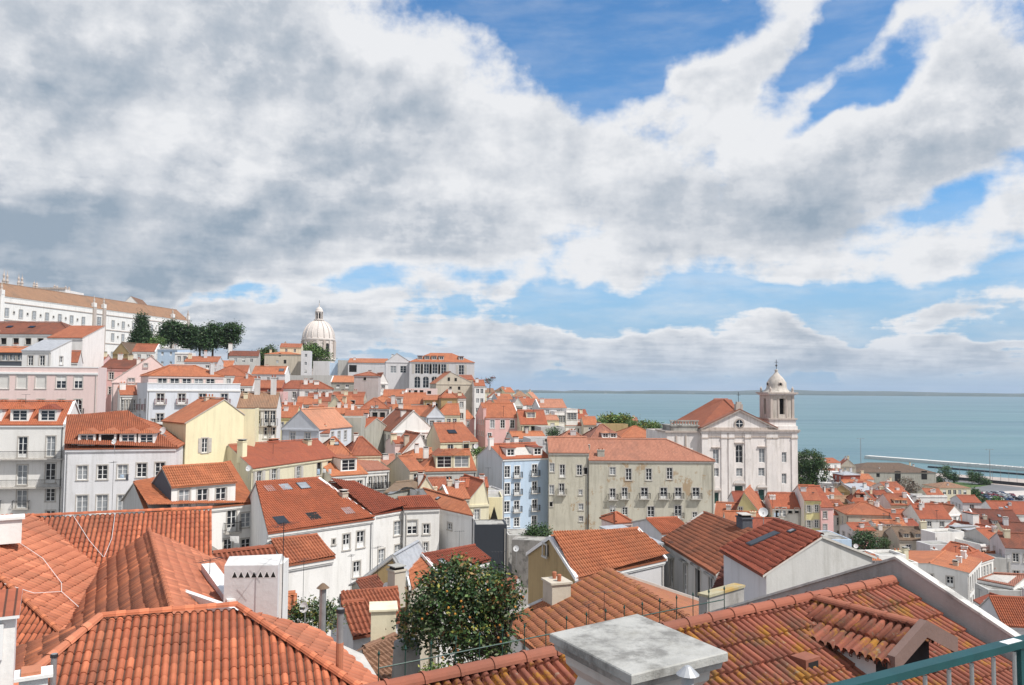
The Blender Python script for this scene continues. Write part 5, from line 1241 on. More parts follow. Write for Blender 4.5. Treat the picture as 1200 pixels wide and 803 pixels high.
# ------------------------------------------------------------------ great dome far behind
def dome():
    Y = 600; c = P(372.5, 440, Y); root = empty('domed_church', (c.x, c.y, c.z)); tag(root, 'great pale stone dome with lantern rising behind the hill', 'dome')
    k = Y / F; z = lambda py: zat(c.x, c.y, py) - c.z
    m, t = M['PT'], M['CHT']
    rd = 18.7 * k; b = MB()
    b.lathe([(rd * 1.02, -30), (rd * 1.02, z(423)), (rd * 1.08, z(422)), (rd * 1.08, z(420.5)), (rd, z(420)), (rd, z(400)), (rd * 1.05, z(399)), (rd * 1.05, z(397.5)), (rd * .97, z(397))], m, 48)
    for i in range(16):
        a = 2 * math.pi * (i + .5) / 16; M_ = Matrix.Rotation(a, 4, 'Z')
        b.box(rd - .3, rd + .9, -1.0, 1.0, z(420), z(400), t if i % 2 else m, M_)
        a2 = 2 * math.pi * i / 16; M2 = Matrix.Rotation(a2 + math.pi / 2, 4, 'Z')
        q = MB(); arch_open(q, 0, (z(418) + z(403)) / 2, 3.4, z(403) - z(418), -rd - .02, M['DH'] if i % 2 == 0 else m, t)
        for f_, mi_ in zip(q.f, q.m): b.face([M2 @ Vector(q.v[i_]) for i_ in f_], q.mats[mi_])
    b.build('drum', root, False)
    b = MB(); zh, zt = z(397), z(375.5); n = 12
    b.lathe([(rd * .97 * math.cos(math.pi / 2 * i / n * .93) , zh + (zt - zh) * math.sin(math.pi / 2 * i / n * .93) / math.sin(math.pi / 2 * .93)) for i in range(n + 1)] , m, 48)
    for i in range(16):
        a = 2 * math.pi * (i + .5) / 16
        for j in range(n):
            u0, u1 = math.pi / 2 * j / n * .93, math.pi / 2 * (j + 1) / n * .93
            f_ = lambda u: Vector((rd * .985 * math.cos(u) * math.cos(a), rd * .985 * math.cos(u) * math.sin(a), zh + (zt - zh) * math.sin(u) / math.sin(math.pi / 2 * .93)))
            b.tube(f_(u0), f_(u1), .35, m, 4)
    b.build('dome_shell', root, True)
    b = MB(); rl = 4.6 * k
    b.lathe([(rl * 1.35, z(375.6)), (rl * 1.35, z(374.8)), (rl, z(374.6)), (rl * .7, z(374.5)), (rl * .7, z(366)), (rl * 1.05, z(365.8)), (rl * 1.05, z(365)), (rl * .95, z(364.6)), (rl * .8, z(362.4)), (rl * .45, z(360.4)), (.3, z(359.6)), (.25, z(357)), (.5, z(356.4)), (0, z(355.6))], m, 20)
    for i in range(8):
        a = 2 * math.pi * i / 8; x, y = math.cos(a) * rl * .92, math.sin(a) * rl * .92
        b.tube((x, y, z(374.6)), (x, y, z(366)), .35, m, 6)
        a += math.pi / 8; b.box(-.6, .6, rl * .7 - .1, rl * .7 + .06, z(373.5), z(367.5), M['DH'], Matrix.Rotation(a, 4, 'Z'))
    b.tube((0, 0, z(355.8)), (0, 0, z(352)), .12, M['IR'], 4)
    b.build('lantern', root, False)
dome()

# ------------------------------------------------------------------ convent
def convent():
    Y0 = 318; a = P(-14, 344.5, Y0); 
    # facade plane from a towards the far right corner
    Yr = 455; z = a.z
    b_ = PZ(221.5, 376, z); d2 = Vector((b_.x - a.x, b_.y - a.y, 0)); W = d2.length; d2.normalize(); nn = Vector((-d2.y, d2.x, 0))
    wins = []
    def sx(px): q = hit_vert(px, 360, a, d2); return (q - a).dot(d2)
    cols = [8, 24.5, 40, 55.3, 70.3, 84.2, 98, 133, 145, 157, 178.5, 188, 197, 207]
    h = 30
    ww = []
    for px in cols:
        s = sx(px)
        ww.append((s, 23.6, 1.9, 3.4)); ww.append((s, 17.4, 1.9, 3.4)); ww.append((s, 9.2, 1.4, 2.2))
    for i in range(len(cols) - 1):
        s = (sx(cols[i]) + sx(cols[i + 1])) / 2
        ww.append((s, 23.8, .7, .9)); ww.append((s, 17.6, .7, .9))
    for px in (116.5,): 
        ww.append((sx(px), 23.5, 2.6, 5.2)); ww.append((sx(px), 16.6, 2.6, 5.0))
    c = a + d2 * W + nn * 16; d = a + nn * 16; rise = Vector((0, 0, 6.0))
    root = build(a, a + d2 * W, c, d, (a + d) / 2 + rise, (a + d2 * W + c) / 2 + rise, h, 'W', 'TN', 'very long white convent with rows of windows and tan roof on the skyline', Y=250, name='convent', cat='building', fw=None, corn=True, group=None)
    th = root.rotation_euler.z; W2 = W
    inv = Matrix.Rotation(-th, 3, 'Z')
    o = inv @ (Vector((a.x, a.y, root.location.z)) - root.location)
    for s, z_, w_, h_ in ww:
        fm, gm = win_mesh('c' if w_ > 1 else 'x', w_, h_, 'S' if w_ > 1 else 'S')
        wo = link('window', fm or gm, root, (o.x + s, o.y - .22, z_))
        if fm: link('pane', gm, wo)
    b = MB()
    for z_ in (20.6, 14.2, 27.6): b.box(o.x, o.x + W, o.y - .25, o.y - .003, z_ - .25, z_ + .1, M['CHT'])
    b.build('string_course', root)
    for px in (1.5, 110.5, 122, 203, 221):
        s = sx(px); b = MB(); b.box(o.x + s - .9, o.x + s + .9, o.y - .6, o.y - .004, -6, h + .5, M['W' if px < 3 else 'CHT'])
        b.box(o.x + s - .8, o.x + s + .8, o.y - .7, o.y + .9, h + .5, h + 2.4, M['W']); b.lathe([(.6, 0), (.4, .6), (.5, 1.1), (.2, 2.2), (.3, 2.6), (0, 3.6)], M['CHT'], 8, (o.x + s, o.y + .2, h + 2.4))
        b.build('pinnacle_pier', root)
convent()
# church towers behind the convent roof
def towers():
    Y = 470; c = P(30, 346, Y); root = empty('church', (c.x, c.y, c.z - 20)); tag(root, 'far church roofline with five pairs of slender pinnacles behind the convent', 'church')
    b = MB(); k = Y / F; x = lambda px: (P(px, 340, Y) - c).x
    b.box(x(-20), x(77), 0, 20, -10, zat(c.x, c.y, 341) - c.z + 20 + 1, M['CH']); b.build('wall', root)
    for px, top, dy in ((4, 314, 0), (8, 316, 0), (19, 319, 2), (23, 320, 2), (35, 327, 4), (38, 328, 4), (57, 331, 6), (60, 332, 6), (68, 332, 8), (72, 333, 8)):
        b = MB(); zt = zat(c.x, c.y, top) - c.z + 20; zb = zat(c.x, c.y, 336) - c.z + 20 - 1
        b.lathe([(.9, zb), (.7, zb + (zt - zb) * .3), (.95, zb + (zt - zb) * .36), (.45, zb + (zt - zb) * .5), (.7, zb + (zt - zb) * .62), (.2, zb + (zt - zb) * .75), (0, zt)], M['CHT'], 8, (x(px), dy, 0)); b.build('pinnacle', root)
    b = MB()
    b.box(x(-20), x(77), -.4, 0, zat(c.x, c.y, 341) - c.z + 20 + 1, zat(c.x, c.y, 340) - c.z + 20 + 1.6, M['CHT']); b.build('parapet', root)
towers()
T(430, (143, 357), 163, 8, 20, 4.5, 20, 'W', 'TN', 'white gable end poking over the convent roof', typ='front', corn=False, group='upper hill houses')
# ------------------------------------------------------------------ near roofs
def roofpl(pa, pb, m, toward=True):
    """plane holding the horizontal line pa-pb and falling with gradient m towards the camera (or away)"""
    d = (pb - pa); d.z = 0; d.normalize(); n = Vector((-d.y, d.x, 0))
    if (n.y > 0) == toward: n = -n
    return plane3(pa, pb, pa + n + Vector((0, 0, -m))), n
def front_wall(b, pts, drop, mat):
    for i in range(len(pts)):
        a, c = pts[i], pts[(i + 1) % len(pts)]
        b.face([a - Vector((0, 0, .12)), c - Vector((0, 0, .12)), Vector((c.x, c.y, c.z - drop)), Vector((a.x, a.y, a.z - drop))], mat)
def hr(pts, pl): return [hit(pl, *p) for p in pts]

big = empty('tiled_roof_house', (-12, 24, 46)); tag(big, 'near terracotta roofed house with many intersecting slopes at the lower left', 'house'); BASES.append((-12, 24, 47))
def child(o): 
    o.parent = big; o.matrix_parent_inverse = Matrix.Translation(-Vector((-12, 24, 46))); return o
# back slope
r1a = P(248, 598, 34); r1b = PZ(0, 609, r1a.z)
pl1, n1 = roofpl(r1a, r1b, .45)
poly1 = hr([(-60, 612), (248, 598)], pl1); dn1 = n1 + Vector((0, 0, -.45))
poly1 = [poly1[0], poly1[1], poly1[1] + dn1 * 6.2, poly1[0] + dn1 * 9]
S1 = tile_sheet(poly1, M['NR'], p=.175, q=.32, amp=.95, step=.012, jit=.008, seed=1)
# central wing
zc = 56.5
w0 = PZ(175, 623, zc); w1 = PZ(201, 718, zc)
V = hit(pl1, 117, 665)
plL = plane3(w0, w1, V)
polyL = [w0, w1, hit(plL, 205, 760), hit(plL, 60, 775), hit(plL, 70, 640)]
d_ = w1 - w0; nL = plL[1]
def slopepoly(a, b2, pl, L):    # rectangle hanging from a-b2 down the plane
    n = pl[1]; dn = Vector((n.x, n.y, 0)).normalized(); g_ = math.hypot(n.x, n.y) / n.z
    dn = dn + Vector((0, 0, -g_)); return [a, b2, b2 + dn * L, a + dn * L]
ex = (w1 - w0).normalized()
polyL = slopepoly(w1 + ex * .3, w0 - ex * .0, plL, 5.5)
S2 = tile_sheet(polyL, M['ND'], seed=2, p=.2, q=.36, amp=.5, step=.022, jit=.006)
Vr = Vector((w0.x + (w0.x - V.x) * .0 + 4.3, w0.y, w0.z - 1.9))
plR = plane3(w0, w1, Vr)
polyR = slopepoly(w0, w1 + ex * .3, plR, 3.6)
S3 = tile_sheet(polyR, M['NS'], seed=3, p=.2, q=.36, amp=.5, step=.018, jit=.003)
# left slope
A2 = hit(pl1, 42, 604); B2 = V; C2 = hit(plL, 75, 742)
pl2 = plane3(A2, B2, C2)
poly2 = hr([(42, 604), (125, 671), (78, 752), (70, 745), (-70, 615), (-70, 612)], pl2)
poly2 = hr([(42, 603), (128, 675), (76, 748), (-75, 612), (-60, 606)], pl2)
S4 = tile_sheet(poly2, M['NS'], seed=4, p=.2, q=.36, amp=.5, step=.02, jit=.003)
# lower left ribbed slope
E0, E1 = hit(pl2, -40, 643), hit(pl2, 73, 747)
ed = (E1 - E0); nh = Vector((ed.y, -ed.x, 0)).normalized()
if nh.y > 0: nh = -nh
dn3 = nh + Vector((0, 0, -.62))
poly3 = [E0, E1, E1 + dn3 * .8, E0 + dn3 * 3.0]
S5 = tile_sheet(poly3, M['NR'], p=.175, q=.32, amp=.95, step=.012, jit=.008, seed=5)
# front roof
z6 = 56.62; r6a = PZ(118, 727, z6); r6b = PZ(277, 714, z6)
pl6, n6 = roofpl(r6a, r6b, .45)
hipR = hit(pl6, 414, 806); hipL = hit(pl6, 52, 782)
poly6 = [r6a, r6b, r6b + (hipR - r6b) * 2.2, r6a + (hipL - r6a) * 2.4]
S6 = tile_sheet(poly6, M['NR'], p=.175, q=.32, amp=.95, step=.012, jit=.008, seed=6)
third = P(367, 735.5, 20.6)
pl6r = plane3(r6b, hipR, third)
hr2 = r6b + (hipR - r6b) * 2.2
bk = hit(pl6r, 367, 735.5); bk2 = hit(pl6r, 426, 762); bk3 = hit(pl6r, 452, 803)
S7 = tile_sheet([r6b, bk, bk2 + (bk2 - bk) * .02, bk3, hr2], M['NS'], seed=7, p=.2, q=.36, amp=.5, step=.015, jit=.003)
lf = hipL + Vector((-1.6, .9, -.5))
pl6l = plane3(r6a, hipL, lf)
S8 = tile_sheet([r6a, r6a + (hipL - r6a) * 2.4, r6a + (hipL - r6a) * 2.4 + Vector((-3, 1.2, -1.0)), hit(pl6l, 20, 760), hit(pl6l, 100, 731)], M['ND'], seed=8, p=.2, q=.36, amp=.5, step=.02)
cb = MB(); rc = M['RC']; up3 = Vector((0, 0, .06))
caps(cb, poly1[0] + up3, poly1[1] + up3, M['NR'], .085, .45)
caps(cb, w0 + up3, w1 + up3, M['ND'], .07, .45); caps(cb, E0 + up3, E1 + up3, M['ND'], .075, .45)
caps(cb, r6a + up3, r6b + up3, M['NR'], .095, .42); caps(cb, r6b + up3, hr2 + up3, M['NR'], .095, .42); caps(cb, r6a + up3, r6a + (hipL - r6a) * 2.4 + up3, M['NS'], .11, .45)
# under-structure so that the house stands on its walls
for pl_ in (poly1, polyL, polyR, poly2, poly3, poly6, [r6b, bk, bk2, bk3, hr2]):
    low = [p - Vector((0, 0, .1)) for p in pl_]
    cb.face(low[::-1], M['STN'])
o = join_meshes('roof', [S1, S2, S3, S4, S5, S6, S7, S8, cb.mesh('c')], None); child(o)
wb = MB()
def wallseg(p, q, drop=11, mat=M['W']):
    p, q = p - Vector((0, 0, .13)), q - Vector((0, 0, .13))
    wb.face([p, q, Vector((q.x, q.y, p.z - drop)), Vector((p.x, p.y, p.z - drop))], mat)
wallseg(poly1[1], poly1[2]); wallseg(bk, bk2); wallseg(bk2, bk3); wallseg(poly3[2], poly3[3]); wallseg(poly1[0], poly1[1])
# white capped parapet beside the right slope
pa_ = P(236, 661, 27.2); pb_ = P(266, 703, 23.4)
for (p, q, w_, t_) in ((pa_, pb_, .42, .5),):
    d = (q - p); n = Vector((d.y, -d.x, 0)).normalized() * w_
    c8 = [p, q, q - n, p - n]
    lo = [v - Vector((0, 0, t_ + 1.5)) for v in c8]
    wb.face(c8, M['W'])
    for i in range(4):
        j = (i + 1) % 4; wb.face([c8[i], c8[j], lo[j], lo[i]], M['PP'] if i == 0 else M['W'])
fl0, fl1 = P(200, 693, 23.5), P(286, 724, 20.3)
d = fl1 - fl0; n = Vector((d.y, -d.x, 0)).normalized() * .16
wb.face([fl0 + Vector((0,0,.12)), fl1 + Vector((0,0,.12)), fl1 - n + Vector((0,0,.12)), fl0 - n + Vector((0,0,.12))], M['W']); wb.face([fl0 + Vector((0,0,.12)), fl1 + Vector((0,0,.12)), fl1 - Vector((0,0,.3)), fl0 - Vector((0,0,.3))], M['W'])
child(wb.build('wall'))
# telephone cables lying over the slopes
def cable(name, pts, r, mat, label):
    b = MB()
    for i in range(len(pts) - 1): b.tube(pts[i], pts[i + 1], r, mat, 5)
    return tag(b.build(name), label, 'cable')
u = Vector((0, 0, .10))
cable('cable', [hit(pl2, 10, 631) + u, hit(pl2, 50, 660) + u * 1.6, hit(pl2, 72, 687) + u, hit(pl2, 72, 697) + u, hit(pl2, 40, 699) + u, hit(pl2, 5, 688) + u], .008, M['FR'], 'pale cable looping over the smooth tiled slope at the left')
cable('cable', [hit(pl1, 85, 606) + u, hit(pl1, 104, 636) + u, hit(pl1, 121, 656) + u], .008, M['FR'], 'pale cable slanting down the ribbed back slope')
cable('cable', [hit(pl1, 135, 604) + u, hit(pl1, 131, 634) + u, hit(pl1, 122, 656) + u], .008, M['FR'], 'pale cable hanging steeply down the ribbed back slope')
cable('cable', [hit(pl2, 72, 697) + u, hit(pl2, 92, 715) + u], .008, M['FR'], 'short cable end near the lower valley of the roof')
# chimneys and vents of the near roofs
def blockx(name, label, cat, px0, px1, pyt, Y, dep, drop, mat, cap=None, th=0, group=None):
    a = P(px0, pyt, Y); b2 = P(px1, pyt, Y); w = (b2 - a).length
    root = empty(name, (a.x, a.y, a.z - drop), R(th)); tag(root, label, cat, group)
    b = MB(); b.box(0, w, 0, dep, 0, drop, M[mat]); b.build('body', root)
    if cap: 
        b = MB(); b.box(-.08, w + .08, -.08, dep + .08, drop, drop + cap, M[mat]); b.build('cap', root)
    return root, w
r_, w_ = blockx('chimney', 'broad white chimney block with a row of small triangular vents', 'chimney', 263, 325, 663, 23.5, 1.0, 2.2, 'LG', None, 4)
b = MB(); n = 7
for i in range(n):
    x = w_ * .14 + w_ * .80 * i / (n - .3); s = w_ * .055
    b.face([(x - .02, -.004, 1.84), (x + s * 2 + .02, -.004, 1.84), (x + s, -.004, 2.06)], M['FR']); b.face([(x + .01, -.008, 1.86), (x + s * 2 - .01, -.008, 1.86), (x + s, -.008, 2.03)], M['DH'])
b.build('vent_row', r_)
b = MB()
b.face([(0, 0, 2.2), (w_, 0, 2.2), (w_, .5, 2.42), (0, .5, 2.36)], M['WD']); b.face([(0, 1, 2.2), (0, .5, 2.36), (w_, .5, 2.42), (w_, 1, 2.2)], M['WD'])
b.face([(0, 0, 2.2), (0, .5, 2.36), (0, 1, 2.2)], M['WD']); b.face([(w_, 0, 2.2), (w_, 1, 2.2), (w_, .5, 2.42)], M['WD']); b.build('cap', r_)
b = MB(); b.box(w_ + .003, w_ + .1, .2, 1.0, -.2, 2.2, M['W']); b.build('flank', r_)
blockx('chimney', 'white chimney cap cut by the left edge above the smooth slope', 'chimney', -30, 18, 612, 27, .6, .8, 'W', .08, 32)
r_, w_ = blockx('chimney', 'small white chimney with a tile on top at the lower left corner', 'chimney', 22, 52, 798, 15.4, .4, 1.6, 'W', .06, 30)
b = MB(); b.box(.03, w_ - .12, .0, .45, 1.66, 1.72, M['RC']); b.build('cover_tile', r_)
def flue(name, label, px, pyt, pyb, Y, r, cap=None, mat='MG', foot=None):
    p = P(px, pyb, Y); h = zat(p.x, p.y, pyt) - p.z
    root = empty(name, p); tag(root, label, 'flue')
    b = MB(); b.tube((0, 0, -.6), (0, 0, h), r, M[mat], 12); b.build('pipe', root)
    if foot: b = MB(); b.tube((0, 0, -.6), (0, 0, h * .27), r * 1.12, M['RC'], 12); b.build('collar', root)
    if cap == 'cone':
        b = MB(); b.lathe([(r * 1.9, 0), (r * .5, r * 1.3), (0, r * 1.5)], M['OB' if mat != 'ZN' else 'ZN'], 12, (0, 0, h + .02)); b.lathe([(r * 1.9, 0), (0, .0)], M['OC'], 12, (0, 0, h + .019)); b.build('cowl', root)
    elif cap == 'band':
        b = MB(); b.lathe([(r, 0), (r * 1.3, 0), (r * 1.3, r * 1.1), (r, r * 1.1)], M['IR'], 12, (0, 0, h - r * 1.3)); b.build('rim', root)
flue('flue', 'grey round flue with a conical cowl beside the shrub', 377.5, 690, 737, 24, .10, 'cone')
flue('flue', 'grey flue with orange collar rising from the front roof', 398, 713, 768, 18.6, .075, 'band', foot=True)
flue('flue', 'short galvanised vent pipe on the front roof at the left', 62.5, 766, 795, 16.3, .055, 'band')
flue('flue', 'small galvanised vent with a conical hat beside the concrete capped chimney', 806, 793, 812, 7.4, .055, 'cone', 'ZN')
# white dormer wall at the left edge
r_, w_ = blockx('white_house', 'white wall corner with a window at the left edge of the near roofs', 'house', -40, 10, 726, 16, .5, 3, 'W', None, 28)
b = MB(); q_ = [Vector((-.1, -.12, 3.0)), Vector((w_ + .07, -.12, 3.0)), Vector((w_ + .07, .7, 3.36)), Vector((-.1, .7, 3.36))]
b.face(q_, M['NR'], uvs(q_)); b.face([v - Vector((0, 0, .06)) for v in q_][::-1], M['FR'])
for k_ in range(4): b.face([q_[k_], q_[(k_ + 1) % 4], q_[(k_ + 1) % 4] - Vector((0, 0, .06)), q_[k_] - Vector((0, 0, .06))], M['FR'])
b.build('roof', r_); fm_, gm_2 = win_mesh('w', .45, .7, ''); o_ = link('window', fm_, r_, (w_ - .42, -.16, 2.5)); link('pane', gm_2, o_)

# ------------------------------------------------------------------ near lichen covered roof, right
nh_ = empty('lichen_roof_house', (6, 10, 50)); tag(nh_, 'near house with a lichen stained ribbed roof and small tiled dormer', 'house'); BASES.append((6, 10, 48)); BASES.append((9, 16, 46))
def childn(o, par=None):
    o.parent = par or nh_; o.matrix_parent_inverse = Matrix.Translation(-Vector((6, 10, 50))); return o
Rr = P(1046, 684, 16); Rl = PZ(490, 806, Rr.z)
plN, nN = roofpl(Rr, Rl, .45)
eN = (Rr - Rl).normalized(); dnN = nN + Vector((0, 0, -.45))
Rl2 = Rl - eN * 2.5
polyN = [Rl2, Rr, Rr + dnN * 11, Rl2 + dnN * 11]
PR2 = [(0, -.05), (.16, -.05), (.2, .035), (.36, .062), (.66, .062), (.82, .035), (.86, -.05)]
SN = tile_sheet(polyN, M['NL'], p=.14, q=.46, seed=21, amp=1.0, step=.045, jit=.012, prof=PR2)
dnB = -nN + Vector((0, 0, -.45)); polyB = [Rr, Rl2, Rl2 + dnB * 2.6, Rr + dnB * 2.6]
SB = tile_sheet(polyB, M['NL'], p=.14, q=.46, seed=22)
cb = MB()
for pl_ in (polyN, polyB): cb.face([p - Vector((0, 0, .1)) for p in pl_][::-1], M['STN'])
childn(join_meshes('roof', [SN, SB, cb.mesh('c')], None))
def bigcaps(name, p, q, r, seg, mat):
    L = (q - p).length; n = int(L / seg); d = (q - p) / n; b = MB()
    for i in range(n):
        a, c = p + d * i, p + d * (i + 1)
        b.tube(a, c, r, mat, 8, r, half=True); b.tube(a - d * .02, a + d * .07, r * 1.16, mat, 8, r * 1.16, half=True)
    return b
childn(bigcaps('ridge', Rl2 + Vector((0, 0, .07)), Rr + Vector((0, 0, .06)), .105, .5, M['RC']).build('ridge_tiles', None, False))
# gable wall with pale cap
def gwall(b, p, q, th_, up, drop, mat, capm, cap=.05, flare=.03):
    d = (q - p); d.z = 0; d.normalize(); n = Vector((-d.y, d.x, 0))
    if n.x < 0: n = -n
    P0, Q0 = p + Vector((0, 0, up)), q + Vector((0, 0, up))
    A_ = [P0, Q0, Q0 + n * th_, P0 + n * th_]; L_ = [v - Vector((0, 0, drop)) for v in A_]
    for i in range(4): j = (i + 1) % 4; b.face([A_[i], A_[j], L_[j], L_[i]], mat)
    k = n * flare; C0 = [P0 - k, Q0 - k, Q0 + n * th_ + k, P0 + n * th_ + k]; C1 = [v + Vector((0, 0, cap)) for v in C0]
    b.face(C1, capm); b.face(C0[::-1], capm)
    for i in range(4): j = (i + 1) % 4; b.face([C0[i], C0[j], C1[j], C1[i]], capm)
capm = plaster('pale_worn_cap', (.66, .64, .60), .9, patch=(.26, .25, .24), pamt=.52, ps=6)
gm_ = plaster('mauve_grey_render', (.43, .40, .385), .9, patch=(.22, .20, .19), pamt=.56, ps=3)
b = MB(); pk = Rr + eN * .12
gwall(b, pk, pk + dnN * 11, .14, .46, 2.5, gm_, capm); gwall(b, pk + dnB * 5.2, pk, .14, .46, 3.2, gm_, capm)
childn(b.build('gable_parapet'))
b = MB(); q0 = pk + dnB * 5.2; q1 = P(862, 686, 21.5)
gwall(b, q1, Vector((q0.x, q0.y, q1.z)), .25, 0, 6, M['GWL'], plaster('lichen_cap', (.40, .36, .24), .9, patch=(.40, .24, .05), pamt=.5, ps=6), .06, .04)
q2 = P(1012, 663, 24)
gwall(b, Vector((q0.x, q0.y, q0.z + .42)), q2 , .25, 0, 6, M['GWL'], M['GWL'], .04, .02)
o = b.build('party_wall'); tag(o, 'low blotched grey wall topped with yellow lichen behind the near roof', 'wall')
b = MB()
for (p, q) in ((Rl2 + dnN * 11, Rr + dnN * 11), (Rl2 + dnB * 2.6, Rr + dnB * 2.6), (Rl2 + dnN * 11, Rl2), (Rl2, Rl2 + dnB * 2.6)):
    p, q = p - Vector((0, 0, .12)), q - Vector((0, 0, .12)); b.face([p, q, Vector((q.x, q.y, 44)), Vector((p.x, p.y, 44))], M['W'])
childn(b.build('wall'))
# tiled dormer
dm_ = MB(); g0 = hit(plN, 957, 714); gdir = Vector((nN.x, nN.y, 0)).normalized()
g0 = g0 + Vector((0, 0, .12)) 
lo, hi = .3, 6
for _ in range(40):
    md = (lo + hi) / 2
    if proj(g0 + gdir * md)[0] < 1083: lo = md
    else: hi = md
Ld = lo; hw = .88; dz = .40
g1 = g0 + gdir * Ld; eh = Vector((eN.x, eN.y, 0)).normalized()
el0, el1 = g0 - eh * hw - Vector((0, 0, dz)), g1 - eh * hw - Vector((0, 0, dz))
er0, er1 = g0 + eh * hw - Vector((0, 0, dz)), g1 + eh * hw - Vector((0, 0, dz))
ext = -gdir * 1.0
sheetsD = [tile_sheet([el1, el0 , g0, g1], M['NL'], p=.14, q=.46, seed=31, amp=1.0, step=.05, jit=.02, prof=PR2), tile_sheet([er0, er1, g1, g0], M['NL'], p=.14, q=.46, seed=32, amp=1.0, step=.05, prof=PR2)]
dc = bigcaps('r', g0 + Vector((0, 0, .05)), g1 + Vector((0, 0, .05)), .085, .5, M['RC'])
def down(p): q = hit_down(p); return q
def hit_down(p):
    a, n = plN; z = a.z - ((p.x - a.x) * n.x + (p.y - a.y) * n.y) / n.z
    return Vector((p.x, p.y, z))
ins = eh * .14
for (e0, e1, s) in ((el0, el1, 1), (er0, er1, -1)):
    a_, c_ = e0 + ins * s - Vector((0, 0, .05)), e1 + ins * s - gdir * .35 - Vector((0, 0, .05))
    dc.face([a_, c_, hit_down(c_) - Vector((0, 0, .1)), hit_down(a_) - Vector((0, 0, .1))], M['WD'])
bm_ = plaster('mauve_brown_board', (.20, .13, .11), .5)
for s, e_ in ((1, el1), (-1, er1)):
    q = [g1, e_, e_ - gdir * .06, g1 - gdir * .06]; h_ = Vector((0, 0, .16))
    q = [g1 + gdir * .05, e_ + gdir * .05]
    dc.face([q[0] + h_, q[1] + h_, q[1] - h_ * .6, q[0] - h_ * .6], bm_); dc.face([q[0] + h_, q[1] + h_, q[1] + h_ - gdir * .12, q[0] + h_ - gdir * .12], bm_)
    dc.face([q[1] + h_, q[1] - h_ * .6, q[1] - h_ * .6 - gdir * .12, q[1] + h_ - gdir * .12], bm_)
f0 = [el1 + ins - gdir * .35, er1 - ins - gdir * .35]
apx_ = g1 - gdir * .35 - Vector((0, 0, .06))
dc.face([f0[0], hit_down(f0[0]) - Vector((0, 0, .1)), hit_down(f0[1]) - Vector((0, 0, .1)), f0[1], apx_], M['DH'])
childn(join_meshes('dormer', sheetsD + [dc.mesh('d')], None))
# loose vent tile
vt = MB(); v0 = hit(plN, 944, 781); vt.box(-.18, .18, -.14, .14, -.05, .16, M['RC'], Matrix.Translation(v0) @ Matrix.Rotation(R(34), 4, 'Z')); vt.box(-.12, .12, -.143, -.05, .0, .11, M['DH'], Matrix.Translation(v0) @ Matrix.Rotation(R(34), 4, 'Z'))
childn(vt.build('vent_tile'))
# concrete capped chimney
zc_ = 59.35; cq = [PZ(644, 742, zc_), PZ(747, 719, zc_), PZ(853, 764, zc_), PZ(740, 791, zc_)]
cen = sum(cq, Vector()) / 4
croot = empty('chimney', (cen.x, cen.y, zc_ - 3.4)); tag(croot, 'large near chimney under a flat weathered concrete slab', 'chimney')
def ring(k, z): return [Vector(((p.x - cen.x) * k, (p.y - cen.y) * k, z)) for p in cq]
def slab(b, rings, mat, top=True):
    for r in range(len(rings) - 1):
        for i in range(4): j = (i + 1) % 4; b.face([rings[r][i], rings[r][j], rings[r + 1][j], rings[r + 1][i]], mat)
    if top: b.face(rings[-1], mat); b.face(rings[0][::-1], mat)
b = MB(); T_ = 3.4
mc = plaster('lichened_slab', (.42, .415, .39), 1.0, patch=(.15, .145, .135), pamt=.52, ps=7)
slab(b, [ring(.93, T_ - .17), ring(.95, T_ - .10), ring(1, T_ - .09), ring(1, T_ - .012), ring(.985, T_)], mc); b.build('slab', croot)
b = MB(); slab(b, [ring(.72, -1.5), ring(.72, T_ - .55), ring(.66, T_ - .42), ring(.80, T_ - .3), ring(.82, T_ - .171)], plaster('chimney_render', (.60, .58, .54), .8)); b.build('shaft', croot)
# iron fence behind the ridge
fr = empty('iron_fence', Rl2 - nN * .7); tag(fr, 'thin green iron fence with spiked pickets behind the ridge of the near roof', 'fence')
offs = -nN * .75
fa = Rl - eN * .2 + offs; fb = Rl + (Rr - Rl) * .62 + offs; L = (fb - fa).length; n = int(L / .38); loc = fr.location
b = MB()
for i in range(n + 1):
    p = fa + (fb - fa) * i / n - loc
    b.tube(p + Vector((0, 0, -1)), p + Vector((0, 0, .22)), .0075, M['GF'], 5); b.lathe([(.009, 0), (.02, .025), (0, .08)], M['GF'], 5, p + Vector((0, 0, .22)))
o = b.build('pickets', fr)
b = MB()
for z_ in (-.35, .06): b.tube(fa - loc + Vector((0, 0, z_)), fb - loc + Vector((0, 0, z_)), .010, M['GF'], 5)
b.build('rail', fr)
# ------------------------------------------------------------------ terrace and balustrade where the photographer stands
zr = CAMZ - .80
q0, q1 = PZ(925, 818, zr), PZ(1202, 747, zr)
dd = (q1 - q0); dd.z = 0; L = dd.length; ang = math.atan2(dd.y, dd.x); dd.normalize()
q1 = q1 + dd * .6; q0 = q0 - dd * 2.6; L = (q1 - q0).length
rt = empty('balustrade', (q0.x, q0.y, zr - 1.0), ang); tag(rt, 'teal painted iron balustrade crossing the lower right corner', 'railing')
b = MB(); b.box(0, L, -.020, .020, .978, 1.0, M['TG']); b.build('handrail', rt)
b = MB(); b.box(0, L, -.018, .018, .10, .13, M['TG']); b.build('bottom_rail', rt)
n = int(L / .115)
bs = None
for i in range(n):
    x = .06 + i * .115
    if bs is None:
        b = MB(); b.tube((0, 0, .13), (0, 0, .965), .0065, M['MG'], 8); bs = b.mesh('baluster')
    link('baluster', bs, rt, (x, 0, 0))
lx_ = (PZ(1194, 749, zr) - q0).dot(dd)
b = MB(); b.box(lx_ - .013, lx_ + .013, -.013, .013, 0, .975, M['TG']); b.build('post', rt)
lx_ = (PZ(1181, 751, zr) - q0).dot(dd)
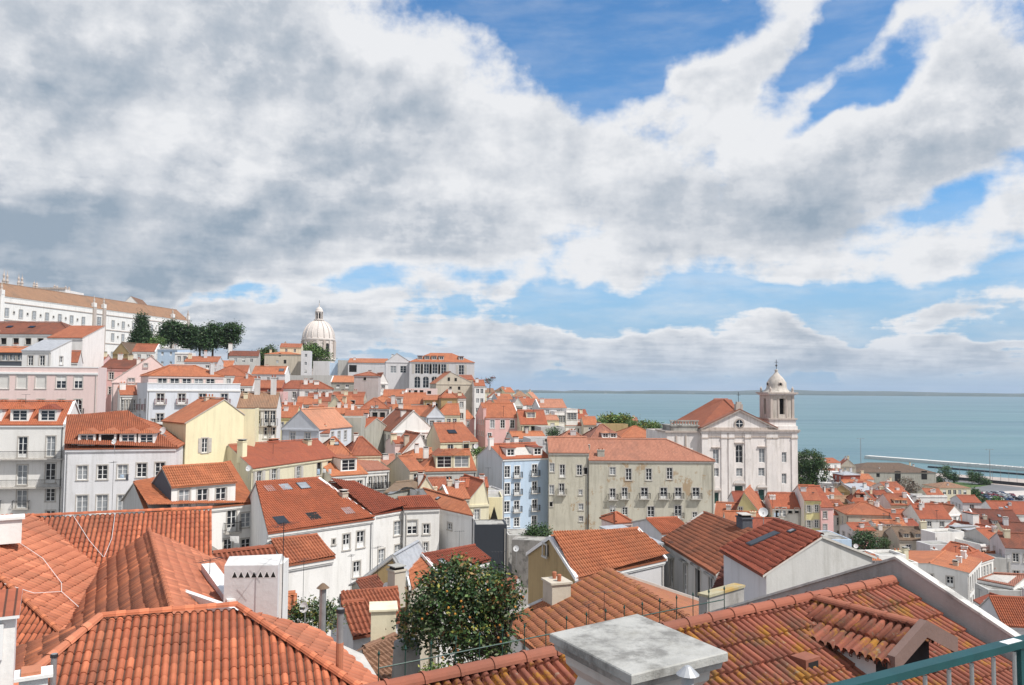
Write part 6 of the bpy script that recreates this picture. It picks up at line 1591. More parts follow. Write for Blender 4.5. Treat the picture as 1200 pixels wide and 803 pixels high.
b = MB(); b.box(lx_ - .04, lx_ + .04, -.016, .012, 1.0, 1.0015, M['FR']); b.build('sticker', rt)
b = MB(); b.prism([(q0.x - 2, q0.y - .1), (q1.x + .3, q1.y + .12), (q1.x + .3, -8), (q0.x - 2, -8)], 58, zr - 1.0, M['PV']); tag(b.build('terrace_floor'), kind='structure')

# ------------------------------------------------------------------ dishes and antennas
def dish(px, py, Y, r, label, az=-20, post=.8):
    r *= .55
    p = P(px, py, Y); root = empty('satellite_dish', p - Vector((0, 0, post)), R(az)); tag(root, label, 'satellite dish', 'satellite dishes on the roofs')
    b = MB(); Mx = Matrix.Translation((0, 0, post)) @ Matrix.Rotation(R(72), 4, 'X')
    n = 16
    for (ra, za), (rb_, zb) in (((0, 0), (r * .5, r * .05)), ((r * .5, r * .05), (r, r * .2)), ((r, r * .2), (r * .5, r * .03)), ((r * .5, r * .03), (0, -.02))):
        for i in range(n):
            t0, t1 = 2 * math.pi * i / n, 2 * math.pi * (i + 1) / n
            b.face([Mx @ Vector((ra * math.cos(t0), ra * math.sin(t0), za)), Mx @ Vector((ra * math.cos(t1), ra * math.sin(t1), za)), Mx @ Vector((rb_ * math.cos(t1), rb_ * math.sin(t1), zb)), Mx @ Vector((rb_ * math.cos(t0), rb_ * math.sin(t0), zb))], M['DISH'])
    b.build('bowl', root)
    b = MB(); b.tube((0, .05, -.5), (0, .05, post), .025, M['MG'], 6); b.tube((0, 0, post - r * .6), (0, -r * .9, post), .012, M['IR'], 5); b.box(-.03, .03, -r * .9 - .05, -r * .9 + .05, post - .03, post + .03, M['IR']); b.build('arm', root)
for a_ in ((356.5, 712, 26.5, .30, 'white satellite dish in front of the small leafy shrub'), (476, 672, 57, .45, 'white satellite dish beside the white chimney behind the orange tree'),
           (453, 687, 52, .42, 'white satellite dish on the tiny lean-to roof'), (551.5, 664, 50, .40, 'round white dish between the orange tree and the ochre gable'),
           (605, 643, 62, .42, 'white dish on a tall post at the corner of the ochre gable'), (894.5, 600.5, 60, .62, 'largest satellite dish, standing above the faded brown roof'),
           (191, 505, 104, .9, 'upper white dish on the flank of the pale yellow house'), (192, 513, 104, .8, 'lower white dish on the flank of the pale yellow house'),
           (291.5, 549, 101, .7, 'white dish at the left corner of the cream house'), (134, 517.5, 82, .55, 'white dish between the dormers of the stained white house'),
           (727, 622, 95, .55, 'white dish on the tiny pink rooftop hut'), (558, 523, 150, .9, 'white dish at the corner of the house with the open skylight'),
           (1003, 640, 120, .6, 'white dish among the leaves of the dark garden tree')):
    dish(*a_)
def antenna(px, pyt, pyb, Y, label, arms=3):
    p = P(px, pyb, Y); h = zat(p.x, p.y, pyt) - p.z; root = empty('antenna', p, R((px * 37) % 90)); tag(root, label, 'antenna', 'television antennas')
    b = MB(); r = max(.012, Y * .00022); b.tube((0, 0, -1), (0, 0, h), r, M['IR'], 5); b.build('mast', root)
    b = MB(); b.tube((-.5, 0, h * .97), (.5, 0, h * .97), r * .7, M['IR'], 4)
    for i in range(5): x = -.45 + .22 * i; b.tube((x, -.25, h * .97), (x, .25, h * .97), r * .5, M['IR'], 4)
    b.build('elements', root)
for a_ in ((330.5, 612, 706, 23, 'tall bare mast beside the vented white chimney'), (355, 655, 705, 45, 'antenna before the wall of the small white house'), (708, 693, 725, 36, 'antenna standing on the mossy roof'), (690, 708, 728, 35, 'short antenna lower down on the mossy roof'),
           (584, 646, 668, 60, 'antenna on the dark red roof with vent tiles'), (131, 540, 603, 84.6, 'dark downpipe mast on the stained white house'), (538, 622, 648, 84, 'antenna above the courtyard roofs'), (1170, 700, 724, 96, 'antenna on the red roof near the white capped wall'),
           (788, 634, 668, 66, 'antenna rising before the grey house with hooded windows'), (411, 650, 690, 71, 'thin mast before the long white house'), (572, 548, 560, 139, 'antenna on the grey gable of the blue house'), (442, 640, 690, 60, 'thin mast by the small lean-to roof'),
           (1148, 690, 712, 105, 'antenna left of the pale orange roof at the right edge'), (1196, 690, 712, 100, 'antenna at the far right edge'), (245, 655, 700, 26, 'thin mast at the parapet of the near roof')):
    antenna(*a_)
for i, (px, py, hh_, Y, lb) in enumerate(((252, 432, 9, 225, 'on the orange roof below the pines'), (300, 447, 9, 230, 'above the dark red walled house'), (345, 470, 9, 205, 'above the bright yellow house'), (372, 455, 8, 238, 'on the bright white corner house'),
    (396, 470, 9, 228, 'on the long orange roof below the stained grey wall'), (418, 492, 10, 178, 'over the tumbledown red roof'), (440, 470, 8, 200, 'on the lilac grey house'), (468, 495, 9, 175, 'at the brown slope of the large white gable'), (506, 478, 8, 195, 'on the bluish white cottage'),
    (532, 495, 9, 160, 'on the roof with the open skylight'), (552, 478, 8, 218, 'on the windowless pink wall'), (590, 476, 8, 215, 'on the ridge of the tall pink house'), (625, 480, 8, 212, 'on the dark red roof right of the pink house'), (545, 560, 10, 118, 'over the cream gable by the peach tower'),
    (585, 520, 9, 141, 'behind the dormers of the blue house'), (905, 583, 8, 168, 'on the white house with the recessed terrace'), (953, 577, 8, 166, 'on the tall pale yellow house'), (1010, 592, 9, 205, 'on the pointed red roof'), (1036, 602, 9, 188, 'on the long old beige wall house'), (1062, 590, 8, 210, 'on the cream house near the warehouse'),
    (1098, 598, 9, 196, 'on the wide red roof'), (1135, 612, 9, 178, 'behind the three grey dormers'), (1120, 640, 10, 150, 'on the salmon red hipped roof'), (1172, 610, 9, 210, 'on the large dark red roof'), (1180, 650, 10, 148, 'on the roof falling towards the lane'), (130, 430, 8, 165, 'on the pink gable ended house'), (150, 480, 10, 100, 'on the ridge of the stained white house'),
    (30, 462, 11, 108, 'on the white apartment house roof'), (320, 520, 10, 112, 'on the cream house with dark shutters'), (410, 522, 9, 130, 'on the hipped roof above the white terrace'))):
    antenna(px, py, py + hh_, Y, 'thin television antenna ' + lb)
def laundry(px0, px1, py, Y, label):
    a, c = P(px0, py, Y), P(px1, py, Y); root = empty('washing_line', a); tag(root, label, 'laundry'); rl_ = random.Random(int(px0))
    b = MB(); b.tube((0, 0, 0), c - a, .012, M['IR'], 4); b.build('line', root)
    d = (c - a); n = max(2, int(d.length / .55))
    for i in range(n):
        b = MB(); p = d * ((i + .5) / n); w = rl_.uniform(.16, .24); h = rl_.uniform(.4, .8); u_ = d.normalized()
        m = M[rl_.choice(['W', 'RD', 'BL', 'PK', 'W', 'SL'])]
        q = [p - u_ * w, p + u_ * w, p + u_ * w - Vector((0, .03, h)), p - u_ * w * 1.05 - Vector((0, -.03, h * .95))]
        b.face(q, m); b.face([v + Vector((0, .012, 0)) for v in q][::-1], m); b.build('cloth', root)
laundry(370, 390, 549.5, 104, 'washing line with coloured clothes under the eave of the cream house')
laundry(140, 152, 556, 96, 'clothes hung under a window of the stained white house')
laundry(906, 918, 601, 166, 'clothes on the recessed terrace of the white house below the church')
laundry(270, 280, 628, 79, 'clothes below the shallow balcony of the white house with the roof dormer')
# cream chimney block and rounded wall in the courtyard
blockx('chimney', 'thick cream chimney stack with stained top in the courtyard', 'chimney', 435, 464, 717, 36, 1.3, 3.0, 'CR', .08, 10)
b = MB(); p = P(476, 795, 31); h = zat(p.x, p.y, 752) - p.z
b.lathe([(.60, -3), (.55, 0), (.50, h * .7), (.48, h), (0, h + .02)], M['GWL'], 20); o = b.build('stone_oven', None, True, p); tag(o, 'rounded dark grey rendered stack beside the orange tree', 'stack')
# grey cloth on the brown roof
b = MB(); rnd = random.Random(8); c0 = P(475, 580, 103); nx, ny = 14, 6
gp = [[Vector(((i / nx - .5) * 4.2, (j / ny - .5) * 1.6, .9 * math.exp(-((i / nx - .6) ** 2) * 9) * (1 - (j / ny) * .5) + rnd.uniform(-.08, .08))) for j in range(ny + 1)] for i in range(nx + 1)]
for i in range(nx):
    for j in range(ny): b.face([gp[i][j], gp[i + 1][j], gp[i + 1][j + 1], gp[i][j + 1]], M['MG'])
o = b.build('tarpaulin', None, True, c0 + Vector((0, 0, .2))); tag(o, 'rumpled grey tarpaulin lying over the flat pitched brown roof', 'tarpaulin')
# black triangle window on the peach tower
p = P(579, 601, 124.6); b = MB(); k = 124.6 / F
b.face([(-4.3 * k, 0, -7.5 * k), (4.3 * k, 0, -7.5 * k), (0, 0, 7.5 * k)], M['DH']); b.box(-4.6 * k, 4.6 * k, -.05, .02, -7.9 * k, -7.5 * k, M['STN'])
tw_ = [r for r in ROOTS if 'peach roof tower' in r['label']][0]
o = b.build('triangular_window'); o.parent = tw_; bpy.context.view_layer.update(); o.matrix_parent_inverse = tw_.matrix_world.inverted(); o.location = p
import numpy as np
# ------------------------------------------------------------------ camera, light, sky
cam = bpy.data.cameras.new('camera'); co = bpy.data.objects.new('camera', cam); COL.objects.link(co)
mt = Matrix((RT, UP, -fw_)).transposed().to_4x4(); mt.translation = CAM
co.matrix_world = mt; cam.sensor_width = 36; cam.lens = F / 1200 * 36; cam.clip_start = .1; cam.clip_end = 80000
SC.camera = co
SUN_AZ, SUN_EL = R(121), R(55)
sd = Vector((math.sin(SUN_AZ) * math.cos(SUN_EL), math.cos(SUN_AZ) * math.cos(SUN_EL), math.sin(SUN_EL)))
sl = bpy.data.lights.new('sun', 'SUN'); sl.energy = 4.7; sl.angle = R(.5); sl.color = (1, .955, .89)
so = bpy.data.objects.new('sun', sl); COL.objects.link(so); so.rotation_euler = sd.to_track_quat('Z', 'Y').to_euler()
SC.view_settings.view_transform = 'Standard'; SC.view_settings.look = 'None'; SC.view_settings.gamma = 1
SC.view_settings.exposure = EXPO
SC.render.engine = 'CYCLES'; SC.cycles.use_denoising = True
SC.cycles.max_bounces = 6; SC.cycles.diffuse_bounces = 3; SC.cycles.glossy_bounces = 2; SC.cycles.transmission_bounces = 1
SC.cycles.volume_bounces = 0; SC.cycles.caustics_reflective = False; SC.cycles.caustics_refractive = False

def make_world():
    w = bpy.data.worlds.new('World'); SC.world = w; w.use_nodes = True; w.cycles.sampling_method = 'MANUAL'; w.cycles.sample_map_resolution = 256
    t = NT.__new__(NT); t.t = w.node_tree; t.t.nodes.clear()
    out = t.n('ShaderNodeOutputWorld'); bg = t.n('ShaderNodeBackground'); t.l(bg.outputs[0], out.inputs[0])
    bg.inputs['Strength'].default_value = .13
    sky = t.n('ShaderNodeTexSky'); sky.sky_type = 'NISHITA'; sky.sun_disc = False
    sky.sun_elevation = SUN_EL; sky.sun_rotation = SUN_AZ; sky.altitude = 60; sky.air_density = 1.0; sky.dust_density = .4; sky.ozone_density = 2.5
    tc = t.n('ShaderNodeTexCoord'); d = tc.outputs['Generated']
    sp = t.n('ShaderNodeSeparateXYZ'); t.l(d, sp.inputs[0])
    x, y, z = sp.outputs
    az = t.math('ARCTAN2', x, y); el = t.math('ARCSINE', z)
    zz = t.math('ADD', t.math('MAXIMUM', z, 0.0), .085)
    cb = t.n('ShaderNodeCombineXYZ'); t.l(t.math('DIVIDE', x, zz), cb.inputs[0]); t.l(t.math('DIVIDE', y, zz), cb.inputs[1])
    pc = cb.outputs[0]
    ca = t.n('ShaderNodeCombineXYZ'); t.l(az, ca.inputs[0]); t.l(el, ca.inputs[1]); ang = ca.outputs[0]
    wn = t.n('ShaderNodeTexNoise'); wn.inputs['Scale'].default_value = 6; wn.inputs['Detail'].default_value = 5; t.l(ang, wn.inputs['Vector'])
    wv = t.n('ShaderNodeVectorMath', operation='SUBTRACT'); t.l(wn.outputs['Color'], wv.inputs[0]); wv.inputs[1].default_value = (.5, .5, .5)
    ws = t.n('ShaderNodeVectorMath', operation='MULTIPLY'); t.l(wv.outputs[0], ws.inputs[0]); ws.inputs[1].default_value = (.26, .12, 0)
    wa = t.n('ShaderNodeVectorMath', operation='ADD'); t.l(ang, wa.inputs[0]); t.l(ws.outputs[0], wa.inputs[1]); angw = wa.outputs[0]
    def blob(px, py, rx, ry, rot=0, vec=None):
        a = math.atan((px - 600) / 950); e = math.atan((454 - py) / 950 * math.cos(a))
        m = t.n('ShaderNodeMapping', vector_type='TEXTURE'); t.l(vec if vec is not None else angw, m.inputs[0])
        m.inputs['Location'].default_value = (a, e, 0); m.inputs['Rotation'].default_value = (0, 0, R(rot)); m.inputs['Scale'].default_value = (rx / 950, ry / 950, 1)
        gtx = t.n('ShaderNodeTexGradient', gradient_type='SPHERICAL'); t.l(m.outputs[0], gtx.inputs[0])
        return t.ramp(gtx.outputs['Fac'], 0, .8)
    def total(lst, base):
        s = base
        for args in lst:
            k, bb = args[0], blob(*args[1:])
            s = t.math('MULTIPLY_ADD', bb, k, s)
        return s
    # where the banks lie (width and height in pixels of the picture)
    cover = total([(.52, 150, 150, 560, 320), (.34, 720, 225, 640, 140, 3), (.14, 1000, 285, 480, 60, 4), (.33, 860, 60, 170, 60, 30), (.24, 1110, 130, 200, 110), (.35, 690, 60, 40, 14, 20), (.3, 800, 100, 120, 25, 30),
                   (-.58, 640, 5, 250, 85, -20), (-.30, 850, 20, 90, 40), (-.42, 790, 112, 110, 26, 26), (-.42, 985, 15, 120, 50, 24), (-.35, 1060, 75, 100, 40, 20), (-.34, 1120, 232, 80, 36, 12), (-.30, 1010, 110, 90, 26, 10),
                   (-.30, 850, 350, 700, 32, 1), (-.34, 400, 335, 280, 22, 6), (-.10, 210, 352, 120, 16, 4), (.26, 1110, 350, 240, 16, 4), (.16, 850, 353, 60, 12),
                   (.24, 480, 365, 260, 40, -14), (.34, 900, 405, 560, 34), (.18, 330, 385, 160, 46), (.16, 1000, 425, 700, 30)], .04)
    cover = t.math('MULTIPLY_ADD', t.ramp(y, .15, -.5), .35, cover)  # extra unseen cloud added behind the camera to make its light more neutral
    def fbm(off=(0, 0, 0)):
        n1 = t.noise(t.mapping(pc, (1, 1, 1), (3.1 + off[0], 1.7 + off[1], 0)), 1.35, 9, .58)
        n2 = t.noise(t.mapping(ang, (1, 1.15, 1), (1.3 + off[0] * .12, 4.0 + off[1] * .12, 2)), 7.5, 10, .60)
        return t.math('MULTIPLY_ADD', t.math('SUBTRACT', t.math('ADD', t.math('MULTIPLY', n1, .7), t.math('MULTIPLY', n2, 1.3)), 1.0), 1.15, .5)
    f = fbm()
    lowk = t.ramp(el, .15, .02)
    th = t.math('MULTIPLY', t.math('ADD', t.math('SUBTRACT', f, .5), cover), t.math('MULTIPLY_ADD', lowk, 1.6, 1.0))
    f2 = fbm((-.12, .14, 0))
    rel = t.math('SUBTRACT', f, f2)
    dens = t.ramp(th, -.09, .26)
    shade = t.math('MULTIPLY', t.ramp(th, .10, .62), .46)
    shade = t.math('ADD', shade, t.math('MULTIPLY', rel, -1.7))
    big = t.noise(t.mapping(ang, (1, 1.35, 1), (5, 2, 0)), 5.0, 7, .58)
    shade = t.math('ADD', shade, t.math('MULTIPLY', t.math('SUBTRACT', big, .5), 1.35))
    dark = total([(.46, 40, 290, 360, 80, 3), (.12, 250, 250, 330, 70), (.14, 20, 70, 330, 120), (.14, 400, 130, 230, 90), (.16, 900, 235, 230, 70), (-.34, 200, 165, 270, 60, 6), (-.25, 1000, 120, 300, 60, 0), (-.35, 520, 75, 170, 50, -30), (.12, 700, 245, 330, 50)], 0.0)
    shade = t.math('ADD', shade, dark, clamp=True)
    c = t.mix(t.ramp(shade, 0, .5, False), (6.5, 6.6, 6.8), (4.5, 4.8, 5.25))
    c = t.mix(t.ramp(shade, .45, 1.0, False), c, (2.5, 3.1, 3.8))
    low = t.ramp(el, .09, .0)
    c = t.mix(t.math('MULTIPLY', low, .55), c, (3.2, 4.0, 5.1))
    skyc = t.mix(1.0, sky.outputs[0], SKYTINT, 'MULTIPLY')
    hz = t.ramp(el, .26, .0)
    skyc = t.mix(t.math('MULTIPLY', hz, .92), skyc, (2.6, 3.75, 5.3))
    vis = t.math('MULTIPLY', dens, t.ramp(el, -.005, .03))
    veil = t.math('MULTIPLY', t.ramp(t.noise(t.mapping(ang, (1, 4, 1)), 6, 5, .6), .38, .7), t.math('MAXIMUM', t.ramp(el, .30, .05), .35))
    vis = t.math('MAXIMUM', vis, t.math('MULTIPLY', veil, .5))
    fin = t.mix(vis, skyc, c)
    t.l(fin, bg.inputs['Color'])
make_world()

# ------------------------------------------------------------------ water
wt = NT('river_water')
pos = wt.n('ShaderNodeNewGeometry').outputs['Position']
n0 = wt.noise(wt.mapping(pos, (.0011, .0035, 1)), 1.0, 4, .6)
wt.l(wt.mix(wt.ramp(n0, .35, .68), (.115, .21, .225), (.09, .17, .20)), wt.b.inputs['Base Color'])
nr_ = wt.noise(wt.mapping(pos, (.0016, .010, 1), (4, 2, 0)), 1.0, 6, .62)
wt.l(wt.math('MULTIPLY_ADD', wt.ramp(nr_, .35, .7), .10, .36), wt.b.inputs['Roughness'])
wt.b.inputs['Specular IOR Level'].default_value = .42
nw = wt.math('ADD', wt.noise(wt.mapping(pos, (.10, .2, 1)), 1.0, 5, .6), wt.math('MULTIPLY', wt.noise(wt.mapping(pos, (.012, .03, 1)), 1.0, 4, .6), 3))
bp = wt.n('ShaderNodeBump'); bp.inputs['Strength'].default_value = .7; bp.inputs['Distance'].default_value = 1.2
wt.l(nw, bp.inputs['Height']); wt.l(bp.outputs[0], wt.b.inputs['Normal'])
b = MB(); b.face([(-14000, -600, 0), (22000, -600, 0), (22000, 14000, 0), (-14000, 14000, 0)], wt.m)
tag(b.build('river_water'), kind='structure')
# far shore
fs = NT('far_shore_land'); pos = fs.n('ShaderNodeNewGeometry').outputs['Position']
nn_ = fs.noise(fs.mapping(pos, (.004, .004, .02)), 1, 5, .7)
cc_ = fs.mix(fs.ramp(nn_, .4, .6), (.035, .06, .05), (.07, .09, .07)); cc_ = fs.mix(fs.math('MULTIPLY', fs.ramp(fs.noise(fs.mapping(pos, (.012, .012, .05)), 1, 4, .7), .62, .7), .8), cc_, (.5, .48, .46))
fs.l(cc_, fs.b.inputs['Base Color']); fs.b.inputs['Roughness'].default_value = 1
b = MB(); rnd = random.Random(3)
xs = list(range(-9000, 16001, 160)); prev = None
def hz_(x, k):
    return 20 + 11 * math.sin(x * .0011 + k) + 7 * math.sin(x * .0037 + 2 * k) + rnd.uniform(-3, 3) + (10 if x > 900 else -4)
rows = []
for k, (yy, hm) in enumerate(((9000, .0), (9060, .55), (10200, .8), (11800, 1.25))):
    rows.append([(x, yy + 120 * math.sin(x * .0013), -.5 if hm == 0 else max(4, hz_(x, k) * hm)) for x in xs])
for r in range(3):
    for i in range(len(xs) - 1): b.face([rows[r][i], rows[r][i + 1], rows[r + 1][i + 1], rows[r + 1][i]], fs.m)
tag(b.build('far_shore_hills'), kind='structure')

# ------------------------------------------------------------------ land
SHORE = [PZ(px, py, 2.0) for px, py in ((1500, 584), (1200, 561), (1100, 554), (1015, 547), (930, 530), (780, 512), (690, 496), (640, 481), (605, 472))]
SHORE = [Vector((700, -300, 2)), Vector((430, 300, 2))] + SHORE[1:] + [Vector((-200, 3400, 2)), Vector((-1800, 3600, 2)), Vector((-2200, -300, 2))]
def pz_(px, py): return PZ(px, py, 2.5)
def inside(x, y, poly):
    c = False; n = len(poly)
    for i in range(n):
        a, b_ = poly[i], poly[i - 1]
        if (a.y > y) != (b_.y > y) and x < (b_.x - a.x) * (y - a.y) / (b_.y - a.y) + a.x: c = not c
    return c
ctl = [tuple(p) for p in BASES]
for i in range(len(SHORE) - 1):
    a, b_ = SHORE[i], SHORE[i + 1]; n = max(1, int((b_ - a).length / 60))
    if (b_.x < -300 and a.x < -100): continue
    for k in range(n):
        q = a.lerp(b_, k / n); ctl.append((q.x, q.y, 1.5))
ctl += [(-260, 380, 78), (-330, 300, 84), (-200, 470, 76), (-150, 620, 72), (-500, 500, 80), (-90, 520, 48), (-145, 600, 66), (-20, 10, 47), (8, 12, 45), (0, 20, 44), (-14, 22, 47), (10, 30, 42), (40, 25, 40),
        (300, 480, 2.2), (250, 430, 2.2), (280, 540, 2.2), (330, 460, 2.2), (-400, 150, 66), (-60, 0, 52), (60, 0, 45), (120, 60, 26), (0, -20, 52), (60, 200, 30), (-60, 900, 22), (-160, 1100, 30), (60, 600, 10), (0, 450, 26)]
CT = np.array(ctl)
def ground(x, y):
    d2 = (CT[:, 0] - x) ** 2 + (CT[:, 1] - y) ** 2 + 4
    w = d2 ** -1.8
    return float((w * CT[:, 2]).sum() / w.sum())
PARK = [pz_(*q) for q in ((1340, 560), (1060, 545), (1060, 562), (1085, 606), (1180, 622), (1360, 640))]
b = MB()
rad = [2.0]; 
while rad[-1] < 2600: rad.append(rad[-1] * 1.045 + 1.2)
angs = [R(-88 + 176 * i / 150) for i in range(151)]
grid = [[None] * len(angs) for _ in rad]
for i, r in enumerate(rad):
    for j, a in enumerate(angs):
        x, y = r * math.sin(a), r * math.cos(a) - 4
        zg = 1.2 if inside(x, y, PARK) else max(1.2, ground(x, y) - .25)
        if y > 150 and x / y > .46: zg = max(1.2, min(zg, 56 - .152 * y))
        grid[i][j] = (x, y, zg, inside(x, y, SHORE))
for i in range(len(rad) - 1):
    for j in range(len(angs) - 1):
        q = (grid[i][j], grid[i][j + 1], grid[i + 1][j + 1], grid[i + 1][j])
        if sum(v[3] for v in q) >= 3: b.face([v[:3] for v in reversed(q)], M['GND'])
tag(b.build('hill_terrain'), kind='structure')
# quay, car park, promenade
def pz(px, py, z): v = PZ(px, py, z); return v
b = MB()
qp = [pz(1260, 566, 2.6), pz(1200, 561.5, 2.6), pz(1100, 554.5, 2.6), pz(1070, 552, 2.6), pz(1075, 556, 2.6), pz(1120, 562.5, 2.6), pz(1200, 571.5, 2.6), pz(1260, 577, 2.6)]
b.prism([(p.x, p.y) for p in qp][::-1], -1, 2.6, M['QU']); tag(b.build('promenade'), kind='structure')
b = MB(); pk = [pz(1300, 582, 2.5), pz(1200, 571, 2.5), pz(1120, 562, 2.5), pz(1075, 558, 2.5), pz(1090, 600, 2.5), pz(1180, 612, 2.5), pz(1320, 625, 2.5)]
b.face([(p.x, p.y, 2.5) for p in pk][::-1], M['AS'])
tag(b.build('car_park_asphalt'), kind='structure')
b = MB(); pk = [pz(1200, 575, 2.52), pz(1148, 576.5, 2.52), pz(1146, 581.5, 2.52), pz(1200, 582.5, 2.52), pz(1270, 583, 2.52), pz(1270, 576, 2.52)]
b.face([(p.x, p.y, 2.52) for p in pk], M['PV']); tag(b.build('car_park_paving'), kind='structure')
b = MB(); pk = [pz(1100, 565, 2.51), pz(1128, 565.5, 2.51), pz(1158, 569, 2.51), pz(1140, 571.5, 2.51), pz(1108, 571, 2.51)]
b.face([(p.x, p.y, 2.51) for p in pk][::-1], M['GR']); tag(b.build('lawn', ), kind='structure')
# jetties
def strip(name, pts, w, z0, z1, mat, lab, cat):
    b = MB()
    for i in range(len(pts) - 1):
        a, c = pts[i], pts[i + 1]; d = (c - a); d.z = 0; d.normalize(); n = Vector((-d.y, d.x, 0)) * w / 2
        b.prism([((a - n).x, (a - n).y), ((c - n).x, (c - n).y), ((c + n).x, (c + n).y), ((a + n).x, (a + n).y)], z0, z1, mat)
    return tag(b.build(name), lab, cat)
strip('jetty', [pz(1016, 534, 2.5), pz(1260, 552.5, 2.5)], 9, -1, 2.6, M['JT'], 'long white concrete jetty lying out in the river', 'jetty')
strip('boom', [pz(1088, 546.5, 1.0), pz(1260, 560, 1.0)], 3, -.5, 1.2, M['IR'], 'thin dark floating boom between jetty and quay', 'pontoon')
strip('quay_fence', [pz(1110, 561.5, 2.6), pz(1260, 575.5, 2.6)], .3, 2.6, 4.6, M['IR'], 'long black fence between promenade and car park', 'fence')
# lamp posts along the quay
def lamp(h, r, arm=1.6):
    root = empty('street_lamp')
    b = MB(); b.tube((0, 0, 0), (0, 0, h), r, M['MG'], 6, r * .6); b.build('pole', root)
    b = MB(); b.box(-arm, arm, -.1, .1, h, h + .15, M['MG'])
    for s in (-1, 1): b.box(s * arm - .5, s * arm + .5, -.25, .25, h - .1, h + .1, M['MG'])
    b.build('lamp_head', root)
    return root
def copy_tree(o, parent=None):
    c = o.copy(); COL.objects.link(c)
    if parent: c.parent = parent
    for ch in list(o.children): copy_tree(ch, c)
    return c
L0 = lamp(11, .14); first = True
for i in range(14):
    px = 1096 + i * 9.6; py = 560 + i * .75
    o = L0 if first else copy_tree(L0); first = False
    o.location = pz(px, py, 2.6); o['label'] = 'slim dark lamp post in the row along the promenade'; tag(o, None, 'street lamp', 'lamp posts along the promenade')
for (px, py, top, lab) in ((1160.5, 567, 527, 'tallest floodlight mast beside the promenade'), (1009, 552, 514, 'tall floodlight mast behind the warehouse')):
    p = pz(px, py, 2.5); h = zat(p.x, p.y, top) - 2.5
    o = lamp(h, .3, 2.2); o.name = 'floodlight_mast'; o.location = p; tag(o, lab, 'light mast')
# parked cars
def car(col):
    b = MB(); m = simple('car_paint_%d' % int(sum(col) * 1000), col, .3, .1)
    pr = [(-2.1, .35), (-2.1, .8), (-1.3, .92), (-.7, 1.42), (.9, 1.42), (1.6, .95), (2.1, .85), (2.15, .35)]
    for s in (-1, 1):
        f = [(x, s * .85, z) for x, z in pr]; b.face(f if s < 0 else f[::-1], m)
    for i in range(len(pr)):
        a, c = pr[i], pr[(i + 1) % len(pr)]
        b.face([(a[0], -.85, a[1]), (a[0], .85, a[1]), (c[0], .85, c[1]), (c[0], -.85, c[1])], M['GL'] if i in (2, 4) else m)
    for s in (-1, 1): b.box(-.9, 1.1, s * .86 - .01, s * .86 + .01, .98, 1.32, M['GL'])
    for x in (-1.3, 1.35):
        for s in (-1, 1): b.tube((x, s * .7, .33), (x, s * .9, .33), .33, M['IR'], 10)
    return b.mesh('car')
cols = {'white': (.75, .75, .75), 'dark blue': (.03, .06, .16), 'silver': (.45, .46, .48), 'black': (.02, .02, .022), 'red': (.35, .03, .03)}
cms = {k: car(v) for k, v in cols.items()}
rnd = random.Random(5); o0 = pz(1143, 585.5, 2.53); o1 = pz(1215, 585.5, 2.53); dr = (o1 - o0); 
dirn = dr.normalized(); nrm = Vector((-dirn.y, dirn.x, 0))
for row in range(4):
    n = int(dr.length / 2.6)
    for i in range(n):
        if rnd.random() < .2: continue
        k = rnd.choice(list(cols)); p = o0 + dirn * (i * 2.6) + nrm * (-2 + row * 8.5)
        if proj(p)[0] < 1146 or proj(p)[0] > 1206: continue
        o = link('parked_car', cms[k], None, p, math.atan2(nrm.y, nrm.x) + rnd.uniform(-.03, .03))
        tag(o, '%s parked car in the rows of the riverside car park' % k, 'car', '%s cars in the car park' % k)

# ------------------------------------------------------------------ vegetation
LEAF = {}
for k, c in (('dk', (.026, .058, .018)), ('md', (.05, .10, .026)), ('lt', (.11, .18, .04)), ('yl', (.22, .20, .04)), ('br', (.20, .11, .04)), ('ol', (.10, .115, .055)), ('bw', (.16, .11, .08)), ('pk', (.35, .12, .12)), ('or', (.42, .16, .03))):
    t = NT('leaf_' + k); oi = t.n('ShaderNodeNewGeometry').outputs['Random Per Island']
    h = t.n('ShaderNodeHueSaturation'); h.inputs['Color'].default_value = (*c, 1)
    t.l(t.math('MULTIPLY_ADD', oi, .9, .55), h.inputs['Value']); t.l(t.math('MULTIPLY_ADD', oi, .04, .48), h.inputs['Hue'])
    t.l(h.outputs[0], t.b.inputs['Base Color']); t.b.inputs['Roughness'].default_value = .6
    t.b.inputs['Transmission Weight'].default_value = 0
    LEAF[k] = t.m
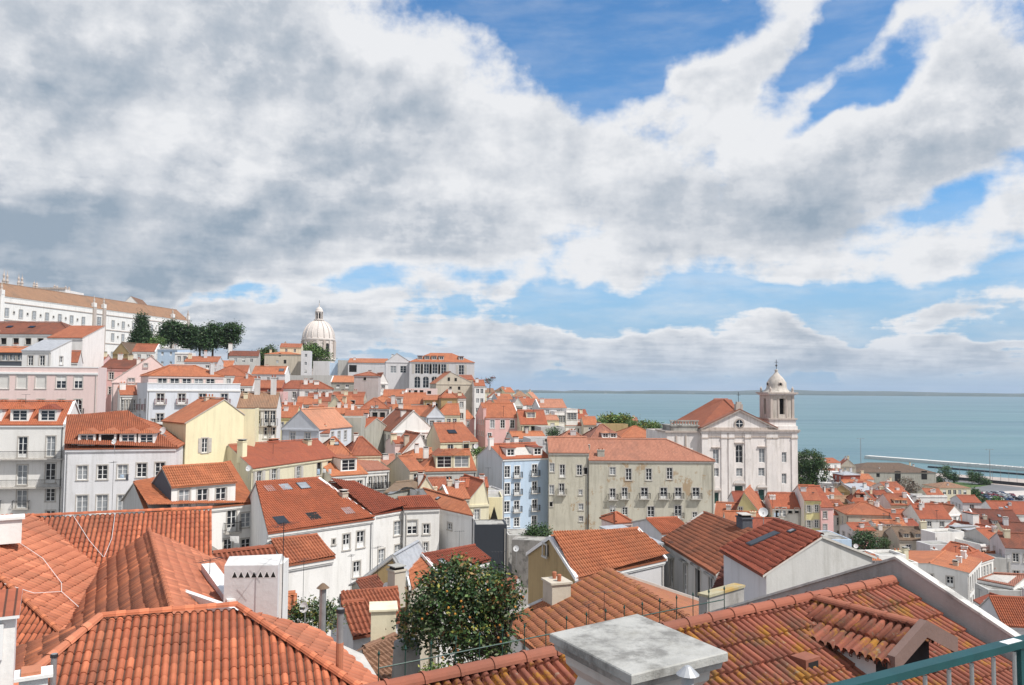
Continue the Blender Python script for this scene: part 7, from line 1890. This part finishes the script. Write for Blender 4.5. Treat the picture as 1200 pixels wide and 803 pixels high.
def leaves(name, parent, blobs, size, n, mix, seed, droop=.2, clump=26, flat=False):
    """blobs: (x, y, z, rx, ry, rz) in local metres"""
    rnd = random.Random(seed); vs, fs_, ms = [], [], []
    mats = [LEAF[k] for k, _ in mix]; wts = [w for _, w in mix]
    vol = [b_[3] * b_[4] * b_[5] for b_ in blobs]
    nc = max(1, n // clump)
    for c in range(nc):
        B_ = rnd.choices(blobs, vol)[0]
        while True:
            v = Vector((rnd.uniform(-1, 1), rnd.uniform(-1, 1), rnd.uniform(-1, 1)))
            if .05 < v.length < 1: break
        v = v.normalized() * (v.length ** .45)
        cc = Vector(B_[:3]) + Vector((v.x * B_[3], v.y * B_[4], v.z * B_[5]))
        mi = rnd.choices(range(len(mats)), wts)[0]
        cr = size * rnd.uniform(1.6, 3.2)
        for k in range(clump):
            p = cc + Vector((rnd.gauss(0, cr * .5), rnd.gauss(0, cr * .5), rnd.gauss(0, cr * .38)))
            a = Vector((rnd.gauss(0, 1), rnd.gauss(0, 1), rnd.gauss(0, .7) - droop)).normalized(); q = a.cross(Vector((rnd.gauss(0, 1), rnd.gauss(0, 1), rnd.gauss(0, 1)))).normalized()
            s = size * rnd.uniform(.6, 1.25)
            i = len(vs); vs += [p, p + a * s * .5 + q * s * .26, p + a * s, p + a * s * .5 - q * s * .26]
            fs_.append((i, i + 1, i + 2, i + 3)); ms.append(mi if rnd.random() < .8 else rnd.choices(range(len(mats)), wts)[0])
    me = bpy.data.meshes.new(name); me.from_pydata(vs, [], fs_)
    for m in mats: me.materials.append(m)
    me.polygons.foreach_set('material_index', ms); me.update()
    return link(name, me, parent)
def tree(name, label, base, blobs, size, n, mix, seed, trunk=(.2, 2), cat='tree', group=None, limbs=True):
    root = empty(name, base); tag(root, label, cat, group)
    b = MB(); r, h = trunk; rnd = random.Random(seed)
    b.tube((0, 0, -1), (.05, 0, h), r, M['WOOD'], 8, r * .7)
    if limbs:
        for B_ in blobs:
            for k in range(3):
                e = Vector((B_[0] + rnd.uniform(-.5, .5) * B_[3], B_[1] + rnd.uniform(-.5, .5) * B_[4], B_[2] + rnd.uniform(-.4, .5) * B_[5]))
                m = Vector((.05, 0, h)).lerp(e, .5) + Vector((0, 0, .12 * h))
                b.tube((.05, 0, h - .05), m, r * .55, M['WOOD'], 6, r * .35); b.tube(m, e, r * .35, M['WOOD'], 5, r * .08)
    b.build('trunk', root)
    leaves('crown', root, blobs, size, n, mix, seed)
    return root
def treepx(name, label, px, py, Y, pb, size, n, mix, seed, trunk, h=None, **k):
    """base under pixel (px, py) at distance Y; blobs given as (px, py, rx_px, ry_px[, dy m])"""
    base = P(px, py, Y); bl = []
    for q in pb:
        c = P(q[0], q[1], Y) - base; k1 = Y / F
        bl.append((c.x, (q[4] if len(q) > 4 else 0), c.z, q[2] * k1, (q[2] + q[3]) / 2 * k1, q[3] * k1))
    return tree(name, label, base, bl, size, n, mix, seed, trunk, **k)
# the orange tree in front
ot = treepx('orange_tree', 'big dark green orange tree standing in front of the mossy roof', 590, 812, 30, [(530, 682, 34, 20), (562, 690, 36, 24), (510, 705, 28, 26), (582, 706, 24, 26), (540, 725, 46, 30), (488, 742, 20, 22, .6), (592, 690, 13, 13), (538, 768, 26, 22, .5), (582, 745, 20, 26), (482, 728, 14, 16, .3), (604, 716, 8, 8), (540, 664, 14, 9)],
       .17, 15000, (('dk', 4), ('md', 3.5), ('lt', 1.0), ('ol', 1.6), ('yl', .8), ('br', .9)), 11, (.13, 1.2))
rnd = random.Random(2); b = MB()
for i in range(34):
    q = rnd.choice(((548, 690, 56, 28), (520, 712, 40, 32), (580, 712, 42, 34), (550, 735, 55, 35), (602, 745, 26, 30)))
    a = rnd.uniform(0, 6.28); rr_ = rnd.uniform(.4, 1.05)
    c = P(q[0] + math.cos(a) * q[2] * rr_, q[1] + math.sin(a) * q[3] * rr_, 30) - ot.location + Vector((0, -rnd.uniform(.4, 1.5), 0))
    b.lathe([(0, -.045), (.04, -.02), (.04, .02), (0, .045)], LEAF['or'], 6, c)
o = b.build('fruit', ot); o['kind'] = 'stuff'
treepx('shrub', 'small leafy shrub beside the satellite dish and the capped flue', 372, 745, 27, [(365, 716, 22, 13), (385, 722, 16, 14), (352, 722, 10, 10)], .10, 3200, (('md', 3), ('ol', 2), ('yl', 1), ('dk', 2)), 12, (.05, .5), cat='shrub')
treepx('shrub', 'bright green shoots at the foot of the orange tree', 518, 806, 27, [(510, 790, 15, 10), (525, 794, 10, 8)], .10, 1200, (('lt', 3), ('yl', 1)), 13, (.04, .2), cat='shrub')
# behind the roofs
treepx('conifer', 'dense dark cone shaped conifer before the long white convent', 167, 415, 285, [(166, 402, 12, 7), (166, 393, 10, 8), (166, 384, 6.5, 8), (166, 376, 4, 7), (166, 371, 2, 5)], .65, 12000, (('dk', 6), ('md', 1)), 21, (.4, 2), cat='tree')
for i, (px, py, rx, ry, lb) in enumerate(((200, 385, 11, 9, 'dark umbrella pine with a leaning crown nearest to the conifer'), (219, 391, 13, 12, 'round dark pine second from the conifer'), (234, 393, 10, 10, 'small dark pine in the middle of the pine row'),
        (249, 391, 11, 12, 'broad dark pine right of the middle of the pine row'), (268, 389, 14, 12, 'wide dark pine at the right end of the pine row'))):
    treepx('pine_tree', lb, px, 418, 300 + i * 4, [(px, py - 2, rx * .9, ry * .7), (px + (i % 3 - 1) * 4, py + 10, rx * .8, 8), (px - rx * .4, py + ry * .4, rx * .7, ry * .5), (px + rx * .45, py - ry * .25, rx * .65, ry * .5), (px + rx * .2, py + ry * .65, rx * .8, ry * .5)], .75, 6000, (('dk', 5), ('md', 2)), 30 + i, (.45, 5), group='pines on the hill')
treepx('shrub', 'light green bush under the first pine', 184, 412, 283, [(184, 402, 8, 6)], .6, 1200, (('lt', 3), ('md', 1)), 41, (.1, .5), cat='shrub')
treepx('tree', 'bright green tree in front of the great dome', 370, 436, 370, [(366, 412, 12, 8), (378, 418, 9, 8), (362, 422, 8, 12)], .9, 5000, (('lt', 3), ('md', 2)), 42, (.4, 3))
treepx('tree', 'green bush tree left of the bare beige building', 308, 432, 330, [(309, 420, 7, 9), (316, 412, 6, 5)], .8, 2600, (('lt', 2), ('md', 2), ('dk', 1)), 43, (.3, 3))
treepx('tree', 'round dark green tree growing right of the church tower', 950, 600, 232, [(948, 542, 17, 14), (958, 552, 13, 13), (942, 560, 10, 20), (950, 575, 10, 14)], .5, 14000, (('dk', 3), ('md', 3), ('lt', .4)), 44, (.4, 5))
treepx('tree', 'dark garden tree with some reddish leaves right of the grey gable', 1012, 662, 140, [(1011, 632, 13, 9), (1004, 642, 9, 11), (1018, 640, 8, 8)], .3, 6000, (('dk', 3), ('md', 2), ('pk', .25), ('bw', .4)), 45, (.15, 2))
treepx('shrub', 'dark green garden shrub below the blue house', 634, 640, 112, [(632, 624, 13, 8), (624, 630, 9, 6)], .3, 3000, (('dk', 2), ('md', 3)), 46, (.1, .5), cat='shrub')
treepx('shrub', 'olive bushes behind the old brown roofed house', 1035, 640, 172, [(1034, 637, 8, 6)], .3, 1500, (('md', 3), ('ol', 2)), 47, (.1, .5), cat='shrub')
treepx('tree', 'bare brownish tree before the old warehouse', 1062, 590, 330, [(1062, 570, 9, 9), (1054, 576, 7, 6), (1072, 574, 7, 7)], .55, 3000, (('bw', 4), ('ol', 1)), 48, (.2, 3))
treepx('tree', 'small dark twiggy tree standing alone on the ridge against the sky', 574, 458, 360, [(573, 446, 4.5, 2.5), (578, 443, 3, 1.8)], .5, 500, (('dk', 3), ('pk', 1)), 49, (.2, 5))
for i, (px, py, rx, ry, c, lb) in enumerate(((1107, 552, 5, 6, 'md', 'tallest small tree beside the warehouse end'), (1117, 559, 4, 4, 'dk', 'low tree right of the warehouse end'), (1139, 558, 4, 5, 'md', 'thin tree at the tip of the lawn'),
        (1147, 560, 5, 5, 'dk', 'bushy tree by the promenade fence'), (1155, 565, 3, 3, 'md', 'smallest tree by the promenade fence'), (1142, 578, 4, 4, 'md', 'tree at the corner of the cream office'), (1169, 587, 4, 4, 'lt', 'light green tree before the parked cars'), (1152, 588, 2.5, 5, 'md', 'slim tree left of the parked cars'), (1100, 562, 5, 2.5, 'dk', 'dark hedge by the warehouse end'))):
    treepx('tree', lb, px, py + ry + 5, 520 if py < 570 else 430, [(px, py, rx, ry), (px + rx * .5, py + ry * .5, rx * .6, ry * .6)], .9, 1100, ((c, 3), ('md', 1)), 60 + i, (.2, 2), group='small trees by the car park')
for i, (px, lb) in enumerate(((714, 'leftmost palm above the ochre fort wall'), (722, 'second palm above the ochre fort wall'), (732, 'rightmost palm above the ochre fort wall'))):
    treepx('palm_tree', lb, px, 500, 318, [(px, 492, 5.5, 2.6)], 1.0, 900, (('lt', 3), ('yl', 1)), 80 + i, (.3, 2), group='palms on the fort wall')
treepx('hedge', 'long bright green hedge right of the palms', 753, 508, 310, [(742, 500, 10, 4), (755, 499, 12, 4), (767, 501, 9, 4), (704, 495, 7, 2.5)], .7, 3600, (('lt', 4), ('yl', 1), ('md', 1)), 85, (.1, .3), cat='hedge')
treepx('shrub', 'potted greenery on the grey roof terrace behind the blue house', 648, 513, 203, [(648, 507, 7, 3.5)], .4, 900, (('dk', 2), ('md', 2)), 86, (.05, .3), cat='shrub')
treepx('shrub', 'green shrub beside the cream house with the open skylight', 564, 535, 150, [(562, 530, 7, 3.5)], .35, 900, (('lt', 2), ('md', 2)), 87, (.05, .3), cat='shrub')

# ------------------------------------------------------------------ the air
hz = MB(); hz.box(-15000, 23000, -700, 15000, -3, 140, M['W'])
ho = hz.build('haze'); tag(ho, kind='stuff')
hm = bpy.data.materials.new('haze_air'); hm.use_nodes = True; nt = hm.node_tree; nt.nodes.clear()
on = nt.nodes.new('ShaderNodeOutputMaterial'); vn = nt.nodes.new('ShaderNodeVolumePrincipled')
vn.inputs['Color'].default_value = (.72, .84, 1, 1); vn.inputs['Density'].default_value = 4.5e-5
nt.links.new(vn.outputs[0], on.inputs['Volume'])
ho.data.materials.clear(); ho.data.materials.append(hm)
